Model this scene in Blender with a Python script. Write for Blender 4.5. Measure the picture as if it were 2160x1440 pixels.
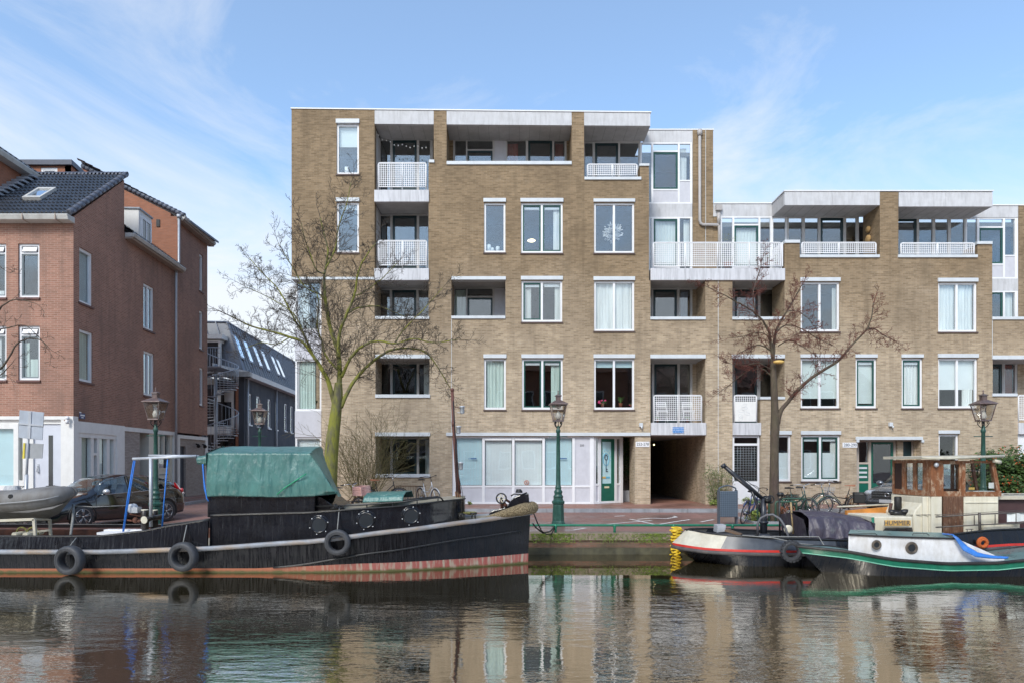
import bpy, bmesh, math, random
from mathutils import Vector, Matrix
R = math.radians
for o in list(bpy.data.objects): bpy.data.objects.remove(o)
scene = bpy.context.scene
COL = scene.collection
# ---------------- camera ----------------
F = 1440.0; H = 1.59
cam = bpy.data.cameras.new('camera'); cam.lens = 24; cam.sensor_width = 36
cam.shift_y = 255/2160; cam.clip_end = 3000; cam.clip_start = 0.05
camo = bpy.data.objects.new('camera', cam); COL.objects.link(camo)
camo.location = (0, 0, H); camo.rotation_euler = (R(90), 0, 0)
scene.camera = camo
# ---------------- world, sun, exposure ----------------
SUN_EL, SUN_AZ = 42, 205      # behind the camera, a little to the left; azimuth from +Y clockwise
world = bpy.data.worlds.new('World'); scene.world = world; world.use_nodes = True
nt = world.node_tree; nt.nodes.clear(); L = nt.links.new
def WN(t, **k):
    n = nt.nodes.new(t)
    for a, b in k.items(): setattr(n, a, b)
    return n
sky = WN('ShaderNodeTexSky', sky_type='NISHITA', sun_disc=False)
sky.sun_elevation = R(SUN_EL); sky.sun_rotation = R(SUN_AZ); sky.air_density = 1.0; sky.dust_density = 0.8; sky.ozone_density = 1.4
skyg = WN('ShaderNodeMix', data_type='RGBA', blend_type='MULTIPLY'); skyg.inputs[0].default_value = 1
L(sky.outputs[0], skyg.inputs[6]); skyg.inputs[7].default_value = (.72, .87, .93, 1)
tc = WN('ShaderNodeTexCoord'); sep = WN('ShaderNodeSeparateXYZ'); L(tc.outputs['Generated'], sep.inputs[0])
mp = WN('ShaderNodeMapping'); mp.inputs['Scale'].default_value = (1.0, 1.0, 2.6); mp.inputs['Location'].default_value = (4.4, 8.8, 1.1)
mp.inputs['Rotation'].default_value = (0, R(-14), 0)
L(tc.outputs['Generated'], mp.inputs[0])
n1 = WN('ShaderNodeTexNoise'); n1.inputs['Scale'].default_value = 1.9; n1.inputs['Detail'].default_value = 11; n1.inputs['Roughness'].default_value = .62; n1.inputs['Distortion'].default_value = .9
L(mp.outputs[0], n1.inputs['Vector'])
# a little more cloud towards the horizon and to the left
ma = WN('ShaderNodeMath', operation='MULTIPLY_ADD'); L(sep.outputs['Z'], ma.inputs[0]); ma.inputs[1].default_value = -.95; ma.inputs[2].default_value = .33
mb_ = WN('ShaderNodeMath', operation='MULTIPLY_ADD'); L(sep.outputs['X'], mb_.inputs[0]); mb_.inputs[1].default_value = -.10; L(ma.outputs[0], mb_.inputs[2])
ad = WN('ShaderNodeMath', operation='ADD'); L(n1.outputs['Fac'], ad.inputs[0]); L(mb_.outputs[0], ad.inputs[1])
cr = WN('ShaderNodeValToRGB'); cr.color_ramp.elements[0].position = .37; cr.color_ramp.elements[0].color = (.12, .12, .12, 1)
cr.color_ramp.elements[1].position = .68; cr.color_ramp.elements[1].color = (.92, .92, .92, 1)
L(ad.outputs[0], cr.inputs[0])
mx = WN('ShaderNodeMix', data_type='RGBA'); L(cr.outputs[0], mx.inputs[0]); L(skyg.outputs[2], mx.inputs[6]); mx.inputs[7].default_value = (3.1, 3.2, 3.35, 1)
bg = WN('ShaderNodeBackground'); L(mx.outputs[2], bg.inputs[0]); bg.inputs[1].default_value = .15
wo = WN('ShaderNodeOutputWorld'); L(bg.outputs[0], wo.inputs[0])
sl = bpy.data.lights.new('sun', 'SUN'); sl.energy = 1.5; sl.angle = R(20); sl.color = (1, .95, .87)
so = bpy.data.objects.new('sun', sl); COL.objects.link(so)
az, el = R(SUN_AZ), R(SUN_EL)
sd = Vector((math.sin(az)*math.cos(el), math.cos(az)*math.cos(el), math.sin(el)))
so.rotation_euler = sd.to_track_quat('Z', 'Y').to_euler(); so.location = (0, -5, 20)
scene.view_settings.view_transform = 'Standard'; scene.view_settings.look = 'None'
scene.view_settings.exposure = 1.04; scene.view_settings.gamma = 1
scene.render.engine = 'CYCLES'
scene.cycles.max_bounces = 8; scene.cycles.transparent_max_bounces = 12
# ---------------- pixel to place ----------------
def X(px, Y): return (px-1080)*Y/F
def Z(py, Y): return H-(py-975)*Y/F
def P(px, py, Y): return Vector((X(px, Y), Y, Z(py, Y)))
D = 26.3; RR = 27.6; YQ = 17.95; ZW = -0.81
def gz(Y): return 0.0 if Y >= D else (-.25*(D-Y)/(D-21.4) if Y > 21.4 else -.25-.03*(21.4-Y)/3.45)
# ---------------- materials ----------------
MATS = {}
def newmat(name):
    m = bpy.data.materials.new(name); m.use_nodes = True; t = m.node_tree; t.nodes.clear()
    o = t.nodes.new('ShaderNodeOutputMaterial'); return m, t, o
def N(t, ty, ins=None, **k):
    n = t.nodes.new(ty)
    for a, b in k.items(): setattr(n, a, b)
    if ins:
        for a, b in ins.items(): n.inputs[a].default_value = b
    return n
def c4(c): return (c[0], c[1], c[2], 1)
def noise(t, vec, scale, detail=4, rough=.55, sc=None):
    if sc:
        m = N(t, 'ShaderNodeMapping', {'Scale': sc}); t.links.new(vec, m.inputs[0]); vec = m.outputs[0]
    n = N(t, 'ShaderNodeTexNoise', {'Scale': scale, 'Detail': detail, 'Roughness': rough}); t.links.new(vec, n.inputs['Vector']); return n.outputs['Fac']
def ramp(t, fac, stops):
    r = N(t, 'ShaderNodeValToRGB'); e = r.color_ramp.elements
    while len(e) < len(stops): e.new(.5)
    for i, (p, c) in enumerate(stops): e[i].position = p; e[i].color = c4(c) if len(c) == 3 else c
    t.links.new(fac, r.inputs[0]); return r.outputs[0]
def mixc(t, f, a, b, mode='MIX'):
    m = N(t, 'ShaderNodeMix', data_type='RGBA', blend_type=mode)
    for i, v in ((0, f), (6, a), (7, b)):
        if hasattr(v, 'links') or hasattr(v, 'is_linked'): t.links.new(v, m.inputs[i])
        elif i == 0: m.inputs[0].default_value = v
        else: m.inputs[i].default_value = c4(v)
    return m.outputs[2]
def pm(name, col, rough=.6, metal=0, var=.25, scale=4, bump=.0, bscale=30, stain=None, stain_amt=.5, stain_scale=(1.5, 1.5, .4), coat=0, emit=None, spec=.5, coord='Object'):
    if name in MATS: return MATS[name]
    m, t, o = newmat(name); tcn = N(t, 'ShaderNodeTexCoord'); v = tcn.outputs[coord]
    p = N(t, 'ShaderNodeBsdfPrincipled', {'Roughness': rough, 'Metallic': metal, 'Coat Weight': coat, 'Specular IOR Level': spec})
    f = noise(t, v, scale, 6, .62)
    lo = tuple(max(0, c*(1-var)) for c in col); hi = tuple(min(1, c*(1+var)) for c in col)
    c = ramp(t, f, [(.3, lo), (.7, hi)])
    if stain:
        f2 = noise(t, v, 3.0, 7, .65, stain_scale); k = ramp(t, f2, [(.45, (0, 0, 0)), (.72, (stain_amt,)*3)])
        c = mixc(t, k, c, stain)
    t.links.new(c, p.inputs['Base Color'])
    rr = N(t, 'ShaderNodeMapRange', {'From Min': .3, 'From Max': .7, 'To Min': max(.02, rough*.8), 'To Max': min(1, rough*1.25)}); t.links.new(f, rr.inputs[0]); t.links.new(rr.outputs[0], p.inputs['Roughness'])
    if bump:
        f3 = noise(t, v, bscale, 5); b = N(t, 'ShaderNodeBump', {'Strength': bump, 'Distance': .01}); t.links.new(f3, b.inputs['Height']); t.links.new(b.outputs[0], p.inputs['Normal'])
    if emit: p.inputs['Emission Color'].default_value = c4(emit[0]); p.inputs['Emission Strength'].default_value = emit[1]
    t.links.new(p.outputs[0], o.inputs[0]); MATS[name] = m; return m
def brick(name, c1, c2, mortar, dark, bw=.215, bh=.0625, grade=None, amt=.55, bright=None, rough=.85, streak=False):
    """brick laid in metres on the UVs; grade=(z0,z1,colour): old dirt taking over with height, broken by noise"""
    m, t, o = newmat(name); tcn = N(t, 'ShaderNodeTexCoord'); uv = tcn.outputs['UV']; ob = tcn.outputs['UV']
    b = N(t, 'ShaderNodeTexBrick', {'Scale': 1.0, 'Mortar Size': .006, 'Mortar Smooth': .3, 'Bias': -.1, 'Brick Width': bw, 'Row Height': bh, 'Color1': c4(c1), 'Color2': c4(c2), 'Mortar': c4(mortar)})
    t.links.new(uv, b.inputs['Vector']); c = b.outputs['Color']
    # per-brick tone: white noise on brick cell coordinates
    f1 = noise(t, uv, 3.2, 3, .6, (1, 5.0, 1))
    c = mixc(t, ramp(t, f1, [(.4, (0, 0, 0)), (.62, (.38,)*3)]), c, tuple(x*1.2 for x in c2))
    f2 = noise(t, uv, .55, 7, .65, (1, .8, 1)); c = mixc(t, ramp(t, f2, [(.42, (0, 0, 0)), (.68, (amt,)*3)]), c, dark)
    f3 = noise(t, uv, 9, 5, .7, (.6, 2.4, 1)); c = mixc(t, ramp(t, f3, [(.35, (.22,)*3), (.6, (0, 0, 0))]), c, dark)
    if streak:
        f6 = noise(t, uv, 2.6, 5, .6, (1, .09, 1)); c = mixc(t, ramp(t, f6, [(.50, (0, 0, 0)), (.70, (.5,)*3)]), c, dark)
    if bright:
        f4 = noise(t, uv, .9, 8, .75, (.8, 1.4, 1)); c = mixc(t, ramp(t, f4, [(.60, (0, 0, 0)), (.74, (.45,)*3)]), c, bright)
    if grade:
        sp = N(t, 'ShaderNodeSeparateXYZ'); t.links.new(uv, sp.inputs[0])
        f5 = noise(t, uv, .35, 6, .6); mm = N(t, 'ShaderNodeMath', operation='MULTIPLY_ADD'); t.links.new(f5, mm.inputs[0]); mm.inputs[1].default_value = 5.0; t.links.new(sp.outputs['Y'], mm.inputs[2])
        mr = N(t, 'ShaderNodeMapRange', {'From Min': grade[0]+2.5, 'From Max': grade[1]+2.5, 'To Min': 0, 'To Max': grade[3]}); t.links.new(mm.outputs[0], mr.inputs[0])
        mul = mixc(t, 1.0, c, grade[2], 'MULTIPLY'); c = mixc(t, mr.outputs[0], c, mul)
    p = N(t, 'ShaderNodeBsdfPrincipled', {'Roughness': rough, 'Specular IOR Level': .3}); t.links.new(c, p.inputs['Base Color'])
    bp = N(t, 'ShaderNodeBump', {'Strength': .5, 'Distance': .006}); inv = N(t, 'ShaderNodeMath', operation='SUBTRACT'); inv.inputs[0].default_value = 1; t.links.new(b.outputs['Fac'], inv.inputs[1])
    t.links.new(inv.outputs[0], bp.inputs['Height']); t.links.new(bp.outputs[0], p.inputs['Normal'])
    t.links.new(p.outputs[0], o.inputs[0]); MATS[name] = m; return m
def glassmat(name, refl=.32, tint=(.96, .98, .98), rough=.015, wav=.03):
    m, t, o = newmat(name); tr = N(t, 'ShaderNodeBsdfTransparent', {'Color': c4(tint)}); g = N(t, 'ShaderNodeBsdfGlossy', {'Color': (.93, .97, 1, 1), 'Roughness': rough})
    tcn = N(t, 'ShaderNodeTexCoord'); f = noise(t, tcn.outputs['Object'], 1.3, 2, .4); b = N(t, 'ShaderNodeBump', {'Strength': wav, 'Distance': .05}); t.links.new(f, b.inputs['Height']); t.links.new(b.outputs[0], g.inputs['Normal'])
    lw_ = N(t, 'ShaderNodeLayerWeight', {'Blend': .5}); fr = N(t, 'ShaderNodeMath', operation='POWER'); t.links.new(lw_.outputs['Facing'], fr.inputs[0]); fr.inputs[1].default_value = 5; ad = N(t, 'ShaderNodeMath', operation='ADD', use_clamp=True); t.links.new(fr.outputs[0], ad.inputs[0]); ad.inputs[1].default_value = refl
    ms = N(t, 'ShaderNodeMixShader'); t.links.new(ad.outputs[0], ms.inputs[0]); t.links.new(tr.outputs[0], ms.inputs[1]); t.links.new(g.outputs[0], ms.inputs[2]); t.links.new(ms.outputs[0], o.inputs[0])
    MATS[name] = m; return m
M = {}
M['brick'] = brick('yellow_brick', (.34, .26, .17), (.61, .485, .34), (.56, .50, .42), (.24, .19, .135), grade=(3.5, 9.6, (.52, .46, .38), .95), bright=(.76, .67, .55), amt=.5, streak=True)
M['redbrick'] = brick('red_brick', (.28, .14, .095), (.40, .205, .145), (.50, .38, .31), (.19, .12, .095), amt=.55, streak=True)
M['redbrick2'] = brick('orange_brick', (.34, .135, .075), (.40, .17, .10), (.22, .16, .13), (.18, .09, .06), amt=.3)
M['greybrick'] = brick('grey_brick', (.33, .28, .25), (.42, .37, .33), (.25, .22, .2), (.2, .17, .16), amt=.35)
M['quaybrick'] = brick('quay_brick', (.27, .12, .085), (.22, .13, .10), (.18, .15, .12), (.06, .06, .035), amt=.7, rough=.6)
M['concrete'] = pm('concrete', (.56, .56, .57), .8, var=.12, scale=2, bump=.15, stain=(.30, .29, .28), stain_amt=.45, stain_scale=(3, 3, .5))
M['soffit'] = pm('soffit_concrete', (.46, .45, .45), .85, var=.15, scale=1.2, bump=.1, stain=(.28, .27, .26), stain_amt=.4, stain_scale=(1, 1, 1))
M['white'] = pm('white_paint', (.78, .78, .79), .45, var=.05, scale=3)
M['zinc'] = pm('grey_trim', (.60, .63, .65), .5, var=.06, scale=2, stain=(.4, .42, .42), stain_amt=.25)
M['postgrey'] = pm('grey_post', (.50, .49, .48), .6, var=.08)
M['panelgrey'] = pm('grey_panel', (.56, .56, .60), .6, var=.06, scale=6, stain=(.42, .42, .45), stain_amt=.3)
M['plaster'] = pm('white_plaster', (.78, .77, .74), .7, var=.05, scale=5, bump=.1, stain=(.55, .52, .48), stain_amt=.22)
M['green'] = pm('green_sash', (.012, .075, .06), .35, var=.15)
M['dkgreen'] = pm('dark_green_sash', (.008, .03, .035), .35, var=.15)
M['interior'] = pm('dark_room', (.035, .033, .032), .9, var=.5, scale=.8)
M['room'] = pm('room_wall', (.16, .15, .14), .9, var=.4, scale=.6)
M['glass'] = glassmat('window_glass', .125)
M['glasslow'] = glassmat('clear_glass', .06)
M['carglass'] = glassmat('car_glass', .14, (.55, .62, .62))
def curtain_mat(name, col, pitch=9):
    m, t, o = newmat(name); tcn = N(t, 'ShaderNodeTexCoord'); f = noise(t, tcn.outputs['Object'], pitch, 3, .5, (1, 1, .06))
    c = ramp(t, f, [(.3, tuple(x*.72 for x in col)), (.65, col)]); p = N(t, 'ShaderNodeBsdfPrincipled', {'Roughness': .9}); t.links.new(c, p.inputs['Base Color'])
    b = N(t, 'ShaderNodeBump', {'Strength': .8, 'Distance': .03}); t.links.new(f, b.inputs['Height']); t.links.new(b.outputs[0], p.inputs['Normal']); t.links.new(p.outputs[0], o.inputs[0]); MATS[name] = m; return m
M['curtain'] = curtain_mat('white_curtain', (.80, .82, .80)); M['greencurtain'] = curtain_mat('pale_green_curtain', (.62, .72, .66)); M['redcurtain'] = curtain_mat('red_curtain', (.32, .10, .08)); M['bluecurtain'] = curtain_mat('blue_curtain', (.2, .27, .38))
M['blind'] = pm('pale_blind', (.66, .72, .70), .8, var=.05, scale=3)
M['aqua'] = pm('aqua_blind', (.52, .68, .72), .7, var=.06, scale=2)
M['wblind'] = pm('white_blind', (.72, .76, .76), .7, var=.05, scale=2)
M['black'] = pm('black_iron', (.015, .015, .016), .4, var=.3, scale=10)
# ---------------- mesh builder ----------------
def root_of(o):
    while o.parent: o = o.parent
    return o
class MB:
    def __init__(s): s.v = []; s.f = []; s.m = []; s.s = []
    def add(s, vs, fs, mat=0, smooth=False):
        n = len(s.v); s.v += [tuple(v) for v in vs]
        for f in fs: s.f.append([i+n for i in f]); s.m.append(mat); s.s.append(smooth)
        return s
    def box(s, x0, x1, y0, y1, z0, z1, mat=0):
        if x0 > x1: x0, x1 = x1, x0
        if y0 > y1: y0, y1 = y1, y0
        if z0 > z1: z0, z1 = z1, z0
        return s.add([(x0,y0,z0),(x1,y0,z0),(x1,y1,z0),(x0,y1,z0),(x0,y0,z1),(x1,y0,z1),(x1,y1,z1),(x0,y1,z1)],
            [(0,1,5,4),(1,2,6,5),(2,3,7,6),(3,0,4,7),(4,5,6,7),(3,2,1,0)], mat)
    def pbox(s, px0, px1, py0, py1, Y0, Y1, mat=0, Yref=None):
        Yr = Yref if Yref else Y0
        return s.box(X(px0,Yr), X(px1,Yr), Y0, Y1, Z(py1,Yr), Z(py0,Yr), mat)
    def hexa(s, b, t, mat=0):      # two rings of equal length: bottom and top
        n = len(b); vs = list(b)+list(t)
        fs = [(i,(i+1)%n,(i+1)%n+n,i+n) for i in range(n)]+[tuple(range(n-1,-1,-1)), tuple(range(n,2*n))]
        return s.add(vs, fs, mat)
    def prism(s, poly, y0, y1, mat=0):      # polygon in XZ pushed along Y
        return s.hexa([(x,y1,z) for x,z in poly], [(x,y0,z) for x,z in poly], mat)
    def prismx(s, poly, x0, x1, mat=0):     # polygon in YZ pushed along X
        return s.hexa([(x0,y,z) for y,z in poly], [(x1,y,z) for y,z in poly], mat)
    def prismz(s, poly, z0, z1, mat=0):
        return s.hexa([(x,y,z0) for x,y in poly], [(x,y,z1) for x,y in poly], mat)
    def tube(s, pts, r, n=6, mat=0, smooth=True, caps=True):
        pts = [Vector(p) for p in pts]; k = len(pts)
        rs = r if isinstance(r, (list, tuple)) else [r]*k
        base = len(s.v); up = None
        for i in range(k):
            d = (pts[min(i+1,k-1)]-pts[max(i-1,0)])
            if d.length < 1e-9: d = Vector((0,0,1))
            d.normalize()
            if up is None: up = Vector((0,0,1)) if abs(d.z) < .9 else Vector((0,1,0))
            a = d.cross(up)
            if a.length < 1e-4: a = d.cross(Vector((1,0,0)))
            a.normalize(); b = a.cross(d).normalized(); up = b
            for j in range(n):
                th = 2*math.pi*(j+.5)/n; q = pts[i]+(a*math.cos(th)+b*math.sin(th))*rs[i]; s.v.append(tuple(q))
        for i in range(k-1):
            for j in range(n):
                s.f.append([base+i*n+j, base+i*n+(j+1)%n, base+(i+1)*n+(j+1)%n, base+(i+1)*n+j]); s.m.append(mat); s.s.append(smooth)
        if caps:
            s.f.append([base+j for j in range(n-1,-1,-1)]); s.m.append(mat); s.s.append(False)
            s.f.append([base+(k-1)*n+j for j in range(n)]); s.m.append(mat); s.s.append(False)
        return s
    def lathe(s, prof, c=(0,0,0), n=16, mat=0, axis='z', smooth=True):
        base = len(s.v); c = Vector(c)
        for r, h in prof:
            for j in range(n):
                th = 2*math.pi*(j+.5)/n; a, b = r*math.cos(th), r*math.sin(th)
                q = (a,b,h) if axis == 'z' else ((a,h,b) if axis == 'y' else (h,a,b)); s.v.append(tuple(c+Vector(q)))
        for i in range(len(prof)-1):
            for j in range(n):
                s.f.append([base+i*n+j, base+i*n+(j+1)%n, base+(i+1)*n+(j+1)%n, base+(i+1)*n+j]); s.m.append(mat); s.s.append(smooth)
        s.f.append([base+j for j in range(n-1,-1,-1)]); s.m.append(mat); s.s.append(False)
        s.f.append([base+(len(prof)-1)*n+j for j in range(n)]); s.m.append(mat); s.s.append(False)
        return s
    def torus(s, c, R_, r, axis='y', n=28, k=10, mat=0, tilt=0, flat=1.0):
        c = Vector(c); base = len(s.v)
        for i in range(n):
            a = 2*math.pi*i/n
            for j in range(k):
                b = 2*math.pi*j/k; rr = R_+r*math.cos(b); h = r*math.sin(b)*flat
                q = Vector((rr*math.cos(a), h, rr*math.sin(a))) if axis == 'y' else (Vector((rr*math.cos(a), rr*math.sin(a), h)) if axis == 'z' else Vector((h, rr*math.cos(a), rr*math.sin(a))))
                if tilt: q = Matrix.Rotation(tilt, 3, 'Z') @ q
                s.v.append(tuple(c+q))
        for i in range(n):
            for j in range(k):
                s.f.append([base+i*k+j, base+i*k+(j+1)%k, base+((i+1)%n)*k+(j+1)%k, base+((i+1)%n)*k+j]); s.m.append(mat); s.s.append(True)
        return s
    def ball(s, c, r, n=10, mat=0, sc=(1,1,1)):
        prof = [(max(1e-4, r*math.sin(math.pi*i/n)), -r*math.cos(math.pi*i/n)) for i in range(n+1)]
        b = len(s.v); s.lathe(prof, (0,0,0), n+2, mat)
        for i in range(b, len(s.v)): v = s.v[i]; s.v[i] = (c[0]+v[0]*sc[0], c[1]+v[1]*sc[1], c[2]+v[2]*sc[2])
        return s
    def xf(s, mtx, i0=0):
        for i in range(i0, len(s.v)): s.v[i] = tuple(mtx @ Vector(s.v[i]))
        return s
    def build(s, name, mats, parent=None, label=None, cat=None, group=None, kind=None, subsurf=0, bevel=0, loc=None):
        if not isinstance(mats, (list, tuple)): mats = [mats]
        mats = [M[m] if isinstance(m, str) else m for m in mats]
        org = Vector((0,0,0))
        if parent is not None: org = root_of(parent).location.copy()
        elif loc is not None: org = Vector(loc)
        me = bpy.data.meshes.new(name)
        me.from_pydata([(v[0]-org.x, v[1]-org.y, v[2]-org.z) for v in s.v], [], s.f)
        for m in mats: me.materials.append(m)
        me.polygons.foreach_set('material_index', s.m); me.polygons.foreach_set('use_smooth', s.s)
        uvl = me.uv_layers.new(name='uv'); data = [0.0]*(2*len(me.loops)); me.update()
        for p in me.polygons:
            n = p.normal; ax, ay, az_ = abs(n.x), abs(n.y), abs(n.z)
            for li in p.loop_indices:
                v = s.v[me.loops[li].vertex_index]
                if az_ > ax and az_ > ay: u = (v[0], v[1])
                elif ay >= ax: u = (v[0], v[2])
                else: u = (v[1], v[2])
                data[2*li] = u[0]; data[2*li+1] = u[1]
        uvl.data.foreach_set('uv', data)
        o = bpy.data.objects.new(name, me); COL.objects.link(o)
        if parent is not None: o.parent = parent
        elif loc is not None: o.location = org
        if bevel: b = o.modifiers.new('bevel', 'BEVEL'); b.width = bevel; b.segments = 2; b.limit_method = 'ANGLE'
        if subsurf: b = o.modifiers.new('sub', 'SUBSURF'); b.levels = subsurf; b.render_levels = subsurf
        tag(o, label, cat, group, kind); return o
def tag(o, label=None, cat=None, group=None, kind=None):
    if label: o['label'] = label
    if cat: o['category'] = cat
    if group: o['group'] = group
    if kind: o['kind'] = kind
    return o
def thing(name, label, cat, loc=(0,0,0), group=None):
    o = bpy.data.objects.new(name, None); o.empty_display_size = .2; COL.objects.link(o); o.location = loc
    return tag(o, label, cat, group)
def copy_tree(o, parent=None):
    c = o.copy(); COL.objects.link(c); c.parent = parent
    for ch in list(o.children): copy_tree(ch, c)
    return c
def text(name, s, size, mat, parent, loc, depth=.004, align='CENTER', rot=(R(90),0,0), sx=1.0, label=None):
    cu = bpy.data.curves.new('txt', 'FONT'); cu.body = s; cu.size = size; cu.align_x = align; cu.align_y = 'CENTER'; cu.extrude = depth; cu.resolution_u = 3
    to = bpy.data.objects.new('tmp', cu); COL.objects.link(to)
    dg = bpy.context.evaluated_depsgraph_get(); me = bpy.data.meshes.new_from_object(to.evaluated_get(dg)); bpy.data.objects.remove(to)
    me.materials.clear(); me.materials.append(M[mat] if isinstance(mat, str) else mat); me.name = name
    mt = Matrix.Translation(Vector(loc)-root_of(parent).location) @ Matrix.LocRotScale(None, __import__('mathutils').Euler(rot), (sx,1,1))
    me.transform(mt); o = bpy.data.objects.new(name, me); COL.objects.link(o); o.parent = parent
    if label: o['label'] = label
    return o
rnd = random.Random(7)
M['frame_cream'] = pm('cream_frame', (.50, .43, .36), .5, var=.06)
M['doorgreen'] = pm('green_door_paint', (.006, .115, .075), .35, var=.15)
M['numblue'] = pm('blue_black_ink', (.03, .06, .10), .5, var=.1)
M['signred'] = pm('sign_red', (.45, .12, .05), .5, var=.1)
M['signblue'] = pm('sign_blue', (.04, .12, .28), .5, var=.1)
M['signblue2'] = pm('notice_blue', (.05, .22, .55), .5, var=.1)
M['aqua2'] = pm('pale_poster', (.50, .72, .74), .4, var=.08)
M['skyblue'] = pm('sky_blue_ink', (.14, .48, .66), .5, var=.1)
M['ochre'] = pm('ochre', (.65, .42, .12), .5, var=.1); M['ochrepale'] = pm('pale_ochre', (.70, .62, .40), .5, var=.1)
M['lampglow'] = pm('warm_lamp', (1, .9, .7), .5, var=.02, emit=((1, .8, .4), 3))
M['pipe'] = pm('drain_pipe', (.42, .39, .37), .5, var=.1, stain=(.3, .3, .3), stain_amt=.3)
M['skyglass'] = glassmat('skylight_glass', .75, (.3, .35, .4)); 
M['darkglass'] = pm('dark_glazing', (.03, .035, .04), .06, var=.2, scale=1, spec=1.0)
M['pipe2'] = pm('galvanised_pipe', (.45, .47, .50), .45, metal=.3, var=.1, scale=6)
M['galv'] = pm('galvanised_steel', (.42, .44, .47), .5, metal=.5, var=.15, scale=6)
M['doorwhite'] = pm('pale_door', (.62, .64, .70), .4, var=.04)
M['navy'] = pm('navy_door', (.03, .035, .06), .4, var=.1); M['navysign'] = pm('navy_sign', (.03, .05, .16), .4, var=.1)
M['frame_cream2'] = pm('pale_cream_frame', (.66, .62, .52), .5, var=.06)
M['zincroof'] = pm('zinc_roof', (.21, .22, .24), .5, metal=.2, var=.2, scale=1.5, stain=(.30, .32, .34), stain_amt=.4, stain_scale=(1,1,.5)); M['zincseam'] = pm('zinc_seam', (.24, .26, .30), .5, metal=.2, var=.15)
M['charcoal'] = pm('charcoal_render', (.055, .062, .078), .85, var=.15, scale=2, bump=.1, stain=(.09, .09, .10), stain_amt=.4)
M['mastred'] = pm('brown_mast', (.10, .035, .025), .6, var=.3, scale=8); M['mastfoot'] = pm('frayed_mast_foot', (.20, .10, .05), .9, var=.6, scale=12)
M['mossrope'] = pm('mossy_rope', (.20, .19, .06), .9, var=.4, scale=20); M['bollard'] = pm('dark_brown_bollard', (.025, .018, .014), .35, var=.3); M['greencord'] = pm('green_cord', (.02, .30, .14), .6, var=.1)
M['greyrub2'] = pm('grey_rub_strip', (.24, .24, .24), .6, var=.1); M['hullgrey'] = pm('dark_grey_topsides', (.045, .05, .06), .35, var=.35, scale=3, stain=(.10,.11,.12), stain_amt=.4); M['redpaint'] = pm('red_stripe_paint', (.50, .03, .02), .4, var=.15)
M['strake2'] = pm('dark_strake', (.06, .055, .055), .6, var=.4, scale=5, stain=(.15,.12,.1), stain_amt=.5); M['deckdark'] = pm('dark_deck', (.06, .06, .065), .5, var=.4, scale=2, stain=(.12,.12,.11), stain_amt=.5, stain_scale=(1,1,1)); M['crane'] = pm('black_crane_paint', (.014, .015, .02), .35, var=.4, scale=6, stain=(.06,.07,.09), stain_amt=.5)
M['hoopgrey'] = pm('hoop_grey', (.09, .09, .10), .5, var=.2); M['oldwood'] = pm('old_wood', (.12, .075, .045), .8, var=.3, scale=6); M['railgreen'] = pm('rail_green', (.01, .16, .09), .4, var=.12, scale=6, stain=(.03,.06,.04), stain_amt=.3); M['exhaust'] = pm('sooty_black', (.012,.012,.012), .6, var=.3)
M['ochrewood'] = pm('yellow_board', (.60, .36, .10), .5, var=.1); M['oldblackwood'] = pm('tarred_wood', (.02, .016, .014), .5, var=.4, scale=8); M['boatgreen'] = pm('boat_green', (.006, .13, .075), .35, var=.2, scale=4, stain=(.02,.06,.04), stain_amt=.4); M['palegreen'] = pm('pale_green_paint', (.16, .42, .30), .4, var=.1)
M['tealdeck'] = pm('teal_deck', (.12, .20, .19), .3, var=.2, scale=3); M['cabinwhite'] = pm('worn_white_cabin', (.64, .64, .65), .5, var=.1, scale=2.5, stain=(.36,.33,.28), stain_amt=.6, stain_scale=(1.5,1.5,.7), bump=.15); M['bronze'] = pm('dull_bronze', (.12, .10, .08), .5, metal=.4, var=.3, scale=12)
M['maroon'] = pm('maroon_paint', (.07, .035, .035), .5, var=.2); M['railworn'] = pm('worn_rail', (.10, .085, .075), .6, var=.6, scale=9); M['orangerope'] = pm('orange_rope', (.45, .10, .02), .8, var=.4, scale=25, bump=.8, bscale=70); M['orangewood'] = pm('orange_varnished_board', (.50, .20, .04), .45, var=.3, scale=3); M['crategrey'] = pm('locker_grey', (.10,.115,.12), .5, var=.2)
def woodmat(name, a, b, worn, rough=.45, amt=.6):
    m, t, o = newmat(name); tcn = N(t, 'ShaderNodeTexCoord'); v = tcn.outputs['UV']; f = noise(t, v, 7, 6, .6, (6, .5, 1)); c = ramp(t, f, [(.3, a), (.7, b)]); f2 = noise(t, v, 5, 7, .7, (1.5, .8, 1)); c = mixc(t, ramp(t, f2, [(.50, (0,0,0)), (.64, (amt,)*3)]), c, worn)
    p = N(t, 'ShaderNodeBsdfPrincipled', {'Roughness': rough}); t.links.new(c, p.inputs['Base Color']); t.links.new(p.outputs[0], o.inputs[0]); return m
M['varnish'] = woodmat('flaking_varnished_wood', (.13, .045, .018), (.28, .11, .042), (.42, .31, .21), amt=.9); M['doorwood'] = woodmat('weathered_door_planks', (.07, .03, .018), (.17, .08, .04), (.30, .22, .15), .7); M['louvre'] = pm('dark_louvre', (.03, .012, .008), .6, var=.4, scale=30)
M['wheelglass'] = glassmat('wheelhouse_glass', .10, (.85, .88, .86))
M['signback2'] = pm('small_sign_back', (.33,.34,.35), .5, var=.1); M['yellowsign'] = pm('sign_yellow', (.70,.58,.08), .5, var=.1); M['binblue'] = None
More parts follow.
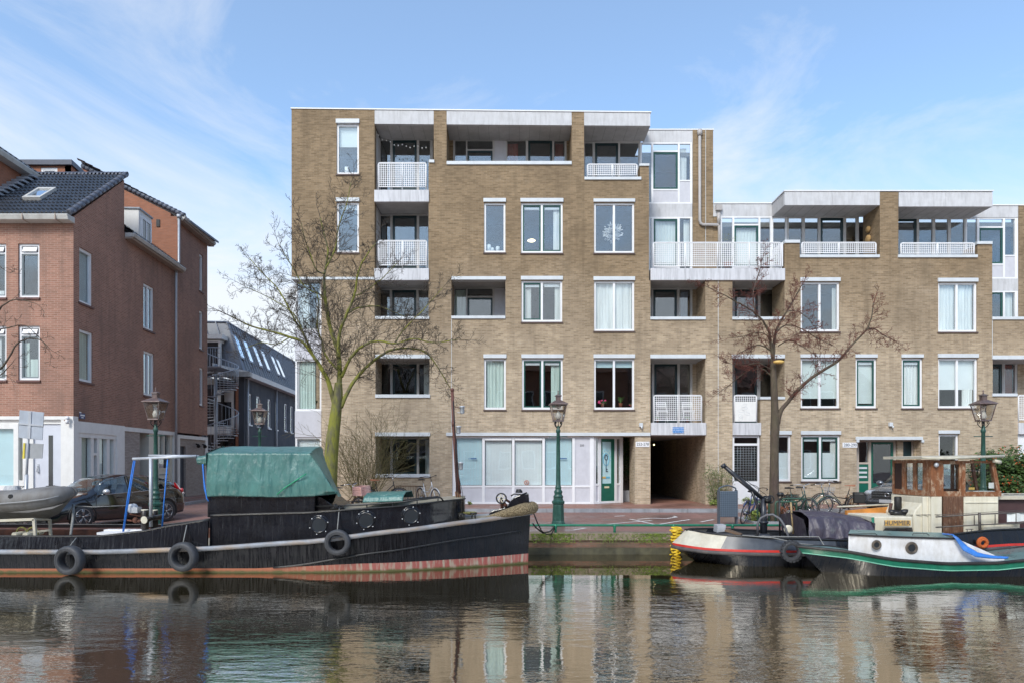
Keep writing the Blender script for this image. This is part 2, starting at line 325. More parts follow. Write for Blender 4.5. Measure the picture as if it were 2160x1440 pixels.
def perfmat():
    m, t, o = newmat('perforated_blue_grey'); tcn = N(t, 'ShaderNodeTexCoord'); mp_ = N(t, 'ShaderNodeMapping', {'Rotation': (0,0,R(45))}); t.links.new(tcn.outputs['UV'], mp_.inputs[0]); ck = N(t, 'ShaderNodeTexChecker', {'Scale': 26.0}); t.links.new(mp_.outputs[0], ck.inputs[0]); c = mixc(t, ck.outputs['Fac'], (.10,.135,.175), (.055,.075,.10)); p = N(t, 'ShaderNodeBsdfPrincipled', {'Roughness': .45}); t.links.new(c, p.inputs['Base Color']); t.links.new(p.outputs[0], o.inputs[0]); return m
M['binblue'] = perfmat(); M['bindark'] = pm('dark_steel_blue', (.07,.09,.115), .45, var=.15); M['soil'] = pm('soil', (.055,.042,.03), .95, var=.5, scale=8, bump=.8, bscale=20, stain=(.05,.08,.02), stain_amt=.7, stain_scale=(1,1,1)); M['railgreen2'] = pm('dull_rail_green', (.03,.08,.05), .5, var=.25, scale=8)
M['rustbrown'] = pm('rust_brown', (.16,.10,.06), .8, var=.3, scale=12); M['bikegreen'] = pm('bike_green', (.03,.07,.06), .35, var=.2); M['bikeblue'] = pm('bike_blue', (.05,.08,.20), .35, var=.2); M['bikeblue2'] = pm('bright_blue', (.05,.35,.60), .4, var=.2); M['pink'] = pm('faded_pink_plastic', (.62,.36,.32), .6, var=.15, scale=20, stain=(.7,.6,.55), stain_amt=.6); M['tan'] = pm('tan_leather', (.30,.12,.06), .6, var=.2); M['wire'] = pm('pale_wire', (.40,.42,.44), .4, metal=.3, var=.1)
M['lampdish'] = pm('lit_dish', (.9,.8,.5), .5, var=.02, emit=((1,.85,.5),2.0))
# ================= setting: ground, quay, water =================
def paver(name, c1, c2, mortar, dark, bw, bh, rough, rot=0):
    m, t, o = newmat(name); tcn = N(t, 'ShaderNodeTexCoord'); mp_ = N(t, 'ShaderNodeMapping', {'Rotation': (0,0,rot)}); t.links.new(tcn.outputs['UV'], mp_.inputs[0]); uv = mp_.outputs[0]
    b = N(t, 'ShaderNodeTexBrick', {'Scale': 1.0, 'Mortar Size': .006, 'Mortar Smooth': .2, 'Brick Width': bw, 'Row Height': bh, 'Color1': c4(c1), 'Color2': c4(c2), 'Mortar': c4(mortar)}); t.links.new(uv, b.inputs['Vector'])
    f = noise(t, uv, .5, 7, .65); c = mixc(t, ramp(t, f, [(.4, (0,0,0)), (.62, (.6,)*3)]), b.outputs['Color'], dark)
    f2 = noise(t, uv, 5, 4, .6); c = mixc(t, ramp(t, f2, [(.4, (.25,)*3), (.6, (0,0,0))]), c, dark)
    p = N(t, 'ShaderNodeBsdfPrincipled', {'Roughness': rough}); t.links.new(c, p.inputs['Base Color'])
    r = ramp(t, f, [(.42, (.75,)*3), (.6, (.32,)*3)]); t.links.new(r, p.inputs['Roughness'])
    bp = N(t, 'ShaderNodeBump', {'Strength': .35, 'Distance': .006}); inv = N(t, 'ShaderNodeMath', operation='SUBTRACT'); inv.inputs[0].default_value = 1; t.links.new(b.outputs['Fac'], inv.inputs[1]); t.links.new(inv.outputs[0], bp.inputs['Height']); t.links.new(bp.outputs[0], p.inputs['Normal'])
    t.links.new(p.outputs[0], o.inputs[0]); return m
M['road'] = paver('road_pavers', (.25, .12, .095), (.30, .155, .125), (.13, .11, .10), (.12, .085, .075), .2, .1, .5, R(45))
M['walk'] = paver('pavement_pavers', (.29, .13, .095), (.35, .17, .12), (.16, .12, .1), (.17, .09, .07), .2, .07, .5)
M['kerb'] = pm('kerb_stone', (.28, .29, .31), .6, var=.2, scale=3, bump=.2, stain=(.12, .12, .12), stain_amt=.5)
M['coping'] = pm('quay_coping', (.22, .17, .13), .8, var=.3, scale=2, bump=.4, stain=(.10, .13, .03), stain_amt=.8, stain_scale=(1, 1, 1))
M['moss'] = pm('moss', (.12, .17, .025), .95, var=.6, scale=9, bump=.8, bscale=60)
M['chalk'] = pm('worn_white_line', (.62, .60, .58), .8, var=.25, scale=25)
M['timber'] = pm('wet_timber', (.06, .055, .03), .5, var=.5, scale=3, bump=.3, stain=(.02, .02, .015), stain_amt=.7)
g = MB()
gy = [YQ, 21.4, 23.68]
for a, b in zip(gy, gy[1:]): g.add([(-120, a, gz(a)), (120, a, gz(a)), (120, b, gz(b)), (-120, b, gz(b))], [(0,1,2,3)])
g.add([(-120, 23.68, gz(23.68)), (120, 23.68, gz(23.68)), (120, 26.3, -.08), (-120, 26.3, -.08)], [(0,1,2,3)])
g.add([(-700, 26.3, -.08), (700, 26.3, -.08), (700, 1500, -.08), (-700, 1500, -.08)], [(0,1,2,3)])
g.build('ground', 'road', kind='structure')
g = MB(); g.box(-120, 120, -60, 3.0, -1.6, -.12); g.build('near_quay', 'road', kind='structure')
# pavement in front of the apartments, raised on a kerb
g = MB()
def slab(mb, x0, x1, ya, yb, za, zb, th=.12): mb.hexa([(x0,ya,za-th),(x1,ya,za-th),(x1,yb,zb-th),(x0,yb,zb-th)], [(x0,ya,za),(x1,ya,za),(x1,yb,zb),(x0,yb,zb)])
slab(g, -8.6, 60, 23.84, 30.2, -.012, .004)
g.build('pavement', 'walk', kind='structure')
g = MB()
for i in range(70):
    x0 = -8.6+i*.98; slab(g, x0+.006, x0+.974, 23.69, 23.836, -.010, -.008, .14)
g.build('kerb', 'kerb', kind='structure')
# pavement along the red building in the side street
g = MB(); g.add([(-14.6,26.0,-.079),(-12.9,25.4,-.079),(-13.5,34.8,-.079),(-15.4,34.8,-.079),(-14.6,26.0,.02),(-12.9,25.4,.02),(-13.5,34.8,.02),(-15.4,34.8,.02)], [(0,1,5,4),(1,2,6,5),(2,3,7,6),(3,0,4,7),(4,5,6,7)])
g.build('side_pavement', 'walk', kind='structure')
g = MB(); g.add([(-12.9,25.4,-.079),(-12.75,25.35,-.079),(-13.35,34.8,-.079),(-13.497,34.8,-.079),(-12.897,25.4,.024),(-12.75,25.35,.024),(-13.35,34.8,.024),(-13.497,34.8,.024)], [(0,1,5,4),(1,2,6,5),(2,3,7,6),(3,0,4,7),(4,5,6,7)])
g.build('side_kerb', 'kerb', kind='structure')
# quay wall, coping, waling timber
g = MB(); g.box(-120, 120, YQ+.03, YQ+.7, -2.2, -.44); g.build('quay_wall', 'quaybrick', kind='structure')
g = MB()
for i in range(120):
    x0 = -70+i*1.2; j = rnd.uniform(-.006, .006)
    g.box(x0+.005, x0+1.195, YQ-.04+j, YQ+.42, -.44, -.262+j)
g.build('quay_coping', 'coping', kind='structure')
g = MB(); g.box(-120, 120, YQ-.07, YQ+.03, -.86, -.64); g.box(-120, 120, YQ-.12, YQ+.03, -2, -.87); g.build('waling', 'timber', kind='structure')
# moss cushions hanging over the quay edge
def leafy_moss():
    g = MB(); r = random.Random(3)
    for k in range(6500):
        x = r.uniform(.5, 6.2) if r.random() < .75 else r.uniform(-16, 16)
        dens = .5+.5*math.sin(x*2.1)+.4*math.sin(x*5.3+1)
        if r.random() > max(.12, dens): continue
        t_ = r.random()**1.6; z = -.27-.24*t_; y = YQ-.046-.012*r.random()
        s = r.uniform(.006, .016); a = r.uniform(0, 6.28); dx, dz = s*math.cos(a), s*math.sin(a)
        g.add([(x-dx, y+r.uniform(-.01,.01), z-dz), (x+dz, y-.01, z-dx), (x+dx, y+r.uniform(-.01,.01), z+dz), (x-dz, y, z+dx)], [(0,1,2,3)])
    g.build('moss', 'moss', kind='stuff', label='bright green moss hanging over the edge of the brick quay', cat='moss')
leafy_moss()
# bed
g = MB(); g.box(-120, 120, 2.9, YQ+.1, -2.4, -2.3); g.build('canal_bed', 'timber', kind='structure')
def water_mat():
    m, t, o = newmat('canal_water'); tcn = N(t, 'ShaderNodeTexCoord'); v = tcn.outputs['Object']
    p = N(t, 'ShaderNodeBsdfPrincipled', {'Base Color': (.026, .021, .010, 1), 'Roughness': .01, 'IOR': 4.2, 'Specular IOR Level': .8, 'Specular Tint': (1, .96, .88, 1)})
    sp = N(t, 'ShaderNodeSeparateXYZ'); t.links.new(v, sp.inputs[0])
    f1 = noise(t, v, 2.3, 4, .6, (.55, 1.5, 1)); f2 = noise(t, v, 9.5, 3, .55, (.5, 1.35, 1)); f3 = noise(t, v, .5, 3, .5, (.8, 1.3, 1))
    # breeze reaches the open water more than the lee of the boats
    mr = N(t, 'ShaderNodeMapRange', {'From Min': 14.6, 'From Max': 10.5, 'To Min': .035, 'To Max': 1.0}); t.links.new(sp.outputs['Y'], mr.inputs[0])
    gust = N(t, 'ShaderNodeMapRange', {'From Min': .35, 'From Max': .62, 'To Min': .25, 'To Max': 1.6}); t.links.new(f3, gust.inputs[0])
    mu = N(t, 'ShaderNodeMath', operation='MULTIPLY'); t.links.new(mr.outputs[0], mu.inputs[0]); t.links.new(gust.outputs[0], mu.inputs[1])
    b1 = N(t, 'ShaderNodeBump', {'Strength': 1, 'Distance': .012}); t.links.new(f1, b1.inputs['Height'])
    b2 = N(t, 'ShaderNodeBump', {'Strength': 1, 'Distance': .003}); t.links.new(f2, b2.inputs['Height']); t.links.new(b1.outputs[0], b2.inputs['Normal'])
    t.links.new(mu.outputs[0], b1.inputs['Strength']); t.links.new(mu.outputs[0], b2.inputs['Strength'])
    t.links.new(b2.outputs[0], p.inputs['Normal']); t.links.new(p.outputs[0], o.inputs[0]); return m
M['water'] = water_mat()
g = MB(); g.add([(-120, 2.95, ZW), (120, 2.95, ZW), (120, YQ+.02, ZW), (-120, YQ+.02, ZW)], [(0,1,2,3)]); g.build('water', 'water', kind='structure')
# worn white lines on the street
def line(pts, w=.07):
    g = MB(); pts = [Vector((X(px, y_), y_, 0)) for px, y_ in pts]
    for a, b in zip(pts, pts[1:]):
        d = (b-a); n = Vector((-d.y, d.x, 0)).normalized()*w/2
        q = [a-n, b-n, b+n, a+n]; g.add([(p.x, p.y, gz(p.y)+.006) for p in q], [(0,1,2,3)])
    return g
def gy_of(py):      # street depth seen at a picture row
    Y = 20.0
    for _ in range(30): Y = .5*Y+.5*(H-gz(Y))*F/(py-975)
    return Y
mk = MB()
for seg in [[(1328,1094),(1345,1097),(1362,1101),(1385,1106)], [(1345,1094.5),(1372,1092),(1405,1093),(1428,1089.5),(1420,1087.5)], [(1385,1106),(1420,1100),(1455,1095)], [(1270,1106),(1320,1101),(1375,1097)], [(1478,1100),(1505,1095)], [(1296,1088),(1318,1087)], [(1210,1117),(1235,1113)]]:
    l = line([(a, gy_of(b)) for a, b in seg], .085); mk.add(l.v, l.f)
mk.build('road_markings', 'chalk', kind='structure')

# ================= the apartment building =================
apt = thing('apartment_building', 'long yellow brick apartment building with white framed windows, concrete canopies and balconies', 'building', (X(1369, D), D, 0))
ZT = 238
def ring(mb, x0, x1, z0, z1, y0, y1, w, mat=0, wb=None):
    wb = w if wb is None else wb
    mb.box(x0, x0+w, y0, y1, z0, z1, mat); mb.box(x1-w, x1, y0, y1, z0, z1, mat)
    mb.box(x0+w, x1-w, y0, y1, z1-w, z1, mat); mb.box(x0+w, x1-w, y0, y1, z0, z0+wb, mat)
def shearA(mb):
    a, b = X(615, D), X(1372, D); z0, z1 = Z(330, D), Z(238, D)
    for i, v in enumerate(mb.v):
        if v[2] > z0 and v[0] < b+.2: k = min(1, (v[2]-z0)/(z1-z0)); mb.v[i] = (v[0], v[1], v[2]+k*(b-v[0])/(b-a)*8*D/F)
    return mb
def wall_mesh(mb, solids, holes, y0, th, mat=0):
    """solids, holes: (x0,x1,z0,z1) in metres"""
    xs = sorted({round(v, 5) for r in solids+holes for v in r[:2]}); zs = sorted({round(v, 5) for r in solids+holes for v in r[2:]})
    def inside(x, z, rs): return any(r[0] < x < r[1] and r[2] < z < r[3] for r in rs)
    g = {}
    for i in range(len(xs)-1):
        for j in range(len(zs)-1):
            cx, cz = (xs[i]+xs[i+1])/2, (zs[j]+zs[j+1])/2
            if inside(cx, cz, solids) and not inside(cx, cz, holes): g[i, j] = 1
    for (i, j) in g:
        a, b, c, d = xs[i], xs[i+1], zs[j], zs[j+1]; y1 = y0+th
        mb.add([(a,y0,c),(b,y0,c),(b,y0,d),(a,y0,d)], [(0,1,2,3)], mat); mb.add([(a,y1,c),(b,y1,c),(b,y1,d),(a,y1,d)], [(3,2,1,0)], mat)
        if (i-1,j) not in g: mb.add([(a,y0,c),(a,y0,d),(a,y1,d),(a,y1,c)], [(0,1,2,3)], mat)
        if (i+1,j) not in g: mb.add([(b,y0,c),(b,y1,c),(b,y1,d),(b,y0,d)], [(0,1,2,3)], mat)
        if (i,j-1) not in g: mb.add([(a,y0,c),(a,y1,c),(b,y1,c),(b,y0,c)], [(0,1,2,3)], mat)
        if (i,j+1) not in g: mb.add([(a,y0,d),(b,y0,d),(b,y1,d),(a,y1,d)], [(0,1,2,3)], mat)
def pr(x0, x1, y0, y1, Y=D): return (X(x0,Y), X(x1,Y), Z(y1,Y), Z(y0,Y))
holes = []
CURT = {'w': 'curtain', 'g': 'greencurtain', 'r': 'redcurtain', 'b': 'bluecurtain', 'bl': 'blind', 'wb': 'wblind', 'a': 'aqua'}
def win(x0, x1, y0, y1, lint=None, kind='single', sash=None, cur=(), glass='glass', Y=D, sill=True, parent=None, top_vent=False):
    """cur: list of (u0,u1,v0,v1,kind) in fractions of the opening, v from the top"""
    pa = parent or apt
    holes.append(pr(x0, x1, y0, y1, Y))
    a, b, c, d = pr(x0, x1, y0, y1, Y); mb = MB(); w = .07
    ring(mb, a, b, c, d, Y+.05, Y+.13, w, wb=.085)
    lights = [(a+w, b-w)]
    if kind == 'double': m_ = (a+b)/2; mb.box(m_-.04, m_+.04, Y+.052, Y+.128, c+.085, d-w); lights = [(a+w, m_-.04), (m_+.04, b-w)]
    if kind == 'shop': pass
    f = mb.build('window', 'white', pa)
    p = MB()
    for (u, v) in lights: p.box(u, v, Y+.098, Y+.104, c+.085, d-w)
    p.build('pane', glass, f)
    if sash:
        s = MB()
        for k, (u, v) in enumerate(lights):
            if sash == 'l' and k == 1 or sash == 'r' and k == 0: continue
            ring(s, u+.004, v-.004, c+.089, d-w-.004, Y+.065, Y+.118, .05)
        s.build('sash', 'green', f)
        s = MB()
        for k, (u, v) in enumerate(lights): s.box(u+.06, v-.06, Y+.11, Y+.135, d-w-.16, d-w-.06)
        s.build('vent_grille', 'zinc', f)
    if lint: l = MB(); l.pbox(x0-1.3, x1+1.3, lint[0], lint[1], Y-.055, Y+.10, Yref=Y); l.build('shutter_box', 'zinc', f, bevel=.008)
    if sill: s = MB(); s.box(a-.03, b+.03, Y-.04, Y+.05, c-.055, c-.004); s.build('sill', 'sillb', f)
    for (u0, u1, v0, v1, ck) in cur:
        q = MB(); n = 18; xa, xb = a+(b-a)*u0, a+(b-a)*u1; za, zb = d-(d-c)*v0, d-(d-c)*v1; wavy = ck in 'wgrb' and ck != 'bl'
        for i in range(n):
            s0, s1 = i/n, (i+1)/n; y0_ = Y+.19+(.02*math.sin(i*1.9) if wavy else 0); y1_ = Y+.19+(.02*math.sin((i+1)*1.9) if wavy else 0)
            q.add([(xa+(xb-xa)*s0, y0_, zb), (xa+(xb-xa)*s1, y1_, zb), (xa+(xb-xa)*s1, y1_, za), (xa+(xb-xa)*s0, y0_, za)], [(0,1,2,3)])
        q.build('curtain' if wavy else 'blind', CURT[ck], f)
    return f
M['sillb'] = pm('brown_sill', (.10, .065, .055), .6, var=.2)
G = 'glasslow'
win(710,757,262,368,(252,261), cur=[(0,1,0,.42,'bl')])
win(710,757,427,533,(418,426), cur=[(0,1,0,.12,'wb')])
win(1021,1066,428,533,(419,427))
win(1099,1187,428,534,(419,427),'double','both',[(.78,.98,.05,.97,'w'),(.02,.98,.05,.12,'wb')])
win(1253,1338,428,534,(420,427),'double')
win(1100,1186,592,679,(583,591),'double','l',[(.07,.24,.02,.97,'w'),(.82,.97,.02,.97,'w'),(.5,.97,.02,.1,'wb')])
win(1253,1338,593,698,(584,592),'double',None,[(.05,.95,.02,.97,'w')])
win(1021,1067,756,863,(747,755),'single',None,[(.05,.95,.0,.98,'g')], G)
win(1101,1187,756,863,(747,755),'double','both',[(.72,.95,.02,.97,'g'),(.05,.95,.03,.12,'wb')], G)
win(1253,1338,756,863,(747,755),'double',None,[(.02,.98,.02,.16,'a')], G)
win(1689,1771,595,699,(586,594),'double',None,[(.86,.96,.1,.97,'w')])
win(1979,2061,596,700,(587,595),'double',None,[(.04,.48,.02,.97,'w'),(.54,.95,.02,.97,'w')])
win(1689,1771,755,860,(747,754),'double',None,[(.03,.97,.02,.8,'bl')], G)
win(1805,1849,755,860,(747,754),'single','both',[(.1,.9,.02,.9,'bl')], G)
win(1902,1946,755,860,(747,754),'single','both',[(.1,.9,.02,.95,'w')], G)
win(1979,2062,755,860,(746,754),'double',None,[(.03,.97,.02,.62,'wb'),(.68,.95,.6,.98,'w')], G)
win(1625,1668,917,1014,(908,916),'single',None,[(.05,.95,.38,.98,'wb')], G)
win(1690,1772,917,1014,(908,916),'double','both',[(.05,.95,.38,.98,'wb'),(.8,.95,.02,.4,'w')], G)
win(1980,2022,915,1014,(907,914),'single',None,[(.05,.85,.55,.98,'wb')], G)
win(2100,2100.5,1100,1100.5) if False else None
# left corner bay: glazed box set back behind the brick face
YB = D+.22
def pb(mb, x0, x1, y0, y1, Y0, Y1, mat=0): mb.pbox(x0, x1, y0, y1, Y0, Y1, mat, Yref=Y0)
for (a, b) in ((697,757),(866,921),(1010,1063)): bay = MB(); pb(bay, 622, 677.5, a, b, YB, YB+.3); bay.build('bay_panel', 'panelgrey', apt)
win(622,677.5,590,697,None,'single',None,[(.12,.5,.03,.97,'w')],'glass',YB,False)
win(622,677.5,757,866,None,'single',None,[(.12,.72,.03,.97,'g')],G,YB,False)
win(622,677.5,921,1010,None,'single',None,[(.05,.95,.03,.97,'wb')],G,YB,False)
holes[:] = [h for h in holes if h[0] > X(640, D)]
b_ = MB(); pb(b_, 614, 790, 584.5, 589.5, D-.02, D+.5); b_.build('ledge', 'zinc', apt)
b_ = MB(); b_.box(X(622,YB), X(622,YB)+.12, YB+.3, 29, 0, Z(589.5,D)); b_.build('bay_side', 'panelgrey', apt)

loggias = [(790,904,266,668),(904,915,266,338),(942,1206,266,340),(1232,1350,266,373),(1350,1369.5,200,345),(952,1066,590,666),(792,906,755,831),(792,906,919,999),
  (1372,1488,592,668),(1545,1655,592,668),(1372,1488,755,1063),(1545,1604,755,1063),(1603.9,1655,755,836),(2094,2260,757,829),(2147,2260,828,1063),(1807,1943,927,1063)]
holes += [pr(*l) for l in loggias]
holes += [pr(954,1339,920,1063), pr(790,915,200,266), pr(942,1206,200,266), pr(1232,1372,200,266)]
solids = [pr(615,1369,ZT,589.5), pr(678,1369,585,1063.2), pr(1368.9,2093,592,1063.2), pr(1655,2093,512,1063), pr(1856,1896,406,600), pr(2092.9,2260,674,1063.2)]
holes += [pr(1687,1856,400,543), pr(1895,2062,400,543)]
wm = MB(); wall_mesh(wm, solids, holes, D, .35); shearA(wm)
apt_wall = wm.build('wall', 'brick', apt)
# masses behind: rear volume, roof slabs, floors, rooms
YI = 29.3
mb = MB(); mb.box(X(615,D), X(1369,D), YI+.1, 38, 0, Z(245,D)); mb.box(X(1369,D)+.01, X(1504,RR), YI+.1, 38, 3.2, Z(285,D)); mb.box(X(1504,RR)+.01, X(2260,D), YI+.1, 38, 3.2, Z(440,D)); mb.box(X(1500,D), X(2260,D), YI+.1, 38, 0, 3.19); mb.build('rear_wing', 'brick', apt)
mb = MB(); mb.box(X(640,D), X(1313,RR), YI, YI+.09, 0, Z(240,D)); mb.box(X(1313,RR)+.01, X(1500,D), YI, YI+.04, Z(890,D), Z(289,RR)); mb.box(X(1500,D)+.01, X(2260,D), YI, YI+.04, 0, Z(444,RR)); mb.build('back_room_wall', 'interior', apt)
mb = MB()
for (a, b) in ((891,909),(727,743),(570,581)): mb.box(X(640,D), X(1369,D), D+.36, YI, Z(b,D), Z(a,D))
mb.box(X(640,D), X(790,D)-.3, D+.36, YI, Z(418,D), Z(405,D)); mb.box(X(905,D)+.3, X(1369,D), RR+.1, YI, Z(418,D), Z(405,D))
for (a, b) in ((891,909),(727,743)): mb.box(X(1490,D), X(2260,D), RR+.15, YI, Z(b,D), Z(a,D)); mb.box(X(1660,D), X(2090,D), D+.36, RR+.14, Z(b,D), Z(a,D))
mb.box(X(1372,D), X(2260,D), RR+.15, YI, Z(581,D), Z(570,D)); mb.box(X(1660,D), X(2090,D), D+.36, RR+.14, Z(581,D), Z(570,D))
mb.build('floor_slab', 'room', apt)
mb = MB(); mb.box(X(615,D)+.0, X(1369,D)-.02, D+.36, YI+.05, Z(258,D), Z(247,D))
mb.box(X(1369,D)-.01, X(1504,RR)-.02, RR+.132, YI+.05, Z(296,D), Z(287,D)); mb.box(X(1504,RR), X(2148,RR)-.02, RR+.132, YI+.05, Z(452,D), Z(442,D))
mb.build('roof', 'room', apt)
# left flank of the building along the side street
mb = MB(); wall_mesh(mb, [(D+.351, YI+9, Z(589,D), Z(230,D))], [], 0, .3); mb.v = [(X(615,D)+v[1], v[0], v[2]) for v in mb.v]; mb.build('side_wall', 'brick', apt)
# concrete fascias with trim
def fascia(name, x0, x1, y0, y1, Y0, Y1, sh=False, soff=True, soffmat='soffit'):
    mb = MB(); n = max(1, round((x1-x0)/130)); 
    for i in range(n):
        xa, xb = x0+(x1-x0)*i/n, x0+(x1-x0)*(i+1)/n
        mb.box(X(xa,Y0)+.004, X(xb,Y0)-.004, Y0, Y0+.12, Z(y1,Y0), Z(y0,Y0))
    if sh: shearA(mb)
    f = mb.build(name, 'concrete', apt)
    if Y1 > Y0+.13:
        mb = MB(); mb.box(X(x0,Y0), X(x1,Y0), Y0+.121, Y1, Z(y1,Y0)+.004, Z(y0,Y0)-.03)
        if sh: shearA(mb)
        mb.build('soffit', soffmat, f)
        # ceiling board joints
        mb = MB()
        nx = int((x1-x0)/22)
        for i in range(1, nx): xx = X(x0+(x1-x0)*i/nx, Y0); mb.box(xx-.004, xx+.004, Y0+.14, Y1-.05, Z(y1,Y0)-.0005, Z(y1,Y0)+.004)
        if sh: shearA(mb)
        mb.build('joint', 'joint', f)
    return f
M['joint'] = pm('dark_joint', (.18, .17, .16), .9, var=.1)  # dark grey of the ceiling board joints
for a, b in ((790,915),(942,1206),(1232,1372)): fascia('fascia', a, b, 238.5, 266, D, RR, True)
fascia('fascia', 1357, 1462, 275, 301, RR, RR+.13); fascia('fascia', 1369, 1460.5, 430, 458, RR, RR+.13)
fascia('fascia', 1504, 1650, 430, 457, RR, RR+.13); fascia('fascia', 1655, 1856, 404, 433, D, RR); fascia('fascia', 1896, 2094, 406, 436, D, RR)
fascia('fascia', 2035, 2148, 434, 460, RR, RR+.13); fascia('fascia', 2060, 2148, 588, 614, RR, RR+.13)
mb = MB(); mb.box(X(1856,D), X(1896,D), D+.36, RR, Z(433,D), Z(407,D)); mb.build('canopy_joint', 'soffit', apt)
# white roof trim
mb = MB(); mb.box(X(615,D)-.03, X(1372,D)+.03, D-.03, D+.2, Z(238.2,D), Z(236,D)); mb.box(X(1372,D)-.17, X(1372,D)+.03, D+.2, RR-.04, Z(238.2,D), Z(236,D)); shearA(mb)
mb.box(X(1357,RR), X(1504,RR)+.03, RR-.03, RR+.2, Z(275,RR), Z(272.8,RR)); mb.box(X(1504,RR)+.04, X(1655,RR), RR-.03, RR+.2, Z(430,RR), Z(427.8,RR))
mb.box(X(1655,D)-.03, X(2094,D)+.03, D-.03, D+.2, Z(404,D), Z(401.8,D)); mb.box(X(1655,D)-.03, X(1655,D)+.1, D+.2, RR-.04, Z(404,D), Z(401.8,D)); mb.box(X(2094,D)-.1, X(2094,D)+.03, D+.2, RR-.04, Z(404,D), Z(401.8,D)); mb.box(X(2040,RR), X(2165,RR), RR-.03, RR+.2, Z(434,RR), Z(431.8,RR))
mb.build('roof_trim', 'white', apt)
# set-back brick piers
mb = MB(); mb.box(X(1461,RR), X(1504,RR), RR-.02, RR+.4, Z(567,RR), Z(275,RR)); mb.build('brick_pier', 'brick', apt); mb = MB(); mb.box(X(1504,RR)+.001, X(1519,RR), RR+.02, RR+.4, Z(567,RR), Z(457,RR)); mb.build('brick_pier', 'brick', apt); mb = MB(); mb.box(X(2148,RR), X(2300,RR), RR-.02, RR+.4, Z(668,RR), Z(434,RR)); mb.build('brick_pier', 'brick', apt)
# pier sides going back under the canopies and loggia side walls
mb = MB()
def sidewall(x, y0, y1, th=.28, left=False, Y0=D+.352, Y1=RR-.03):
    mb = MB(); xx = X(x, D); mb.box(xx, xx+th, Y0, Y1, Z(y1,D), Z(y0,D)) if not left else mb.box(xx-th, xx, Y0, Y1, Z(y1,D), Z(y0,D))
    mb.build('loggia_side_wall', 'brick', apt)
sidewall(915,266,338); sidewall(942,266,345,left=True); sidewall(1206,266,345); sidewall(1232,266,378,left=True); sidewall(905,345,402); sidewall(904,427,567)
sidewall(904,592,668); sidewall(790,592,668,left=True); sidewall(952,590,666,left=True); sidewall(1066,590,666); sidewall(906,755,831); sidewall(792,755,831,left=True); sidewall(906,919,1062); sidewall(792,919,1062,left=True)
sidewall(1488,592,668); sidewall(1372,592,668,left=True); sidewall(1545,592,668,left=True); sidewall(1655,592,668); sidewall(1488,755,891); sidewall(1372,755,891,left=True); sidewall(1545,755,891,left=True); sidewall(1655,755,836)
sidewall(1856,433,540,left=False, th=.3); sidewall(1896,436,540,left=True,th=.3); sidewall(2094,757,1062,left=True); sidewall(1807,927,1062,left=True); sidewall(1943,927,1062)
pass
mb = MB()
mb.box(X(790,D)-.28, X(790,D), D+.352, RR-.03, Z(402,D), Z(266,D)); mb.box(X(790,D)-.28, X(790,D), D+.352, RR-.03, Z(567,D), Z(427,D)); mb.build('loggia_post', 'postgrey', apt)
# loggia floors and ceilings
mb = MB()
def lfloor(x0, x1, y, th=.14, Y1=RR+.1): mb = MB(); mb.box(X(x0,D)+.002, X(x1,D)-.002, D+.36, Y1, Z(y,D)-th, Z(y,D)); mb.build('loggia_floor', 'soffit', apt)
lfloor(942,1206,390); lfloor(1232,1369,390); lfloor(1656,2093,567); lfloor(790,905,727); lfloor(952,1066,727); lfloor(790,906,891); lfloor(1372,1488,727.5); lfloor(1545,1655,727.5); lfloor(1604,1655,891); lfloor(2094,2260,727); lfloor(2094,2260,891)
mb = MB()
def lceil(x0, x1, y, th=.12): mb = MB(); mb.box(X(x0,D)+.003, X(x1,D)-.003, D+.353, RR+.05, Z(y,D), Z(y,D)+th); mb.build('loggia_ceiling', 'soffit', apt)
lceil(952,1066,590); lceil(792,906,755); lceil(792,906,919); lceil(1372,1488,755); lceil(1545,1655,755); lceil(2094,2260,757); lceil(1807,1943,927)
# lintels and sills of the loggias
for (x0, x1, y0, y1) in [(952,1067,583,590),(791,907,747,755),(791,907,911,919),(1372,1489,747,755),(1544,1656,747,755),(2094,2260,749,757)]:
    mb = MB(); pb(mb, x0, x1, y0, y1, D-.05, D+.3); mb.build('lintel', 'zinc', apt, bevel=.006)
for (x0, x1, y0, y1) in [(952,1066,666,672),(791,905,667,673),(791,907,831,838),(791,907,999,1006),(905,916,337,343),(942,1206,340,347),(1233,1353,373,379),(1349,1370,345,350),(1372,1489,668,674),(1545,1655,668,674),(1604,1656,836,841.5),(1656,1688,506,512.5),(1688,1856,537,543),(1895,2063,537,543),(2062,2094,509,515),(2094,2260,668,674),(2094,2147,829,835)]:
    mb = MB(); pb(mb, x0, x1, y0, y1, D-.05, D+.38); mb.build('sill', 'zinc', apt, bevel=.006)
# parapet stub right of the top terrace and block beside the long balcony
mb = MB(); mb.box(X(1350,D), X(1369,D), D+.351, D+.9, Z(375,D), Z(350.2,D)); mb.build('parapet_end', 'brick', apt); mb = MB(); mb.box(X(2063,D), X(2093,D), D+.351, D+.9, Z(540,D), Z(515.2,D)); mb.build('parapet_end', 'brick', apt); mb = MB(); mb.box(X(1656,D), X(1687,D), D+.351, D+.8, Z(567,D), Z(512.7,D)); mb.build('parapet_end', 'brick', apt)
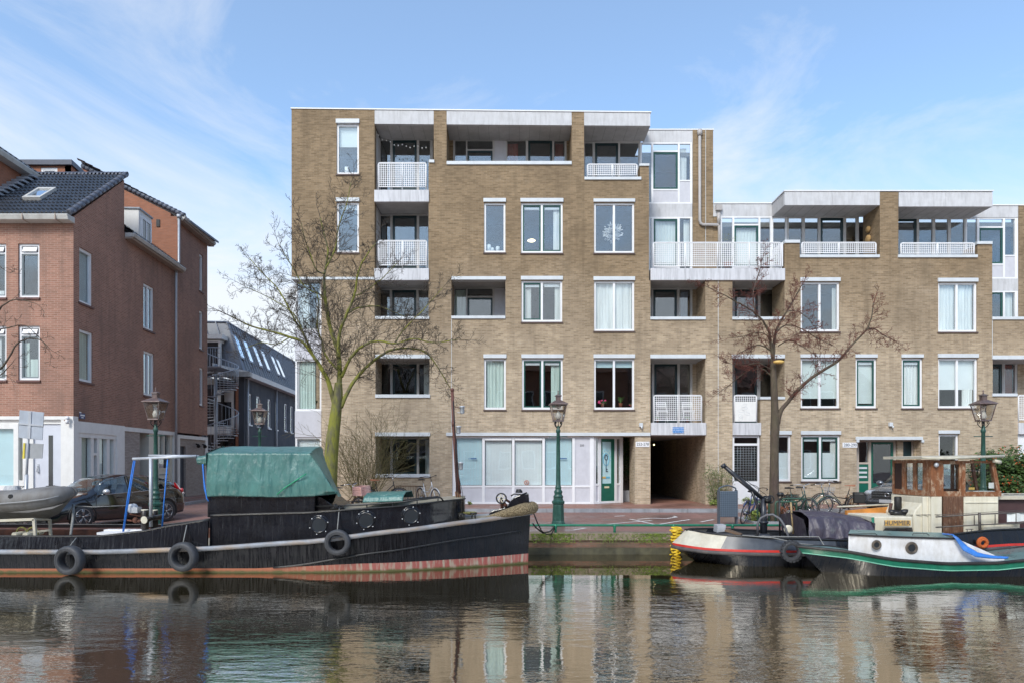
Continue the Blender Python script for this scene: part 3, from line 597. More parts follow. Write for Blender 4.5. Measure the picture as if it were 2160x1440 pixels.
# balcony slabs
def bslab(x0, x1, y0, y1, Y1=RR-.02):
    mb = MB(); mb.box(X(x0,D), X(x1,D), D-.06, D+.1, Z(y1,D), Z(y0,D)); f = mb.build('balcony_slab', 'balc', apt, bevel=.01)
    mb = MB(); mb.box(X(x0,D)+.01, X(x1,D)-.01, D+.101, Y1, Z(y1,D)+.02, Z(y0,D)-.004); mb.build('soffit', 'soffit', f)
M['balc'] = pm('balcony_concrete', (.60, .60, .62), .75, var=.08, scale=2, bump=.1, stain=(.26, .26, .27), stain_amt=.6, stain_scale=(4, 4, .35))
bslab(790,905,402,427); bslab(790,905,567,592); bslab(1372,1655,567,592); bslab(1372.5,1489,891,917); bslab(1545,1604.5,891,917); bslab(2147,2260,891,915)
# railings
def railing(x0, x1, y0, y1, nb, Yr=D+.0, parent=None, dz=.0):
    a, b, c, d = X(x0,Yr), X(x1,Yr), Z(y1,Yr), Z(y0,Yr); r = .022; mb = MB(); rc = .07
    pts = [(a, Yr, c), (a, Yr, d-rc), (a+rc*.3, Yr, d-rc*.3), (a+rc, Yr, d), (b-rc, Yr, d), (b-rc*.3, Yr, d-rc*.3), (b, Yr, d-rc), (b, Yr, c)]
    mb.tube(pts, r, 8)
    for i in range(1, nb): x = a+(b-a)*i/nb; mb.tube([(x, Yr, c), (x, Yr, d)], r*.95, 6)
    zb = c+.10 if (d-c) > .7 else c+.06
    mb.tube([(a, Yr, zb), (b, Yr, zb)], r*.9, 6)
    f = mb.build('railing', 'white', parent or apt)
    mb = MB(); z = zb; k = 0; pitch = .078; w = .0098
    n = int((b-a-.06)/pitch)
    for i in range(n+1): x = a+.03+(b-a-.06)*i/n; mb.box(x-w, x+w, Yr-.004, Yr+.004, zb, d-.02)
    n = max(2, round((d-zb)/pitch))
    for i in range(n+1): zz = zb+.01+(d-zb-.04)*i/n; mb.box(a+.02, b-.02, Yr-.0062, Yr+.0062, zz-w, zz+w)
    mb.build('perforated_panel', 'white', f)
    return f
railing(798,899,344,400,2); railing(798,900,508,565,2); railing(1239,1344,347,373,2); railing(1378,1648,512,567,4); railing(1691,1848,512,537,2); railing(1900,2055,513,538,2)
railing(1379,1480,833,891,2); railing(1549,1596,833,889,1); railing(2148,2250,833,890,2)
mb = MB(); pb(mb, 1550.5, 1594.5, 846, 888, D-.03, D-.015); f = mb.build('screen_panel', 'plaster', apt, label='white panel with leaf outlines on the balcony railing')
mb = MB()
for k in range(6):
    cx, cz = X(1560+rnd.uniform(0,24),D), Z(855+k*5.5,D); pts = []
    for i in range(9): a = i/8*2*math.pi; rr_ = .1*(1+.35*math.sin(2*a+k)); pts.append((cx+rr_*math.cos(a), D-.033, cz+rr_*.7*math.sin(a)))
    mb.tube(pts, .005, 4)
mb.build('outline', 'zinc', f)
mb = MB(); mb.box(X(1655,D)-.1, X(1655,D)-.06, D+.0, D+1.0, Z(562,D), Z(511,D)); mb.build('balcony_screen', 'white', apt)
# glazed walls at the back of loggias and on the set-back top floors
def glaz(x0, x1, y0, y1, segs, parts=(), Y=RR, fm='postgrey', glass='glass', extra=None):
    """segs: (xa,xb,type[,ytop,ybot]) types g glass, d dark door, s green sash, p panel, b brick"""
    mb = MB(); a, b, c, d = pr(x0, x1, y0, y1, Y); t_ = .055
    mb.box(a, b, Y, Y+.09, d-t_, d); mb.box(a, b, Y, Y+.09, c, c+t_)
    xs = sorted(segs, key=lambda s: s[0]); cur = a
    for s in xs:
        xa, xb = X(s[0],Y), X(s[1],Y)
        if xa-cur > .005: mb.box(cur, xa, Y+.001, Y+.088, c+t_, d-t_)
        cur = xb
    if b-cur > .005: mb.box(cur, b, Y+.001, Y+.088, c+t_, d-t_)
    f = mb.build('glazed_wall', fm, apt)
    gp, dr, sa, pn, bk = MB(), MB(), MB(), MB(), MB(); drs = MB()
    for s in xs:
        xa, xb = X(s[0],Y), X(s[1],Y); lo, hi = c+t_, d-t_; ty = s[2]
        if len(s) > 3: hi2 = Z(s[3],Y); lo2 = Z(s[4],Y)
        if ty == 'p': pn.box(xa, xb, Y+.03, Y+.06, lo, hi); continue
        if ty == 'b': bk.box(xa, xb, Y-.01, Y+.06, lo, hi); continue
        gp.box(xa, xb, Y+.045, Y+.051, lo, hi)
        if ty == 'd': ring(dr, xa+.003, xb-.003, lo, hi-.003, Y+.02, Y+.075, .09, wb=.16)
        if ty == 'dt': ring(dr, xa+.003, xb-.003, lo, hi2, Y+.02, Y+.075, .07); drs.box(xa, xb, Y+.002, Y+.085, hi2, hi2+.05)
        if ty == 's': 
            ring(sa, xa+.003, xb-.003, lo2, hi2, Y+.02, Y+.075, .07); drs.box(xa, xb, Y+.002, Y+.085, hi2, hi2+.06); drs.box(xa, xb, Y+.002, Y+.085, lo2-.06, lo2)
            pn.box(xa, xb, Y+.02, Y+.04, lo, lo2-.06)
        if ty == 'gp': drs.box(xa, xb, Y+.002, Y+.085, lo2-.05, lo2); pn.box(xa, xb, Y+.02, Y+.04, lo, lo2-.05)
    for m_, nm, mt in ((gp,'pane',glass),(dr,'door','dkgreen'),(sa,'sash','green'),(pn,'panel','panelgrey'),(bk,'brick_infill','brick'),(drs,'transom',fm)):
        if m_.v: m_.build(nm, mt, f)
    for (u0, u1, v0, v1, ck) in parts:
        q = MB(); n = 14; xa, xb, za, zb = X(u0,Y), X(u1,Y), Z(v0,Y), Z(v1,Y)
        for i in range(n):
            s0, s1 = i/n, (i+1)/n; q.add([(xa+(xb-xa)*s0, Y+.16+.02*(i%2), zb), (xa+(xb-xa)*s1, Y+.16+.02*((i+1)%2), zb), (xa+(xb-xa)*s1, Y+.16+.02*((i+1)%2), za), (xa+(xb-xa)*s0, Y+.16+.02*(i%2), za)], [(0,1,2,3)])
        q.build('curtain', CURT[ck], f)
    return f
glaz(790,913,293,405,[(801,823,'g'),(828,879,'d'),(884,907,'g')])
glaz(790,908,452,570,[(801,823,'g'),(828,879,'d'),(884,903,'g')])
glaz(790,908,609,675,[(800,822,'g'),(827,878,'d'),(883,904,'g')])
glaz(942,1203,294,400,[(944,956,'b'),(960,983,'g'),(986,1039,'dt',318,400),(1043,1067,'p'),(1070,1109,'g'),(1114,1165,'d'),(1169,1191,'g'),(1195,1203,'b')],[(1070,1093,300,390,'r'),(1172,1189,300,390,'r')])
glaz(952,1068,606,680,[(959,983,'g'),(986,1039,'dt',628,680),(1043,1066,'p')],[(960,982,610,675,'g')])
glaz(1232,1350,299,400,[(1234,1250,'g'),(1255,1304,'d'),(1308,1347,'g')])
glaz(1350.5,1460.5,301,430,[(1354,1374,'g'),(1378,1430,'s',321,399),(1434,1456,'gp',307,380)],[(1436,1450,310,378,'w')], fm='white')
glaz(1369,1460.5,458,575,[(1372,1374,'g'),(1379,1429,'s',462,562),(1434,1456,'g')],[(1444,1456,462,560,'w'),(1383,1427,466,560,'bl')], fm='white')
glaz(1519.3,1660,457,575,[(1523,1545,'g'),(1549,1600,'s',476,562),(1604,1625,'g'),(1631,1657,'g')],[(1553,1597,482,562,'bl')], fm='white')
glaz(1660.1,1812,457,575,[(1664,1692,'g'),(1698,1726,'g'),(1731,1779,'d'),(1785,1806,'g')])
glaz(1886,2037,459,575,[(1888,1934,'d'),(1939,1967,'g'),(1973,2000,'g'),(2006,2034,'g')])
glaz(2037.1,2147.5,459,588,[(2040,2061,'g'),(2066,2116,'s',481,556),(2120,2141,'gp',466,538)], fm='white')
glaz(2060,2147.5,614,680,[(2066,2116,'s',616,672),(2120,2141,'g')],[(2120,2141,617,668,'w')], fm='white')
glaz(788,908,764,840,[(801,823,'g'),(828,879,'d'),(884,904,'g')], glass=G, parts=[(893,904,768,832,'w')])
glaz(788,908,922,1006,[(801,823,'g'),(828,879,'d'),(884,904,'g')], glass=G, parts=[(896,904,926,1002,'w')])
glaz(1366,1481,608,680,[(1369,1374,'g'),(1378,1428,'d'),(1433,1456,'g'),(1460.5,1481,'b')],[(1438,1453,614,668,'b')])
glaz(1540,1644,608,680,[(1550,1599,'d'),(1604,1638,'g')])
glaz(1366,1481,764,896,[(1369,1375,'g'),(1380,1429,'d'),(1434,1456,'g'),(1460.5,1481,'b')], glass=G)
glaz(1540,1600.5,764,896,[(1550,1597,'d')], glass=G); glaz(1600.6,1644,764,845,[(1604,1638,'g')], glass=G)
glaz(2060,2260,764,896,[(2066,2114,'d'),(2120,2141,'g'),(2146,2258,'b')],[(2120,2141,768,830,'r')], glass=G)
# ground floor door under the small balcony
mb = MB(); a, b, c, d = pr(1546,1603,918,1063); ring(mb, a, b, c, d, D+.05, D+.13, .07); mb.box(a+.07, b-.07, D+.052, D+.128, Z(939,D), Z(934,D)); mb.box(a+.07, b-.07, D+.06, D+.11, c+.07, Z(1014,D)); f = mb.build('door', 'white', apt)
mb = MB(); mb.box(a+.07, b-.07, D+.09, D+.096, Z(1014,D), d-.07); mb.build('pane', G, f)
mb = MB()
for i in range(14): z = Z(1012-i*5.2,D); mb.box(a+.09, b-.09, D+.16, D+.20, z-.004, z+.004)
mb.build('slatted_blind', 'zinc', f)
mb = MB()
for i in range(1, 8): x = a+.09+(b-a-.18)*i/8; mb.tube([(x, D+.04, Z(1012,D)), (x, D+.04, Z(941,D))], .004, 4)
mb.build('security_grille', 'zinc', f)
# right edge balcony ground bay
mb = MB(); a, b, c, d = pr(2147,2250,916,1063); ring(mb, a, b, c, d, D+.05, D+.13, .07); mb.box(a+.07, b-.07, D+.06, D+.11, Z(952,D), d-.07); mb.box(a+.07,b-.07,D+.06,D+.11,c+.07,Z(957,D)); mb.build('bay_panel', 'white', apt)
# entrance 280-290
mb = MB(); pb(mb, 1806, 1947, 920, 926.5, D-.06, D+.3); mb.box(X(1806,D)-.01, X(1811,D), D-.065, D-.003, Z(932,D), Z(926.6,D)); mb.box(X(1942.5,D), X(1947,D)+.01, D-.065, D-.003, Z(932,D), Z(926.6,D)); mb.build('entrance_lintel', 'zinc', apt)
YE = D+.45
mb = MB()
for (x0, x1) in ((1807,1812),(1832,1837.5),(1885,1890)): mb.pbox(x0, x1, 927, 1062, YE, YE+.1, Yref=YE)
mb.pbox(1812,1832,927,931,YE,YE+.1,Yref=YE); mb.pbox(1812,1832,974,978,YE,YE+.1,Yref=YE); mb.pbox(1812,1832,1014,1018,YE,YE+.1,Yref=YE); mb.pbox(1837.5,1885,927,931,YE,YE+.1,Yref=YE); mb.pbox(1812,1832,1048,1056,YE,YE+.1,Yref=YE)
f = mb.build('entrance', 'frame_cream', apt)
mb = MB(); mb.pbox(1812,1832,978,1014,YE+.02,YE+.07,Yref=YE); mb.pbox(1812,1832,1018,1048,YE+.02,YE+.07,Yref=YE); mb.build('letterbox_panel', 'doorgreen', f)
mb = MB()
for y in (984,993.5,1003): mb.pbox(1812,1829,y,y+4,YE+.0,YE+.02,Yref=YE)
mb.pbox(1812,1821,1040,1045,YE+.0,YE+.02,Yref=YE); mb.build('letter_slot', 'zinc', f)
mb = MB(); ring(mb, X(1838,YE), X(1884.5,YE), Z(1062,YE), Z(931.5,YE), YE+.02, YE+.08, .07); mb.pbox(1842,1880,1018,1058,YE+.03,YE+.07,Yref=YE); d_ = mb.build('door', 'doorgreen', f)
mb = MB(); mb.pbox(1843,1880,936,1018,YE+.045,YE+.05,Yref=YE); mb.pbox(1812,1832,931,974,YE+.045,YE+.05,Yref=YE); mb.build('pane', G, f)
mb = MB(); mb.pbox(1890.1,1902,927,1062,YE-.1,YE+.2,Yref=YE); mb.pbox(1926,1945,927,1062,YE-.1,YE+.2,Yref=YE); mb.pbox(1902,1926,965,1062,YE-.1,YE+.2,Yref=YE); mb.build('entrance_brick', 'brick', f)
mb = MB(); ring(mb, X(1902,YE), X(1926,YE), Z(965,YE), Z(927,YE), YE, YE+.1, .05); mb.build('side_window', 'frame_cream', f)
mb = MB(); mb.pbox(1904,1924,930,963,YE+.04,YE+.05,Yref=YE); mb.build('dark_pane', 'dkgreen', f)
mb = MB(); pb(mb, 1777.5, 1808.5, 932.5, 943, D-.02, D-.002); s_ = mb.build('number_plate', 'white', apt); text('numeral', '280-290', .16, 'numblue', s_, (X(1793,D), D-.022, Z(937.8,D)), .002, sx=.95)
mb = MB(); pb(mb, 1341, 1370, 930.5, 941.5, D-.02, D-.002); s_ = mb.build('number_plate', 'white', apt); text('numeral', '252-278', .155, 'black', s_, (X(1355.5,D), D-.022, Z(936,D)), .002, sx=.92)
# shop front
mb = MB(); pb(mb, 941, 1372, 911.5, 918.5, D-.06, D+.34); mb.build('lintel', 'zinc', apt, bevel=.006)
mb = MB(); zt, zm0, zm1, zb = Z(919.5,D), Z(1027,D), Z(1023,D), Z(1062,D)
bars = [(954,962),(1017,1022.5),(1080,1085.5),(1144,1149.5),(1207.5,1213),(1245,1253)]
for a, b in bars: mb.pbox(a, b, 919.5, 1062, D+.05, D+.16, Yref=D)
for (a, b), (c, d) in zip(bars, bars[1:]):
    for y0, y1 in ((919.5,923),(1023,1027),(1058,1062)): mb.pbox(b, c, y0, y1, D+.055, D+.155, Yref=D)
sf = mb.build('shop_front', 'white', apt)
for k, ((a, b), (c, d)) in enumerate(zip(bars, bars[1:])):
    mb = MB(); mb.pbox(b, c, 1027, 1058, D+.08, D+.12, Yref=D)
    if k == 4: mb.pbox(b, c, 923, 1023, D+.08, D+.12, Yref=D)
    mb.build('panel', 'panelgrey', sf)
    if k < 4:
        mb = MB(); mb.pbox(b, c, 923, 1023, D+.10, D+.106, Yref=D); mb.build('pane', 'glasslow', sf)
        mb = MB(); mb.pbox(b+1, c-1, 923, 1022, D+.17, D+.18, Yref=D); mb.build('blind', 'aqua' if k in (0, 3) else 'wblind', sf)
        mb = MB(); n = 9
        for i in range(1, n): x = X(b+(c-b)*i/n, D); mb.box(x-.004, x+.004, D+.164, D+.169, Z(1022,D), Z(924,D))
        mb.build('blind_cord', 'zinc', sf)
    if k in (1, 2): mb = MB(); mb.pbox(b+.5, c-.5, 923.5, 927.5, D+.03, D+.09, Yref=D); mb.build('vent_bar', 'white', sf)
sg = MB(); cx, cz = X(1111,D), Z(1017,D); sg.torus((cx, D+.085, cz), .085, .012, 'y', 20, 6); sg.tube([(cx-.06, D+.083, cz+.06), (cx+.06, D+.083, cz-.06)], .009, 4); s_ = sg.build('parking_ban_sticker', 'signred', sf); text('letter', 'P', .14, 'signred', s_, (cx, D+.09, cz), .002)
mb = MB(); mb.pbox(988,990,965.5,967.5,D+.09,D+.098,Yref=D); mb.pbox(992,1005,965,967.5,D+.09,D+.098,Yref=D); mb.pbox(1181,1196,965,967.2,D+.09,D+.098,Yref=D); mb.build('lettering', 'signblue', sf)
text('numeral', '250', .11, 'black', sf, (X(1228,D), D+.075, Z(938.5,D)), .002)
# angled entrance with the green door
def AW(u, z, off=0):      # u 0..1 along the angled wall
    a = Vector((X(1253,D), D+.1, 0)); b = Vector((X(1313,27.2), 27.2, 0)); p = a.lerp(b, u); n = Vector((b.y-a.y, -(b.x-a.x), 0)).normalized(); p = p+n*off; return (p.x, p.y, z)
def abox(mb, u0, u1, z0, z1, o0, o1, mat=0): mb.hexa([AW(u0,z0,o0),AW(u1,z0,o0),AW(u1,z0,o1),AW(u0,z0,o1)], [AW(u0,z1,o0),AW(u1,z1,o0),AW(u1,z1,o1),AW(u0,z1,o1)], mat)
mb = MB(); ztop = Z(919,D); ang = [(0,.06),(.155,.235),(.71,.79),(.9,1.0)]
for a, b in ang: abox(mb, a, b, .004, ztop, .03, -.07)
for (a, b), (c, d) in zip(ang, ang[1:]):
    abox(mb, b, c, ztop-.08, ztop, .025, -.065); abox(mb, b, c, .004, .09, .025, -.065)
    if c-b < .3: abox(mb, b, c, .70, .78, .025, -.065)
en = mb.build('shop_entrance', 'white', apt)
mb = MB(); abox(mb, .06, .155, .78, ztop-.08, 0, -.01); abox(mb, .79, .9, .78, ztop-.08, 0, -.01); mb.build('side_pane', 'glass', en)
mb = MB(); abox(mb, .06, .155, .09, .7, 0, -.01); abox(mb, .79, .9, .09, .7, 0, -.01); mb.build('panel', 'panelgrey', en)
mb = MB(); u0, u1 = .238, .707; abox(mb, u0, u0+.05, .09, ztop-.085, .01, -.05); abox(mb, u1-.1, u1, .09, ztop-.085, .01, -.05); abox(mb, u0+.05, u1-.1, .09, .78, .01, -.05); abox(mb, u0+.05, u1-.1, ztop-.2, ztop-.085, .01, -.05)
dr = mb.build('door', 'doorgreen', en)
mb = MB(); abox(mb, u0+.05, u1-.1, .78, ztop-.2, -.02, -.03); mb.build('poster_pane', 'aqua2', dr)
mb = MB(); c0 = .43
ox = lambda u, z, o=.0: Vector(AW(u, z, o))
pts = [ox(c0+.10*math.sin(t_)*(1-.25*(math.cos(t_) < 0)*0), 1.72+.24*math.cos(t_), -.012) for t_ in [i*2*math.pi/20 for i in range(21)]]; mb.tube(pts, .012, 4)
for i in range(9): t_ = (i-4)*.42; mb.tube([ox(c0+.14*math.sin(t_), 1.72+.33*math.cos(t_), -.012), ox(c0+.18*math.sin(t_), 1.72+.42*math.cos(t_), -.012)], .008, 4)
mb.build('bulb_emblem', 'skyblue', dr)
mb = MB(); pts = [ox(c0+.045*math.sin(t_), 1.80+.10*math.cos(t_), -.01) for t_ in [i*2*math.pi/14 for i in range(15)]]; mb.tube(pts, .017, 5); mb.tube([ox(c0, 1.70, -.01), ox(c0, 1.24, -.01)], .014, 5); mb.tube([ox(c0, 1.26, -.01), ox(c0+.06, 1.26, -.01)], .016, 5); mb.tube([ox(c0, 1.34, -.01), ox(c0+.05, 1.34, -.01)], .012, 5); mb.build('key_emblem', 'numblue', dr)
mb = MB(); abox(mb, .30, .42, .98, 1.05, -.005, -.015, 0); abox(mb, .421, .56, .98, 1.05, -.005, -.015, 1); mb.build('colour_bar', ['ochre','skyblue'], dr)
mb = MB(); abox(mb, .36, .52, .60, .67, .02, .01); mb.build('letter_slot', 'ochrepale', dr)
# passage beside the angled entrance and the drive-through
mb = MB(); mb.box(X(1339,D), X(1369,D)+.06, D+.351, D+1.2, 0, Z(918.7,D)); mb.build('pillar', 'brick', apt)
mb = MB(); mb.box(X(1488,D), X(1488,D)+.3, D+.351, 40, 0, Z(917,D)); mb.box(X(1369,D)-.2, X(1369,D)+.06, 29, 40, 0, Z(917,D)); mb.build('passage_wall', 'brick', apt)
mb = MB(); mb.box(X(1240,D), X(1488,D)+.3, D+.36, 40, Z(917,D), Z(917,D)+.12); mb.build('passage_ceiling', 'soffit', apt)
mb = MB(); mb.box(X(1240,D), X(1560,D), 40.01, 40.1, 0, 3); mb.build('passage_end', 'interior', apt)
mb = MB(); mb.box(X(1250,D), X(1369,D)-.2, 29.7, 29.9, 0, 2.65); mb.build('passage_back_wall', 'brick', apt)
g = MB(); slab(g, X(1370,D), X(1488,D), 30.21, 40, .004, .004); g.build('passage_floor', 'kerb', kind='structure')
for k, (x, y, Y) in enumerate([(1379.5,937,31.5),(1443,930.5,31.0)]):
    mb = MB(); xx = X(1369,D)+.06+.04 if k == 0 else X(1443,Y); xx = xx
    mb.ball((X(x,Y), Y, Z(y,Y)), .03+.025*k, 8); mb.build('passage_lamp', 'lampglow', apt)
M_ = None
mb = MB(); pb(mb, 1419, 1442.5, 900, 912.5, D-.075, D-.062); s_ = mb.build('blue_notice', 'signblue2', apt, label='small blue notice on the balcony slab above the drive-through')
for k, tx in enumerate(('VERBODEN TOEGANG', 'VOOR ONBEVOEGDEN', 'art. 461 Wb. v. Strafr.')): text('lettering', tx, .055, 'white', s_, (X(1430.7,D), D-.077, Z(903+k*3.7,D)), .001)
for (x, y) in ((1352.5,895),(1880.5,894)):
    mb = MB(); pb(mb, x-3.5, x+3.5, y-4, y+4, D-.12, D); mb.tube([(X(x,D), D-.1, Z(y+4,D)), (X(x,D), D-.12, Z(y+8,D))], .03, 8); mb.build('wall_lamp', 'zinc', apt)
# rain pipe on the set-back pier
mb = MB(); Yp = RR-.10
mb.tube([P(1476,276,Yp), P(1476,465,Yp), P(1477.5,471,Yp), P(1483,474.5,Yp), P(1515,474.5,Yp), P(1517,478,Yp), P(1517.5,566,Yp)], .058, 10); mb.lathe([(.09,-.1),(.1,.0),(.1,.12),(.08,.14)], P(1476,281,Yp), 10)
mb.tube([P(1516,474,Yp), P(1516,450,Yp)], .07, 8); mb.pbox(1510,1523,433,444,Yp-.06,Yp+.06,Yref=Yp); mb.build('rain_pipe', 'pipe', apt)
M_ = 0
# expansion joints in the brick
mb = MB()
for (x, a, b) in ((952.5,672,911),(1515,592,1062),(2093.5,674,749),(1488.5,275,567)):
    Yj = RR-.025 if x == 1488.5 else D-.004
    mb.box(X(x,Yj)-.008, X(x,Yj)+.008, Yj, Yj+.006, Z(b,Yj), Z(a,Yj))
mb.build('expansion_joint', 'zinc', apt)
# ================= red corner building =================
YN = 22.6; NX = X(155, YN); dS = Vector((985-1080, F, 0)).normalized()
def St(px):
    k = (px-1080)/F; return (k*YN-NX)/(dS.x-k*dS.y)
def SP(t, z, off=0.0):      # point on the side wall, off>0 stands out towards the side street
    return Vector((NX+dS.x*t+dS.y*off, YN+dS.y*t-dS.x*off, z))
def SZ(px, py): Y = YN+dS.y*St(px); return Z(py, Y)
red = thing('red_brick_building', 'red brick corner building with dark pantiled roofs, white dormer and white plaster ground floor', 'building', (NX, YN, 0))
def tile_mat():
    m, t, o = newmat('black_pantiles'); tcn = N(t, 'ShaderNodeTexCoord'); f = noise(t, tcn.outputs['Object'], 2.5, 5)
    c = ramp(t, f, [(.3, (.021, .022, .025)), (.7, (.05, .051, .056))]); p = N(t, 'ShaderNodeBsdfPrincipled', {'Roughness': .28, 'Specular IOR Level': .7}); t.links.new(c, p.inputs['Base Color']); t.links.new(p.outputs[0], o.inputs[0]); return m
M['tiles'] = tile_mat(); M['gutter'] = pm('grey_gutter', (.52, .51, .48), .5, var=.1, stain=(.3, .27, .24), stain_amt=.4); M['lead'] = pm('lead_flashing', (.33, .35, .38), .55, var=.2, scale=5)
M['eave'] = pm('eave_board', (.34, .27, .22), .7, var=.15, scale=4); M['verge'] = pm('verge_tile', (.09, .10, .13), .5, var=.2, scale=6)
M['redsill'] = pm('dark_brick_sill', (.13, .06, .05), .6, var=.3, scale=10)
def tiles(mb, o, ux, uy, W, L_, nx, ny, amp=.045, lap=.03):
    """pantile sheet: origin, unit along the eave, unit up the slope"""
    o, ux, uy = Vector(o), Vector(ux), Vector(uy); n = ux.cross(uy).normalized()
    if n.z < 0: n = -n
    k = 5
    for j in range(ny):
        v0, v1 = L_*j/ny, L_*(j+1)/ny
        rows = []
        for (v, up) in ((v0, lap), (v1+.02, 0)):
            row = []
            for i in range(nx*k+1):
                u = W*i/(nx*k); ph = (i % k)/k; h = amp*(.5+.5*math.cos(2*math.pi*ph))**1.0
                row.append(o+ux*u+uy*v+n*(h+up))
            rows.append(row)
        b = len(mb.v); m_ = nx*k+1
        mb.v += [tuple(p) for p in rows[0]+rows[1]]
        for i in range(m_-1): mb.f.append([b+i, b+i+1, b+m_+i+1, b+m_+i]); mb.m.append(0); mb.s.append(True)
        b = len(mb.v); mb.v += [tuple(p) for p in rows[0]]+[tuple(p-n*(lap+.02)) for p in rows[0]]
        for i in range(m_-1): mb.f.append([b+i, b+i+1, b+m_+i+1, b+m_+i]); mb.m.append(0); mb.s.append(False)
# helper: wall on the side plane built flat then mapped
def side_build(mb, name, mat, parent, off=0.0):
    mb.v = [tuple(SP(v[0], v[2], off-v[1])) for v in mb.v]; return mb.build(name, mat, parent)
tA, tB, tC = St(262), St(375), St(437.5)
zE1 = 9.72; zR1 = 12.3; zE2 = 10.32; zE3 = 12.66
zband = 2.98
XL = X(-260, YN)
# front wall
hf = []; sh = []
def rwin(px0, px1, py0, py1, side=False, vent=False, cur=None, glass='glass', dbl=False):
    mb = MB(); sb = MB(); pb_ = MB(); gb = MB()
    if not side: a, b, c, d = pr(px0, px1, py0, py1, YN); hf.append((a, b, c, d)); y = YN
    else:
        a, b = St(px0), St(px1); d = SZ(px0, py0); c = SZ(px0, py1); sh.append((a, b, c, d)); y = 0
    dd = .06 if not side else .05
    ring(mb, a, b, c, d, y+dd, y+dd+.08, .075 if not side else .09)
    if dbl: m_ = (a+b)/2; mb.box(m_-.03, m_+.03, y+dd+.002, y+dd+.078, c+.09, d-.09)
    if vent: zv = d-.075-.20; mb.box(a+.075, b-.075, y+dd+.002, y+dd+.078, zv-.05, zv); mb.prismx([(y+dd, zv+.02), (y+dd-.05, zv+.02), (y+dd+.02, d-.10), (y+dd+.04, d-.10)], a+.12, b-.12); ring(gb, a+.075, b-.075, c+.075, zv-.05, y+dd+.02, y+dd+.07, .045)
    pb_.box(a+.075, b-.075, y+dd+.05, y+dd+.056, c+.07, d-.075)
    sb.box(a-.03, b+.03, y-.05, y+dd, c-.07, c-.003)
    if side:
        f = side_build(mb, 'window', 'white', red); side_build(pb_, 'pane', glass, f); side_build(sb, 'sill', 'redsill', f)
    else:
        f = mb.build('window', 'white', red); pb_.build('pane', glass, f); sb.build('sill', 'redsill', f)
        if gb.v: gb.build('sash', 'greysash', f)
    if cur:
        q = MB()
        for (u0, u1, v0, v1) in cur[1]: q.box(a+(b-a)*u0, a+(b-a)*u1, y+dd+.12, y+dd+.14, d-(d-c)*v1, d-(d-c)*v0)
        (side_build(q, 'curtain', cur[0], f) if side else q.build('curtain', cur[0], f))
    return f
M['greysash'] = pm('grey_sash', (.20, .23, .24), .4, var=.1)
rwin(38, 83, 514, 628, vent=True); rwin(-34, 13, 514, 628, vent=True, cur=('curtain', [(.0, .9, .85, .97)])); rwin(38, 84, 687, 801, vent=True, cur=('greencurtain', [(.1,.35,.3,.95),(.4,.75,.6,.95)])); rwin(-34, 13.5, 687, 801, vent=True, cur=('curtain', [(.1, .6, .2, .97)]))
hf.append(pr(-400, 155.5, 877, 1100, YN))
mb = MB(); wall_mesh(mb, [(XL, NX, -.3, zE1)], hf, YN, .3); mb.build('front_wall', 'redbrick', red)
# side wall windows
rwin(165, 195.5, 519, 636, True, cur=('wblind', [(.0, 1, .0, .98)])); rwin(166, 196, 692, 802, True, cur=('greencurtain', [(.1, .9, .02, .97)]))
rwin(302.5, 325, 596, 692, True, dbl=True); rwin(303, 325.5, 738, 832, True, dbl=True, cur=('curtain', [(.4, .9, .05, .96)])); rwin(420.5, 428.5, 534, 612, True); rwin(420.5, 428.5, 654, 735, True); rwin(421, 429, 774, 854, True)
# ground floor openings on the side
def sh_add(px0, px1, z0, z1): sh.append((St(px0), St(px1), z0, z1)); return (St(px0), St(px1), z0, z1)
sh.append((-.1, tA, -1, zband)); sh.append((tA, tC+.2, -1, zband-.02))
mb = MB(); zlim = zE2; solids_ = [(0, tA, -.3, zE1), (tA-.0001, tB, -.3, zE2), (tB-.0001, tC, -.3, zE3)]
wall_mesh(mb, solids_, sh, 0, .3)
mb.v = [tuple(SP(v[0], v[2], -v[1])) for v in mb.v]
# gable triangle of the first section
a = SP(0, zE1); b = SP(tA, zE1); c = SP(tA, zR1); ai, bi, ci = SP(0, zE1, -.3), SP(tA, zE1, -.3), SP(tA, zR1, -.3)
mb.add([a, b, c, ai, bi, ci], [(0,1,2), (5,4,3), (1,4,5,2)])
mb.build('side_wall', 'redbrick', red)
# rear upright of the first section (above the middle roof) and the end gable of the third
mb = MB(); p0, p1 = SP(tA, 0), SP(tA, 0)
mb.box(XL, p0.x-.31, p0.y-.12, p0.y+.1, zE2-1, zR1-.05); mb.build('upstand_wall', 'redbrick2', red)
Y3 = SP(tB, 0).y; X3 = SP(tB, 0).x
xa = X(175, Y3); zz = Z(352, Y3); zz2 = Z(455, Y3)
mb = MB(); mb.prism([(X3-.31, zE2-1.5), (X3-.31, zz2+.1), (xa, zz-.1), (xa-4, zz-2.2), (xa-4, zE2-1.5)], Y3-.02, Y3+.28)
mb.box(X3-.31, X3+.0, Y3-.02, Y3-.001, zE2-.6, zE3-.02); mb.build('gable_wall', 'redbrick2', red)
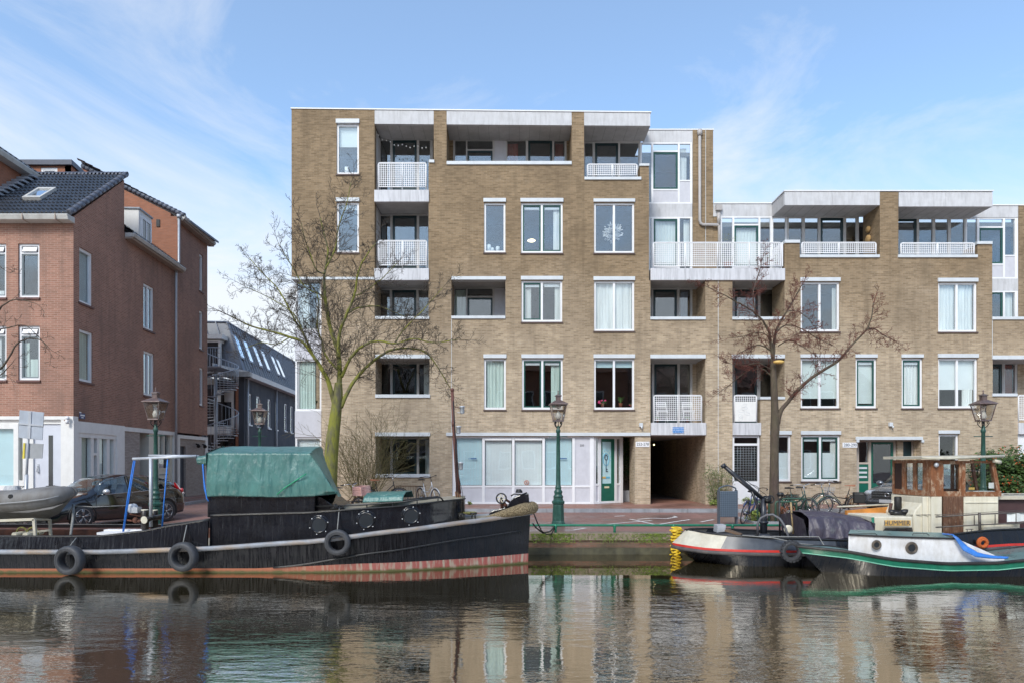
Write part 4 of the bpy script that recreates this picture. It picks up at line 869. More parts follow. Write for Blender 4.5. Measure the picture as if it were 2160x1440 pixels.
# first roof: pantiles between eave and ridge
ux = Vector((1, 0, 0)); dy = (SP(tA, 0).y-YN+.25); uy = Vector((dS.x, 1, 0)); L1 = math.hypot(dy, zR1-zE1+.15); upv = Vector((dS.x*dy, dy, zR1-zE1+.15)).normalized()
mb = MB(); tiles(mb, (XL, YN-.28, zE1-.02), (1,0,0), upv, NX-XL+.02, L1+.1, 46, 13, .055, .035); mb.build('pantiles', 'tiles', red)
mb = MB(); e0 = Vector((NX+.05, YN-.28, zE1-.02)); e1 = e0+upv*(L1+.12)
for i in range(14):
    a_ = e0.lerp(e1, i/14); b_ = e0.lerp(e1, (i+1)/14+.01); mb.tube([a_+Vector((-.03,0,.05)), b_+Vector((-.03,0,.02))], .1, 7)
mb.build('verge_tiles', 'verge', red)
mb = MB(); r0 = e1+Vector((XL-NX,0,0)); 
for i in range(46): a_ = r0.lerp(e1, i/46); mb.tube([a_+Vector((0,0,.03)), a_+Vector((.2,0,.05)), a_+(e1-r0)/46*1.02+Vector((0,0,.0))], [.10,.10,.075], 7)
mb.build('ridge_tiles', 'verge', red)
# gutter of the front
mb = MB(); zg = zE1-.05
mb.prismx([(YN-.40, zg), (YN-.42, zg-.02), (YN-.36, zg-.17), (YN-.12, zg-.19), (YN-.02, zg-.19), (YN-.02, zg-.0)], XL, NX+.06); mb.build('gutter', 'gutter', red, bevel=.01)
mb = MB()
for i in range(8): x = NX-.35-i*1.07; mb.box(x, x+.03, YN-.425, YN-.0, zg-.195, zg+.005)
mb.build('gutter_bracket', 'eave', red)
# skylight
mb = MB(); nrm = Vector((0,-upv.z, upv.y)).normalized()
def RP(px, py, lift=.0):   # point on the first roof plane under a picture point
    dr = Vector(((px-1080)/F, 1, (975-py)/F)); n = Vector((1,0,0)).cross(upv).normalized()
    if n.z < 0: n = -n
    o_ = Vector((0,0,H)); k = (Vector((XL, YN-.28, zE1-.02))-o_).dot(n)/dr.dot(n); return o_+dr*k+n*lift
q = [RP(50,426,.1), RP(88,426,.1), RP(122,405,.1), RP(84,405,.1)]
ctr = sum(q, Vector())/4
qi = [ctr+(p-ctr)*.74 for p in q]; nn = (q[1]-q[0]).cross(q[3]-q[0]).normalized()
for i in range(4):
    j = (i+1) % 4; mb.hexa([q[i]-nn*.12, q[j]-nn*.12, qi[j]-nn*.12, qi[i]-nn*.12], [q[i]+nn*.06, q[j]+nn*.06, qi[j]+nn*.06, qi[i]+nn*.06])
sk = mb.build('skylight', 'gutter', red); mb = MB(); mb.add([p+nn*.02 for p in qi], [(0,1,2,3)]); mb.build('pane', 'skyglass', sk)
M_ = 0
# middle roof with dormer: slope rises leftwards from the side eave
def sroof(name, t0, t1, z0, run, rise, nx, ny, off=.25):
    o_ = SP(t0, z0, off); ux_ = Vector((dS.x, dS.y, 0)); up_ = Vector((-dS.y*run, dS.x*run, rise)).normalized(); mb = MB()
    tiles(mb, o_, ux_, up_, t1-t0, math.hypot(run, rise), nx, ny, .05, .035); return mb.build(name, 'tiles', red)
sroof('pantiles', tA+.05, tB-.02, zE2+.02, 2.6, 1.9, 15, 9)
sroof('pantiles', tB-.08, tC+.12, zE3+.02, 4.6, 2.4, 12, 14)
for (t0, t1, ze) in ((tA+.02, tB-.0, zE2), (tB-.12, tC+.15, zE3)):
    mb = MB(); mb.prism([(0, 0)], 0, 0) if False else None
    prof = [(.36, ze+.0), (.38, ze-.03), (.33, ze-.14), (.05, ze-.16), (.02, ze-.16), (.02, ze+.0)]
    mb.hexa([SP(t0, z, o_) for o_, z in prof], [SP(t1, z, o_) for o_, z in prof]); mb.build('gutter', 'gutter', red)
    mb = MB(); mb.hexa([SP(t0+.01, ze-.22, .26), SP(t1-.01, ze-.22, .26), SP(t1-.01, ze-.22, .0), SP(t0+.01, ze-.22, .0)], [SP(t0+.01, ze-.165, .30), SP(t1-.01, ze-.165, .30), SP(t1-.01, ze-.165, .0), SP(t0+.01, ze-.165, .0)]); mb.build('eave_board', 'eave', red)
# verge of the third section
mb = MB(); v0 = Vector((X3+.34, Y3-.05, zE3+.02)); v1 = Vector((xa, Y3-.05, zz+.05)); n_ = 24
for i in range(n_): a_ = v0.lerp(v1, i/n_); b_ = v0.lerp(v1, (i+1)/n_); mb.tube([a_, b_+Vector((0,0,-.03))], .11, 6)
mb.build('verge_tiles', 'verge', red)
mb = MB(); mb.prism([(v0.x, v0.z-.02), (v1.x, v1.z-.05), (v1.x-4, v1.z-2.2), (v1.x-4, v1.z-2.3), (v1.x, v1.z-.15), (v0.x, v0.z-.12)], Y3, SP(tC, 0).y); mb.build('roof_deck', 'verge', red)
mb = MB(); mb.hexa([SP(tA, zE2-.3, -.3), SP(tB, zE2-.3, -.3), SP(tB, zE2-.3, -3), SP(tA, zE2-.3, -3)], [SP(tA, zE2-.02, -.0), SP(tB, zE2-.02, .0), SP(tB, zE2+1.7, -2.6), SP(tA, zE2+1.7, -2.6)]); mb.build('roof_deck', 'verge', red)
# lead steps where the middle roof meets the gable
mb = MB()
for i in range(5): x = X3-.35-i*.34; z = zE2+.18+i*.25; mb.box(x-.34, x, Y3-.05, Y3-.022, z-.08, z+.20)
mb.build('lead_steps', 'lead', red)
# dormer
t0, t1 = St(285) if False else tA+.85, St(331)
tf0, tf1 = St(304.5), St(331); zt0, zt1 = SZ(304.5, 441.5), SZ(304.5, 525)
zt1 = SZ(304.5, 525)
mb = MB(); ofs = -.22
mb.hexa([SP(tf0, zt1-.2, ofs), SP(tf1, zt1-.35, ofs), SP(tf1, zt1-.35, ofs-2.4), SP(tf0, zt1-.2, ofs-2.4)], [SP(tf0, zt0, ofs), SP(tf1, zt0, ofs), SP(tf1, zt0, ofs-2.4), SP(tf0, zt0, ofs-2.4)])
dm = mb.build('dormer', 'plaster', red)
mb = MB(); mb.hexa([SP(tf0-.05, zt0, ofs+.05), SP(tf1+.05, zt0, ofs+.05), SP(tf1+.05, zt0, ofs-2.4), SP(tf0-.05, zt0, ofs-2.4)], [SP(tf0-.05, zt0+.06, ofs+.05), SP(tf1+.05, zt0+.06, ofs+.05), SP(tf1+.05, zt0+.06, ofs-2.4), SP(tf0-.05, zt0+.06, ofs-2.4)]); mb.build('dormer_trim', 'lead', dm)
mb = MB(); ta, tb = St(308), St(329); z0, z1 = SZ(308, 523), SZ(308, 455); ring(mb, ta, tb, z0-.35, z1, -.05, .02, .10); mm_ = (ta+tb)/2; mb.box(mm_-.04, mm_+.04, -.048, .018, z0-.25, z1-.1); f = side_build(mb, 'window', 'white', dm, ofs)
mb = MB(); mb.box(ta+.1, tb-.1, -.03, -.02, z0-.25, z1-.1); side_build(mb, 'pane', 'darkglass', f, ofs)
mb = MB(); mb.box(X(331,Y3), X(338,Y3), Y3-.06, Y3-.021, Z(479,Y3), Z(464,Y3)); mb.build('vent_grille', 'black', red)
# downpipe on the side wall
mb = MB(); tp = St(371.5); mb.tube([SP(tp, zE3-.1, .12), SP(tp, zE2+.1, .12), SP(tp-.15, zE2-.15, .10), SP(tp-.25, zE2-.3, .10), SP(tp-.25, .1, .10)], .05, 8); mb.lathe([(.09, 0), (.1, .15)], SP(tp, zE3-.14, .12), 8)
mb.build('rain_pipe', 'pipe2', red)
M_ = 0
# block behind with a small window, dark flat roof edge
Yb = 27.6; xb0, xb1 = X(30, Yb), X(150, Yb); zb1 = Z(350, Yb)
mb = MB(); wx = pr(86, 121, 354, 395, Yb); wall_mesh(mb, [(xb0-3, xb1, zR1-1.5, zb1)], [wx], Yb, .25)
q = [Vector((xb1, Yb, zR1-1.5)), Vector((xb1, Yb, zb1)), Vector((xb1-.35, Yb+3.6, zb1-.35)), Vector((xb1-.35, Yb+3.6, zR1-1.5))]; mb.add(q+[p-Vector((.25,0,0)) for p in q], [(0,3,2,1),(4,5,6,7),(0,1,5,4),(1,2,6,5),(2,3,7,6)]); blk = mb.build('rear_block', 'redbrick2', red)
mb = MB(); mb.hexa([Vector((xb0-3, Yb-.12, zb1)), Vector((xb1+.1, Yb-.12, zb1)), Vector((xb1-.2, Yb+3.7, zb1-.3)), Vector((xb0-3, Yb+3.7, zb1-.3))], [Vector((xb0-3, Yb-.12, zb1+.2)), Vector((xb1+.1, Yb-.12, zb1+.2)), Vector((xb1-.2, Yb+3.7, zb1-.1)), Vector((xb0-3, Yb+3.7, zb1-.1))]); mb.build('roof_edge', 'verge', blk)
mb = MB(); ring(mb, *wx, Yb+.02, Yb+.1, .09); ring(mb, wx[0]+.09, wx[1]-.09, wx[2]+.09, wx[3]-.09, Yb+.03, Yb+.09, .04, 0); f = mb.build('window', 'white', blk); mb = MB(); mb.box(wx[0]+.1, wx[1]-.1, Yb+.06, Yb+.065, wx[2], wx[3]-.1); mb.build('pane', 'darkglass', f)
# taller section on the left
xl = -18.2; ze4 = 12.42
mb = MB(); q0, q1 = Vector((xl+.22, YN-.3, 0)), Vector((xl-.05, 26.6, 0))
mb.add([(q0.x, q0.y, zE1-.2), (q1.x, q1.y, zE1-.2), (q1.x, q1.y, ze4), (q0.x, q0.y, ze4), (q0.x-.3, q0.y, zE1-.2), (q1.x-.3, q1.y, zE1-.2), (q1.x-.3, q1.y, ze4), (q0.x-.3, q0.y, ze4)], [(0,1,2,3),(7,6,5,4),(0,3,7,4),(1,5,6,2)]); tl = mb.build('tall_section', 'redbrick2', red)
mb = MB(); d4 = (q1-q0).normalized(); r4 = Vector((d4.y, -d4.x, 0)); o4 = q0+r4*.3; o4.z = ze4+.02; tiles(mb, o4, d4, (Vector((-r4.x*4, -r4.y*4, 2.7))).normalized(), (q1-q0).length, 4.8, 16, 14, .05, .035); mb.build('pantiles', 'tiles', tl)
mb = MB(); prof = [(.40, 0), (.40, -.05), (.35, -.18), (.02, -.2), (.02, 0)]
mb.hexa([q0+r4*a_+Vector((0,0,ze4+b_)) for a_, b_ in prof], [q1+r4*a_+Vector((0,0,ze4+b_)) for a_, b_ in prof]); mb.build('gutter', 'gutter', tl)
mb = MB()
for i in range(9):
    p = RP(2+i*8.2, 421-i*5.2, .12); mb.box(xl+.06, xl+.5, p.y-.25, p.y+.22, p.z-.10, p.z-.02)
mb.build('lead_flashing', 'lead', tl)
mb = MB(); mb.hexa([q0+Vector((-.35,0,zE1)), q1+Vector((-.35,0,zE1)), q1+Vector((-4,0,zE1)), q0+Vector((-4,0,zE1))], [q0+Vector((-.05,0,ze4)), q1+Vector((-.05,0,ze4)), q1+Vector((-4,0,ze4+2.6)), q0+Vector((-4,0,ze4+2.6))]); mb.build('roof_deck', 'verge', tl)
# inside: dark room walls
mb = MB(); mb.box(XL, NX-2.2, YN+1.6, YN+1.7, 0, zE1-.2); mb.build('back_room_wall', 'interior', red)
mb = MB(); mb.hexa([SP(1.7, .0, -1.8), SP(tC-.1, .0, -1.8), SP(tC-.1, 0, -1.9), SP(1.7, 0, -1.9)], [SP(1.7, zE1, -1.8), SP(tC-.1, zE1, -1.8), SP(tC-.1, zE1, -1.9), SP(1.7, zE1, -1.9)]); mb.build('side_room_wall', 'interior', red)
mb = MB()
for z in (3.0, 6.0): mb.hexa([SP(0.3,z,-.31), SP(tC,z,-.31), SP(tC,z,-4), SP(.3,z,-12)], [SP(.3,z+.15,-.31), SP(tC,z+.15,-.31), SP(tC,z+.15,-4), SP(.3,z+.15,-12)])
mb.build('floor_slab', 'room', red)
mb = MB(); e_ = SP(tC, 0, 0); mb.box(e_.x-5, e_.x-.3, e_.y-.3, e_.y, 0, zE3+.0); mb.build('rear_wall', 'redbrick', red)
# ground floor, front: plaster frame, frosted windows, flush door
gf = MB(); zb_ = zband
def fb(mb, a, b, y0, y1, Y0=YN, Y1=YN+.25): mb.box(X(a,YN), X(b,YN), Y0, Y1, Z(y1,YN), Z(y0,YN))
fb(gf, -260, 155, 877, 884, YN-.02); fb(gf, 129, 155, 884, 1090, YN-.015); fb(gf, -260, -240, 884, 1090); fb(gf, -240, 129, 884, 887.5, YN+.03); fb(gf, -240, 129, 887.5, 893, YN+.06); fb(gf, 27, 37, 893, 1090, YN+.03); fb(gf, 46, 68, 893, 1090, YN+.04); fb(gf, -240, -30, 893, 1090); fb(gf, -30, 27, 893, 903, YN+.05); fb(gf, -30,27,1023,1090,YN+.04); fb(gf, 37,46,893,905,YN+.05); fb(gf,37,46,1012,1090,YN+.05)
gp_ = gf.build('ground_floor_plaster', 'plaster', red)
mb = MB(); fb(mb, -30, 27, 903, 1023, YN+.12, YN+.126); fb(mb, 37, 46, 905, 1012, YN+.12, YN+.126); mb.build('pane', 'glasslow', gp_)
mb = MB(); fb(mb, -30, 27, 903, 1023, YN+.2, YN+.21); mb.build('blind', 'aqua', gp_)
mb = MB(); fb(mb, 68, 129, 893, 1090, YN+.10, YN+.16); dr = mb.build('door', 'doorwhite', red)
mb = MB(); fb(mb, 98.5, 107.5, 917, 1023, YN+.09, YN+.099); mb.build('glass_strip', 'darkglass', dr)
mb = MB(); c_ = P(77,988,YN); mb.tube([c_+Vector((0,.1,-.1)), c_+Vector((0,.02,-.1)), c_+Vector((0,.02,.08)), c_+Vector((0,.1,.08))], .012, 6); mb.box(c_.x-.03, c_.x+.03, YN+.09, YN+.099, c_.z-.16, c_.z+.16); mb.build('handle', 'pipe2', dr)
mb = MB(); mb.tube([P(141.5,884,YN-.12), P(141.5,893,YN-.12)], .05, 8); mb.ball(P(142,881,YN-.12), .07, 8); mb.build('wall_lamp', 'white', red)
# ground floor, side
def sb(mb, p0, p1, z0, z1, o0=-.1, o1=.02): t0_, t1_ = St(p0), St(p1); mb.hexa([SP(t0_,z0,o1), SP(t1_,z0,o1), SP(t1_,z0,o0), SP(t0_,z0,o0)], [SP(t0_,z1,o1), SP(t1_,z1,o1), SP(t1_,z1,o0), SP(t0_,z1,o0)])
mb = MB(); mb.hexa([SP(-.015,-.3,.015), SP(.25,-.3,.02), SP(.25,-.3,-.3), SP(-.0,-.3,-.3)], [SP(-.015,2.6,.015), SP(.25,2.6,.02), SP(.25,2.6,-.3), SP(-.0,2.6,-.3)])
mb.hexa([SP(-.015,2.6,.015), SP(tA,2.6,.02), SP(tA,2.6,-.25), SP(-.0,2.6,-.25)], [SP(-.015,2.98,.015), SP(tA,2.98,.02), SP(tA,2.98,-.25), SP(-.0,2.98,-.25)])
sb(mb, 246, 262, -.3, 2.599, -.25, .02); sb(mb, 162.7, 246, 2.45, 2.599, -.2, -.01)
for (a_, b_) in ((162.7,174),(193.5,200),(206.5,211.5),(227,233.5),(241.5,246)): sb(mb, a_, b_, -.3, 2.449, -.16, -.03)
sb(mb, 174, 193.5, -.3, .35, -.15, -.04); sb(mb, 200, 206.5, 1.85, 1.93, -.15, -.04); sb(mb, 211.5, 227, -.3, .3, -.15, -.04)
sb(mb, 375, 379, -.3, 2.7, -.28, .02); sb(mb, 433, 437.5, -.3, 2.7, -.28, .02); sb(mb, 375, 437.5, 2.701, 2.86, -.28, .02); sb(mb, 262.3, 368, 2.80, 2.96, -.28, .015)
sb(mb, 366.5, 374.8, -.3, 2.79, -.28, .0)
mb.build('side_plaster', 'plaster', red)
mb = MB(); sb(mb, 174, 246, .3, 2.45, -.115, -.11); p_ = mb.build('side_pane', 'glasslow', red); mb = MB(); sb(mb, 174, 193.5, .3, 2.45, -.22, -.2); sb(mb, 211.5, 227, .3, 2.45, -.22, -.2); sb(mb, 233.5, 241.5, .3, 2.45, -.22, -.2); mb.build('curtain', 'greencurtain', p_)
mb = MB(); sb(mb, 262.2, 296.5, -.3, 2.8, -.28, -.03); sb(mb, 379, 381, -.3, 2.7, -.28, -.03); sb(mb, 393, 433, -.3, 2.7, -.28, -.03); sb(mb, 381, 393, 2.35, 2.7, -.28, -.03); mb.build('grey_brickwork', 'greybrick', red)
mb = MB(); sb(mb, 381, 393, -.3, 2.34, -.2, -.12); mb.build('grey_door', 'charcoal', red)
mb = MB(); sb(mb, 297, 316, -.3, 2.3, -.6, -.5); mb.build('blue_door', 'navy', red)
mb = MB(); sb(mb, 316.2, 326, -.3, 2.8, -.55, -.04); sb(mb, 335, 364, 1.75, 1.85, -.2, -.05); sb(mb, 335, 338, -.3, 2.8, -.2, -.05); sb(mb, 348, 350, 1.85, 2.8, -.2, -.05); sb(mb, 361, 366.3, -.3, 2.8, -.2, -.05); sb(mb, 338, 361, -.3, 1.3, -.2, -.08); sb(mb, 338,361, 1.3, 1.36,-.2,-.05); f = mb.build('letterbox_wall', 'frame_cream2', red)
mb = MB()
for i in range(5): sb(mb, 340+0*i, 358, .25+i*.2, .31+i*.2, -.09, -.07)
mb.build('letter_slot', 'greysash', f); mb = MB(); sb(mb, 338, 361, 1.36, 2.8, -.15, -.14); mb.build('pane', 'glass', f)
mb = MB(); sb(mb, 166, 170, 3.12, 3.30, .01, .025); s_ = mb.build('white_plate', 'white', red)
mb = MB(); sb(mb, 165.5, 177.5, 3.07, 3.26, .026, .034); s_ = mb.build('street_sign', 'navysign', red, label='small dark blue street name sign above the white band')
pp = SP(St(171.5), 3.165, .037); mb = MB(); sb(mb, 167.2, 176.3, 3.165, 3.215, .035, .038); sb(mb, 169.5, 174, 3.10, 3.13, .035, .038); mb.build('lettering', 'white', s_)
mb = MB()
for p_x in (413, 427): c_ = SP(St(p_x), 2.45, .12); mb.tube([SP(St(p_x), 2.5, 0), c_, c_+Vector((.05,-.1,-.08))], [.03,.06,.09], 8)
mb.build('wall_spotlight', 'black', red)
# ================= charcoal building with mansard roof at the end of the side street =================
YG = 39.0; GX = X(515, YG); eG = 6.45
gr = thing('charcoal_building', 'charcoal rendered building with a grey zinc mansard roof and six skylights down the side street', 'building', (GX, YG, 0))
def GP(t, z, off=0): return Vector((GX+dS.x*t+dS.y*off, YG+dS.y*t-dS.x*off, z))
def Gt(px): k = (px-1080)/F; return (k*YG-GX)/(dS.x-k*dS.y)
def gbox(mb, t0, t1, z0, z1, o0, o1): mb.hexa([GP(t0,z0,o1), GP(t1,z0,o1), GP(t1,z0,o0), GP(t0,z0,o0)], [GP(t0,z1,o1), GP(t1,z1,o1), GP(t1,z1,o0), GP(t0,z1,o0)])
gwins = [(523,531,828,894),(541,548.5,834,899),(565,571.5,840,902),(581,586,845,905),(600,605.5,850,908),(612.5,618,855,911)]
mb = MB(); hs = []
for (a_, b_, c_, d_) in gwins: Yw = YG+dS.y*Gt(a_); hs.append((Gt(a_), Gt(b_), Z(d_, Yw), Z(c_, Yw)))
wall_mesh(mb, [(0, 24, 0, eG)], hs, 0, .3); mb.v = [tuple(GP(v[0], v[2], -v[1])) for v in mb.v]; mb.build('side_wall', 'charcoal', gr)
for h in hs:
    mb = MB(); ring(mb, *h, .04, .1, .09); zm = (h[2]+h[3])/2; mb.box(h[0]+.09, h[1]-.09, .042, .098, zm-.03, zm+.03); mb.box(h[0]-.04, h[1]+.04, -.05, .04, h[2]-.08, h[2]-.003); mb.v = [tuple(GP(v[0], v[2], -v[1])) for v in mb.v]; f = mb.build('window', 'white', gr)
    mb = MB(); mb.box(h[0]+.09, h[1]-.09, .07, .075, h[2]+.09, h[3]-.09); mb.v = [tuple(GP(v[0], v[2], -v[1])) for v in mb.v]; mb.build('pane', 'glass', f)
mb = MB(); gbox(mb, 0, 24, 0, eG, -1.3, -1.2); mb.build('room_wall', 'interior', gr)
mb = MB(); gbox(mb, -.5, 24, eG, eG+.28, -1.0, .45); mb.hexa([GP(-.5,eG,.45), GP(-.5,eG,-1.6), GP(-.02,eG,-1.6), GP(-.02,eG,.45)], [GP(-.5,eG+.28,.45), GP(-.5,eG+.75,-1.6), GP(-.02,eG+.75,-1.6), GP(-.02,eG+.28,.45)]); mb.build('eave', 'plaster', gr)
mb = MB(); zt_ = 9.75; st = 1.25
A0, A1, A2, A3 = GP(.1, eG+.28, .0), GP(24, eG+.28, 0), GP(23, zt_, -st), GP(.9, zt_, -st)
B0, B3 = GP(.1, eG+.28, -9), GP(.9, zt_, -9)
mb.add([A0, A1, A2, A3, B0, B3, GP(23, zt_, -9)], [(0,1,2,3), (4,0,3,5), (3,2,6,5)]); mb.build('mansard', 'zincroof', gr)
mb = MB()
for i in range(44):
    u = i/44; a_ = A0.lerp(A1, u); b_ = A3.lerp(A2, u); o_ = Vector((dS.y, -dS.x, .3)).normalized()*.04; mb.tube([a_+o_, b_+o_], .035, 4, smooth=False)
for i in range(6):
    u = i/6; a_ = A0.lerp(B0, u*.5); b_ = A3.lerp(B3, u*.5); o_ = Vector((0,-.05,.02)); mb.tube([a_+o_, b_+o_], .045, 4, smooth=False)
mb.tube([A3, A2], .07, 6); mb.tube([A3, B3], .07, 6); mb.build('standing_seams', 'zincseam', gr)
for (pa_, pb_2) in ((512,519),(532,539),(553,560),(570,577),(592,599),(603,610)):
    u0 = (Gt(pa_)+.2)/24; u1 = u0+.030+.000; s = MB(); q = []
    for u, v in ((u0,.28),(u1,.28),(u1,.74),(u0,.74)): q.append(A0.lerp(A1, u).lerp(A3.lerp(A2, u), v))
    n = (q[1]-q[0]).cross(q[3]-q[0]).normalized(); n = n if n.x > 0 else -n; c_ = sum(q, Vector())/4; qi = [c_+(p-c_)*.86 for p in q]
    s.hexa([p-n*.02 for p in q], [p+n*.10 for p in q]); f = s.build('skylight', 'zincseam', gr); s = MB(); s.hexa([p+n*.09 for p in qi], [p+n*.115 for p in qi]); s.build('pane', 'skyglass', f)
mb = MB()
for tt in (.35, Gt(580)): mb.tube([GP(tt, eG, .1), GP(tt, .1, .1)], .06, 8)
mb.build('rain_pipe', 'pipe2', gr)
# its front with brick strip, glazing, dormer box, balconies
fy = YG
def gf_(mb, a, b, c, d, y0=YG, y1=YG+.2): mb.box(X(a,YG), X(b,YG), y0, y1, Z(d,YG), Z(c,YG))
mb = MB(); gf_(mb, 503, 515, 806, 1040); gf_(mb, 380, 490, 806, 818, YG+.3, YG+.5); gf_(mb,380,490,905,1040,YG+.3,YG+.5); mb.build('front_wall', 'charcoal', gr)
mb = MB(); gf_(mb, 497, 503, 806, 1040, YG-.01); mb.build('brick_strip', 'redbrick2', gr)
mb = MB(); gf_(mb, 430, 473, 707, 716, YG-.3, YG+1.0); gf_(mb, 430, 466, 718, 722, YG-.1, YG+1.0); gf_(mb, 462, 466, 722, 795, YG-.1, YG+.1); gf_(mb, 455, 490, 820, 846, YG+.2, YG+.28); gf_(mb, 485, 490, 846, 905, YG+.2, YG+.28); gf_(mb, 430, 490, 900, 916, YG-.8, YG+.3); gf_(mb, 430, 450, 797, 810, YG-1.0, YG+.1); gf_(mb, 455, 490, 940, 950, YG+.2, YG+.28); mb.build('white_band', 'plaster', gr)
mb = MB(); gf_(mb, 430, 462, 722, 795, YG, YG+.02); gf_(mb, 455, 485, 846, 900, YG+.26, YG+.29); gf_(mb, 380, 490, 818, 905, YG+.31, YG+.33); gf_(mb, 437, 490, 916, 1010, YG+.29, YG+.31); mb.build('dark_glazing', 'darkglass', gr)
mb = MB(); mb.box(X(395,YG), X(475,YG), YG+.6, YG+7, 0, eG); mb.build('rear_volume', 'charcoal', gr)
# far house gable at the end of the street and houses further back
for (nm, lab, x0, x1, Y0, z1, mt) in (('orange_house', 'sliver of an orange brick house beyond the charcoal building', 560, 622, 66, 9.8, 'redbrick2'),):
    hs_ = thing(nm, lab, 'house', (X(x0,Y0), Y0, 0)); mb = MB(); mb.box(X(x0,Y0), X(x1+40,Y0), Y0, Y0+8, -.08, z1); mb.build('wall', mt, hs_)
    mb = MB(); mb.prismx([(Y0-.3, z1), (Y0+4, z1+2), (Y0+8.3, z1)], X(x0,Y0)-.2, X(x1+40,Y0)+.2); mb.build('roof', 'eave', hs_)
# ================= spiral staircase =================
sp_ = thing('spiral_staircase', 'galvanised steel spiral staircase winding up beside the red brick building', 'staircase', (X(455,37), 37, 0))
cx, cy = X(455,37), 37.0; rs = 1.15
mb = MB(); mb.tube([(cx, cy, 0), (cx, cy, 6.9)], .09, 10); mb.build('newel_post', 'galv', sp_)
mb = MB(); nst = 46
for i in range(nst):
    a0 = -1.2+i*.36; z = .14+i*.145; a1 = a0+.40
    mb.prismz([(cx+.08*math.cos(a0), cy+.08*math.sin(a0)), (cx+rs*math.cos(a0), cy+rs*math.sin(a0)), (cx+rs*math.cos(a1), cy+rs*math.sin(a1)), (cx+.08*math.cos(a1), cy+.08*math.sin(a1))], z, z+.035)
mb.build('treads', 'galv', sp_)
mb = MB(); pts = []; lo = []
for i in range(nst*2): a0 = -1.2+i*.18; z = .14+i*.0725; pts.append((cx+rs*math.cos(a0), cy+rs*math.sin(a0), z+1.0)); lo.append((cx+rs*math.cos(a0), cy+rs*math.sin(a0), z))
mb.tube(pts, .028, 6); [mb.tube([lo[i], pts[i]], .013, 4) for i in range(0, nst*2)]
mb.build('handrail', 'galv', sp_)
mb = MB(); zt_ = 6.72
for i in range(14): x = cx-.9+i*.13-.3; mb.tube([(x, cy-.6, zt_), (x, cy-.6, zt_+1)], .012, 4)
mb.tube([(cx-1.2, cy-.6, zt_+1), (cx+.5, cy-.6, zt_+1)], .025, 6); mb.box(cx-1.3, cx+.6, cy-.7, cy+1.2, zt_-.06, zt_); mb.build('landing', 'galv', sp_)
# ================= houses on the near bank, seen only in reflections =================
for k, (x0, x1, hh, mt) in enumerate(((-34,-12,9.5,'redbrick'),(-11.9,-2,8.6,'greybrick'),(-1.9,11,10.2,'redbrick2'),(11.1,34,9.0,'redbrick'))):
    nm = ['brick row behind the viewer, leftmost house', 'grey brick house behind the viewer', 'tallest orange brick house behind the viewer', 'brick row behind the viewer, rightmost house'][k]
    hs_ = thing('canal_house', nm, 'house', (x0, -12, -.12), 'houses on the near bank'); mb = MB(); mb.box(x0, x1, -20, -12, -.12, hh); mb.prismx([(-20.3, hh), (-16, hh+3.0), (-11.7, hh)], x0, x1) ; mb.build('wall', mt, hs_)
    n = int((x1-x0)/2.2)
    for i in range(n):
        for z in (1.0, 4.0, 6.7):
            if z+1.7 > hh: continue
            mb = MB(); xx = x0+.6+i*2.2; ring(mb, xx, xx+1.2, z, z+1.7, -12.001+.0, -11.93, .1); f = mb.build('window', 'white', hs_); mb = MB(); mb.box(xx+.1, xx+1.1, -11.99, -11.96, z+.1, z+1.6); mb.build('pane', 'darkglass', f)
# ================= boats =================
from mathutils import noise as mnoise
def interp(x, pts):
    if x <= pts[0][0]: return pts[0][1]
    for (a, va), (b, vb) in zip(pts, pts[1:]):
        if x <= b: 
            t = (x-a)/(b-a); t = t*t*(3-2*t)*.35+t*.65; return va+(vb-va)*t
    return pts[-1][1]
def hullmat(name, base, drip=None, low=None, zlow=None, rough=.28, spec=.6, drip2=None, z0=-.73, z1=-.5):
    """painted steel with vertical streaks, waterline growth and drips of paint over the band at z0..z1"""
    m, t, o = newmat(name); tcn = N(t, 'ShaderNodeTexCoord'); v = tcn.outputs['UV']
    f = noise(t, v, 2.2, 6, .6); c = ramp(t, f, [(.3, tuple(x*.6 for x in base)), (.7, tuple(min(1, x*1.5) for x in base))])
    f2 = noise(t, v, 26, 5, .6, (1, .07, 1)); c = mixc(t, ramp(t, f2, [(.52, (0,0,0)), (.75, (.4,)*3)]), c, drip or tuple(min(1, x*1.8+.004) for x in base))
    f4 = noise(t, v, .9, 5, .6, (.5, 2.0, 1)); c = mixc(t, ramp(t, f4, [(.52, (0,0,0)), (.7, (.35,)*3)]), c, tuple(min(1, x*2.5+.012) for x in base))
    p = N(t, 'ShaderNodeBsdfPrincipled', {'Roughness': rough, 'Specular IOR Level': spec}); t.links.new(c, p.inputs['Base Color'])
    r = ramp(t, f2, [(.4, (rough*.7,)*3), (.7, (min(1, rough*2.2),)*3)]); t.links.new(r, p.inputs['Roughness'])
    f3 = noise(t, v, 1.6, 3, .5); b = N(t, 'ShaderNodeBump', {'Strength': .35, 'Distance': .05}); t.links.new(f3, b.inputs['Height']); t.links.new(b.outputs[0], p.inputs['Normal'])
    t.links.new(p.outputs[0], o.inputs[0]); return m
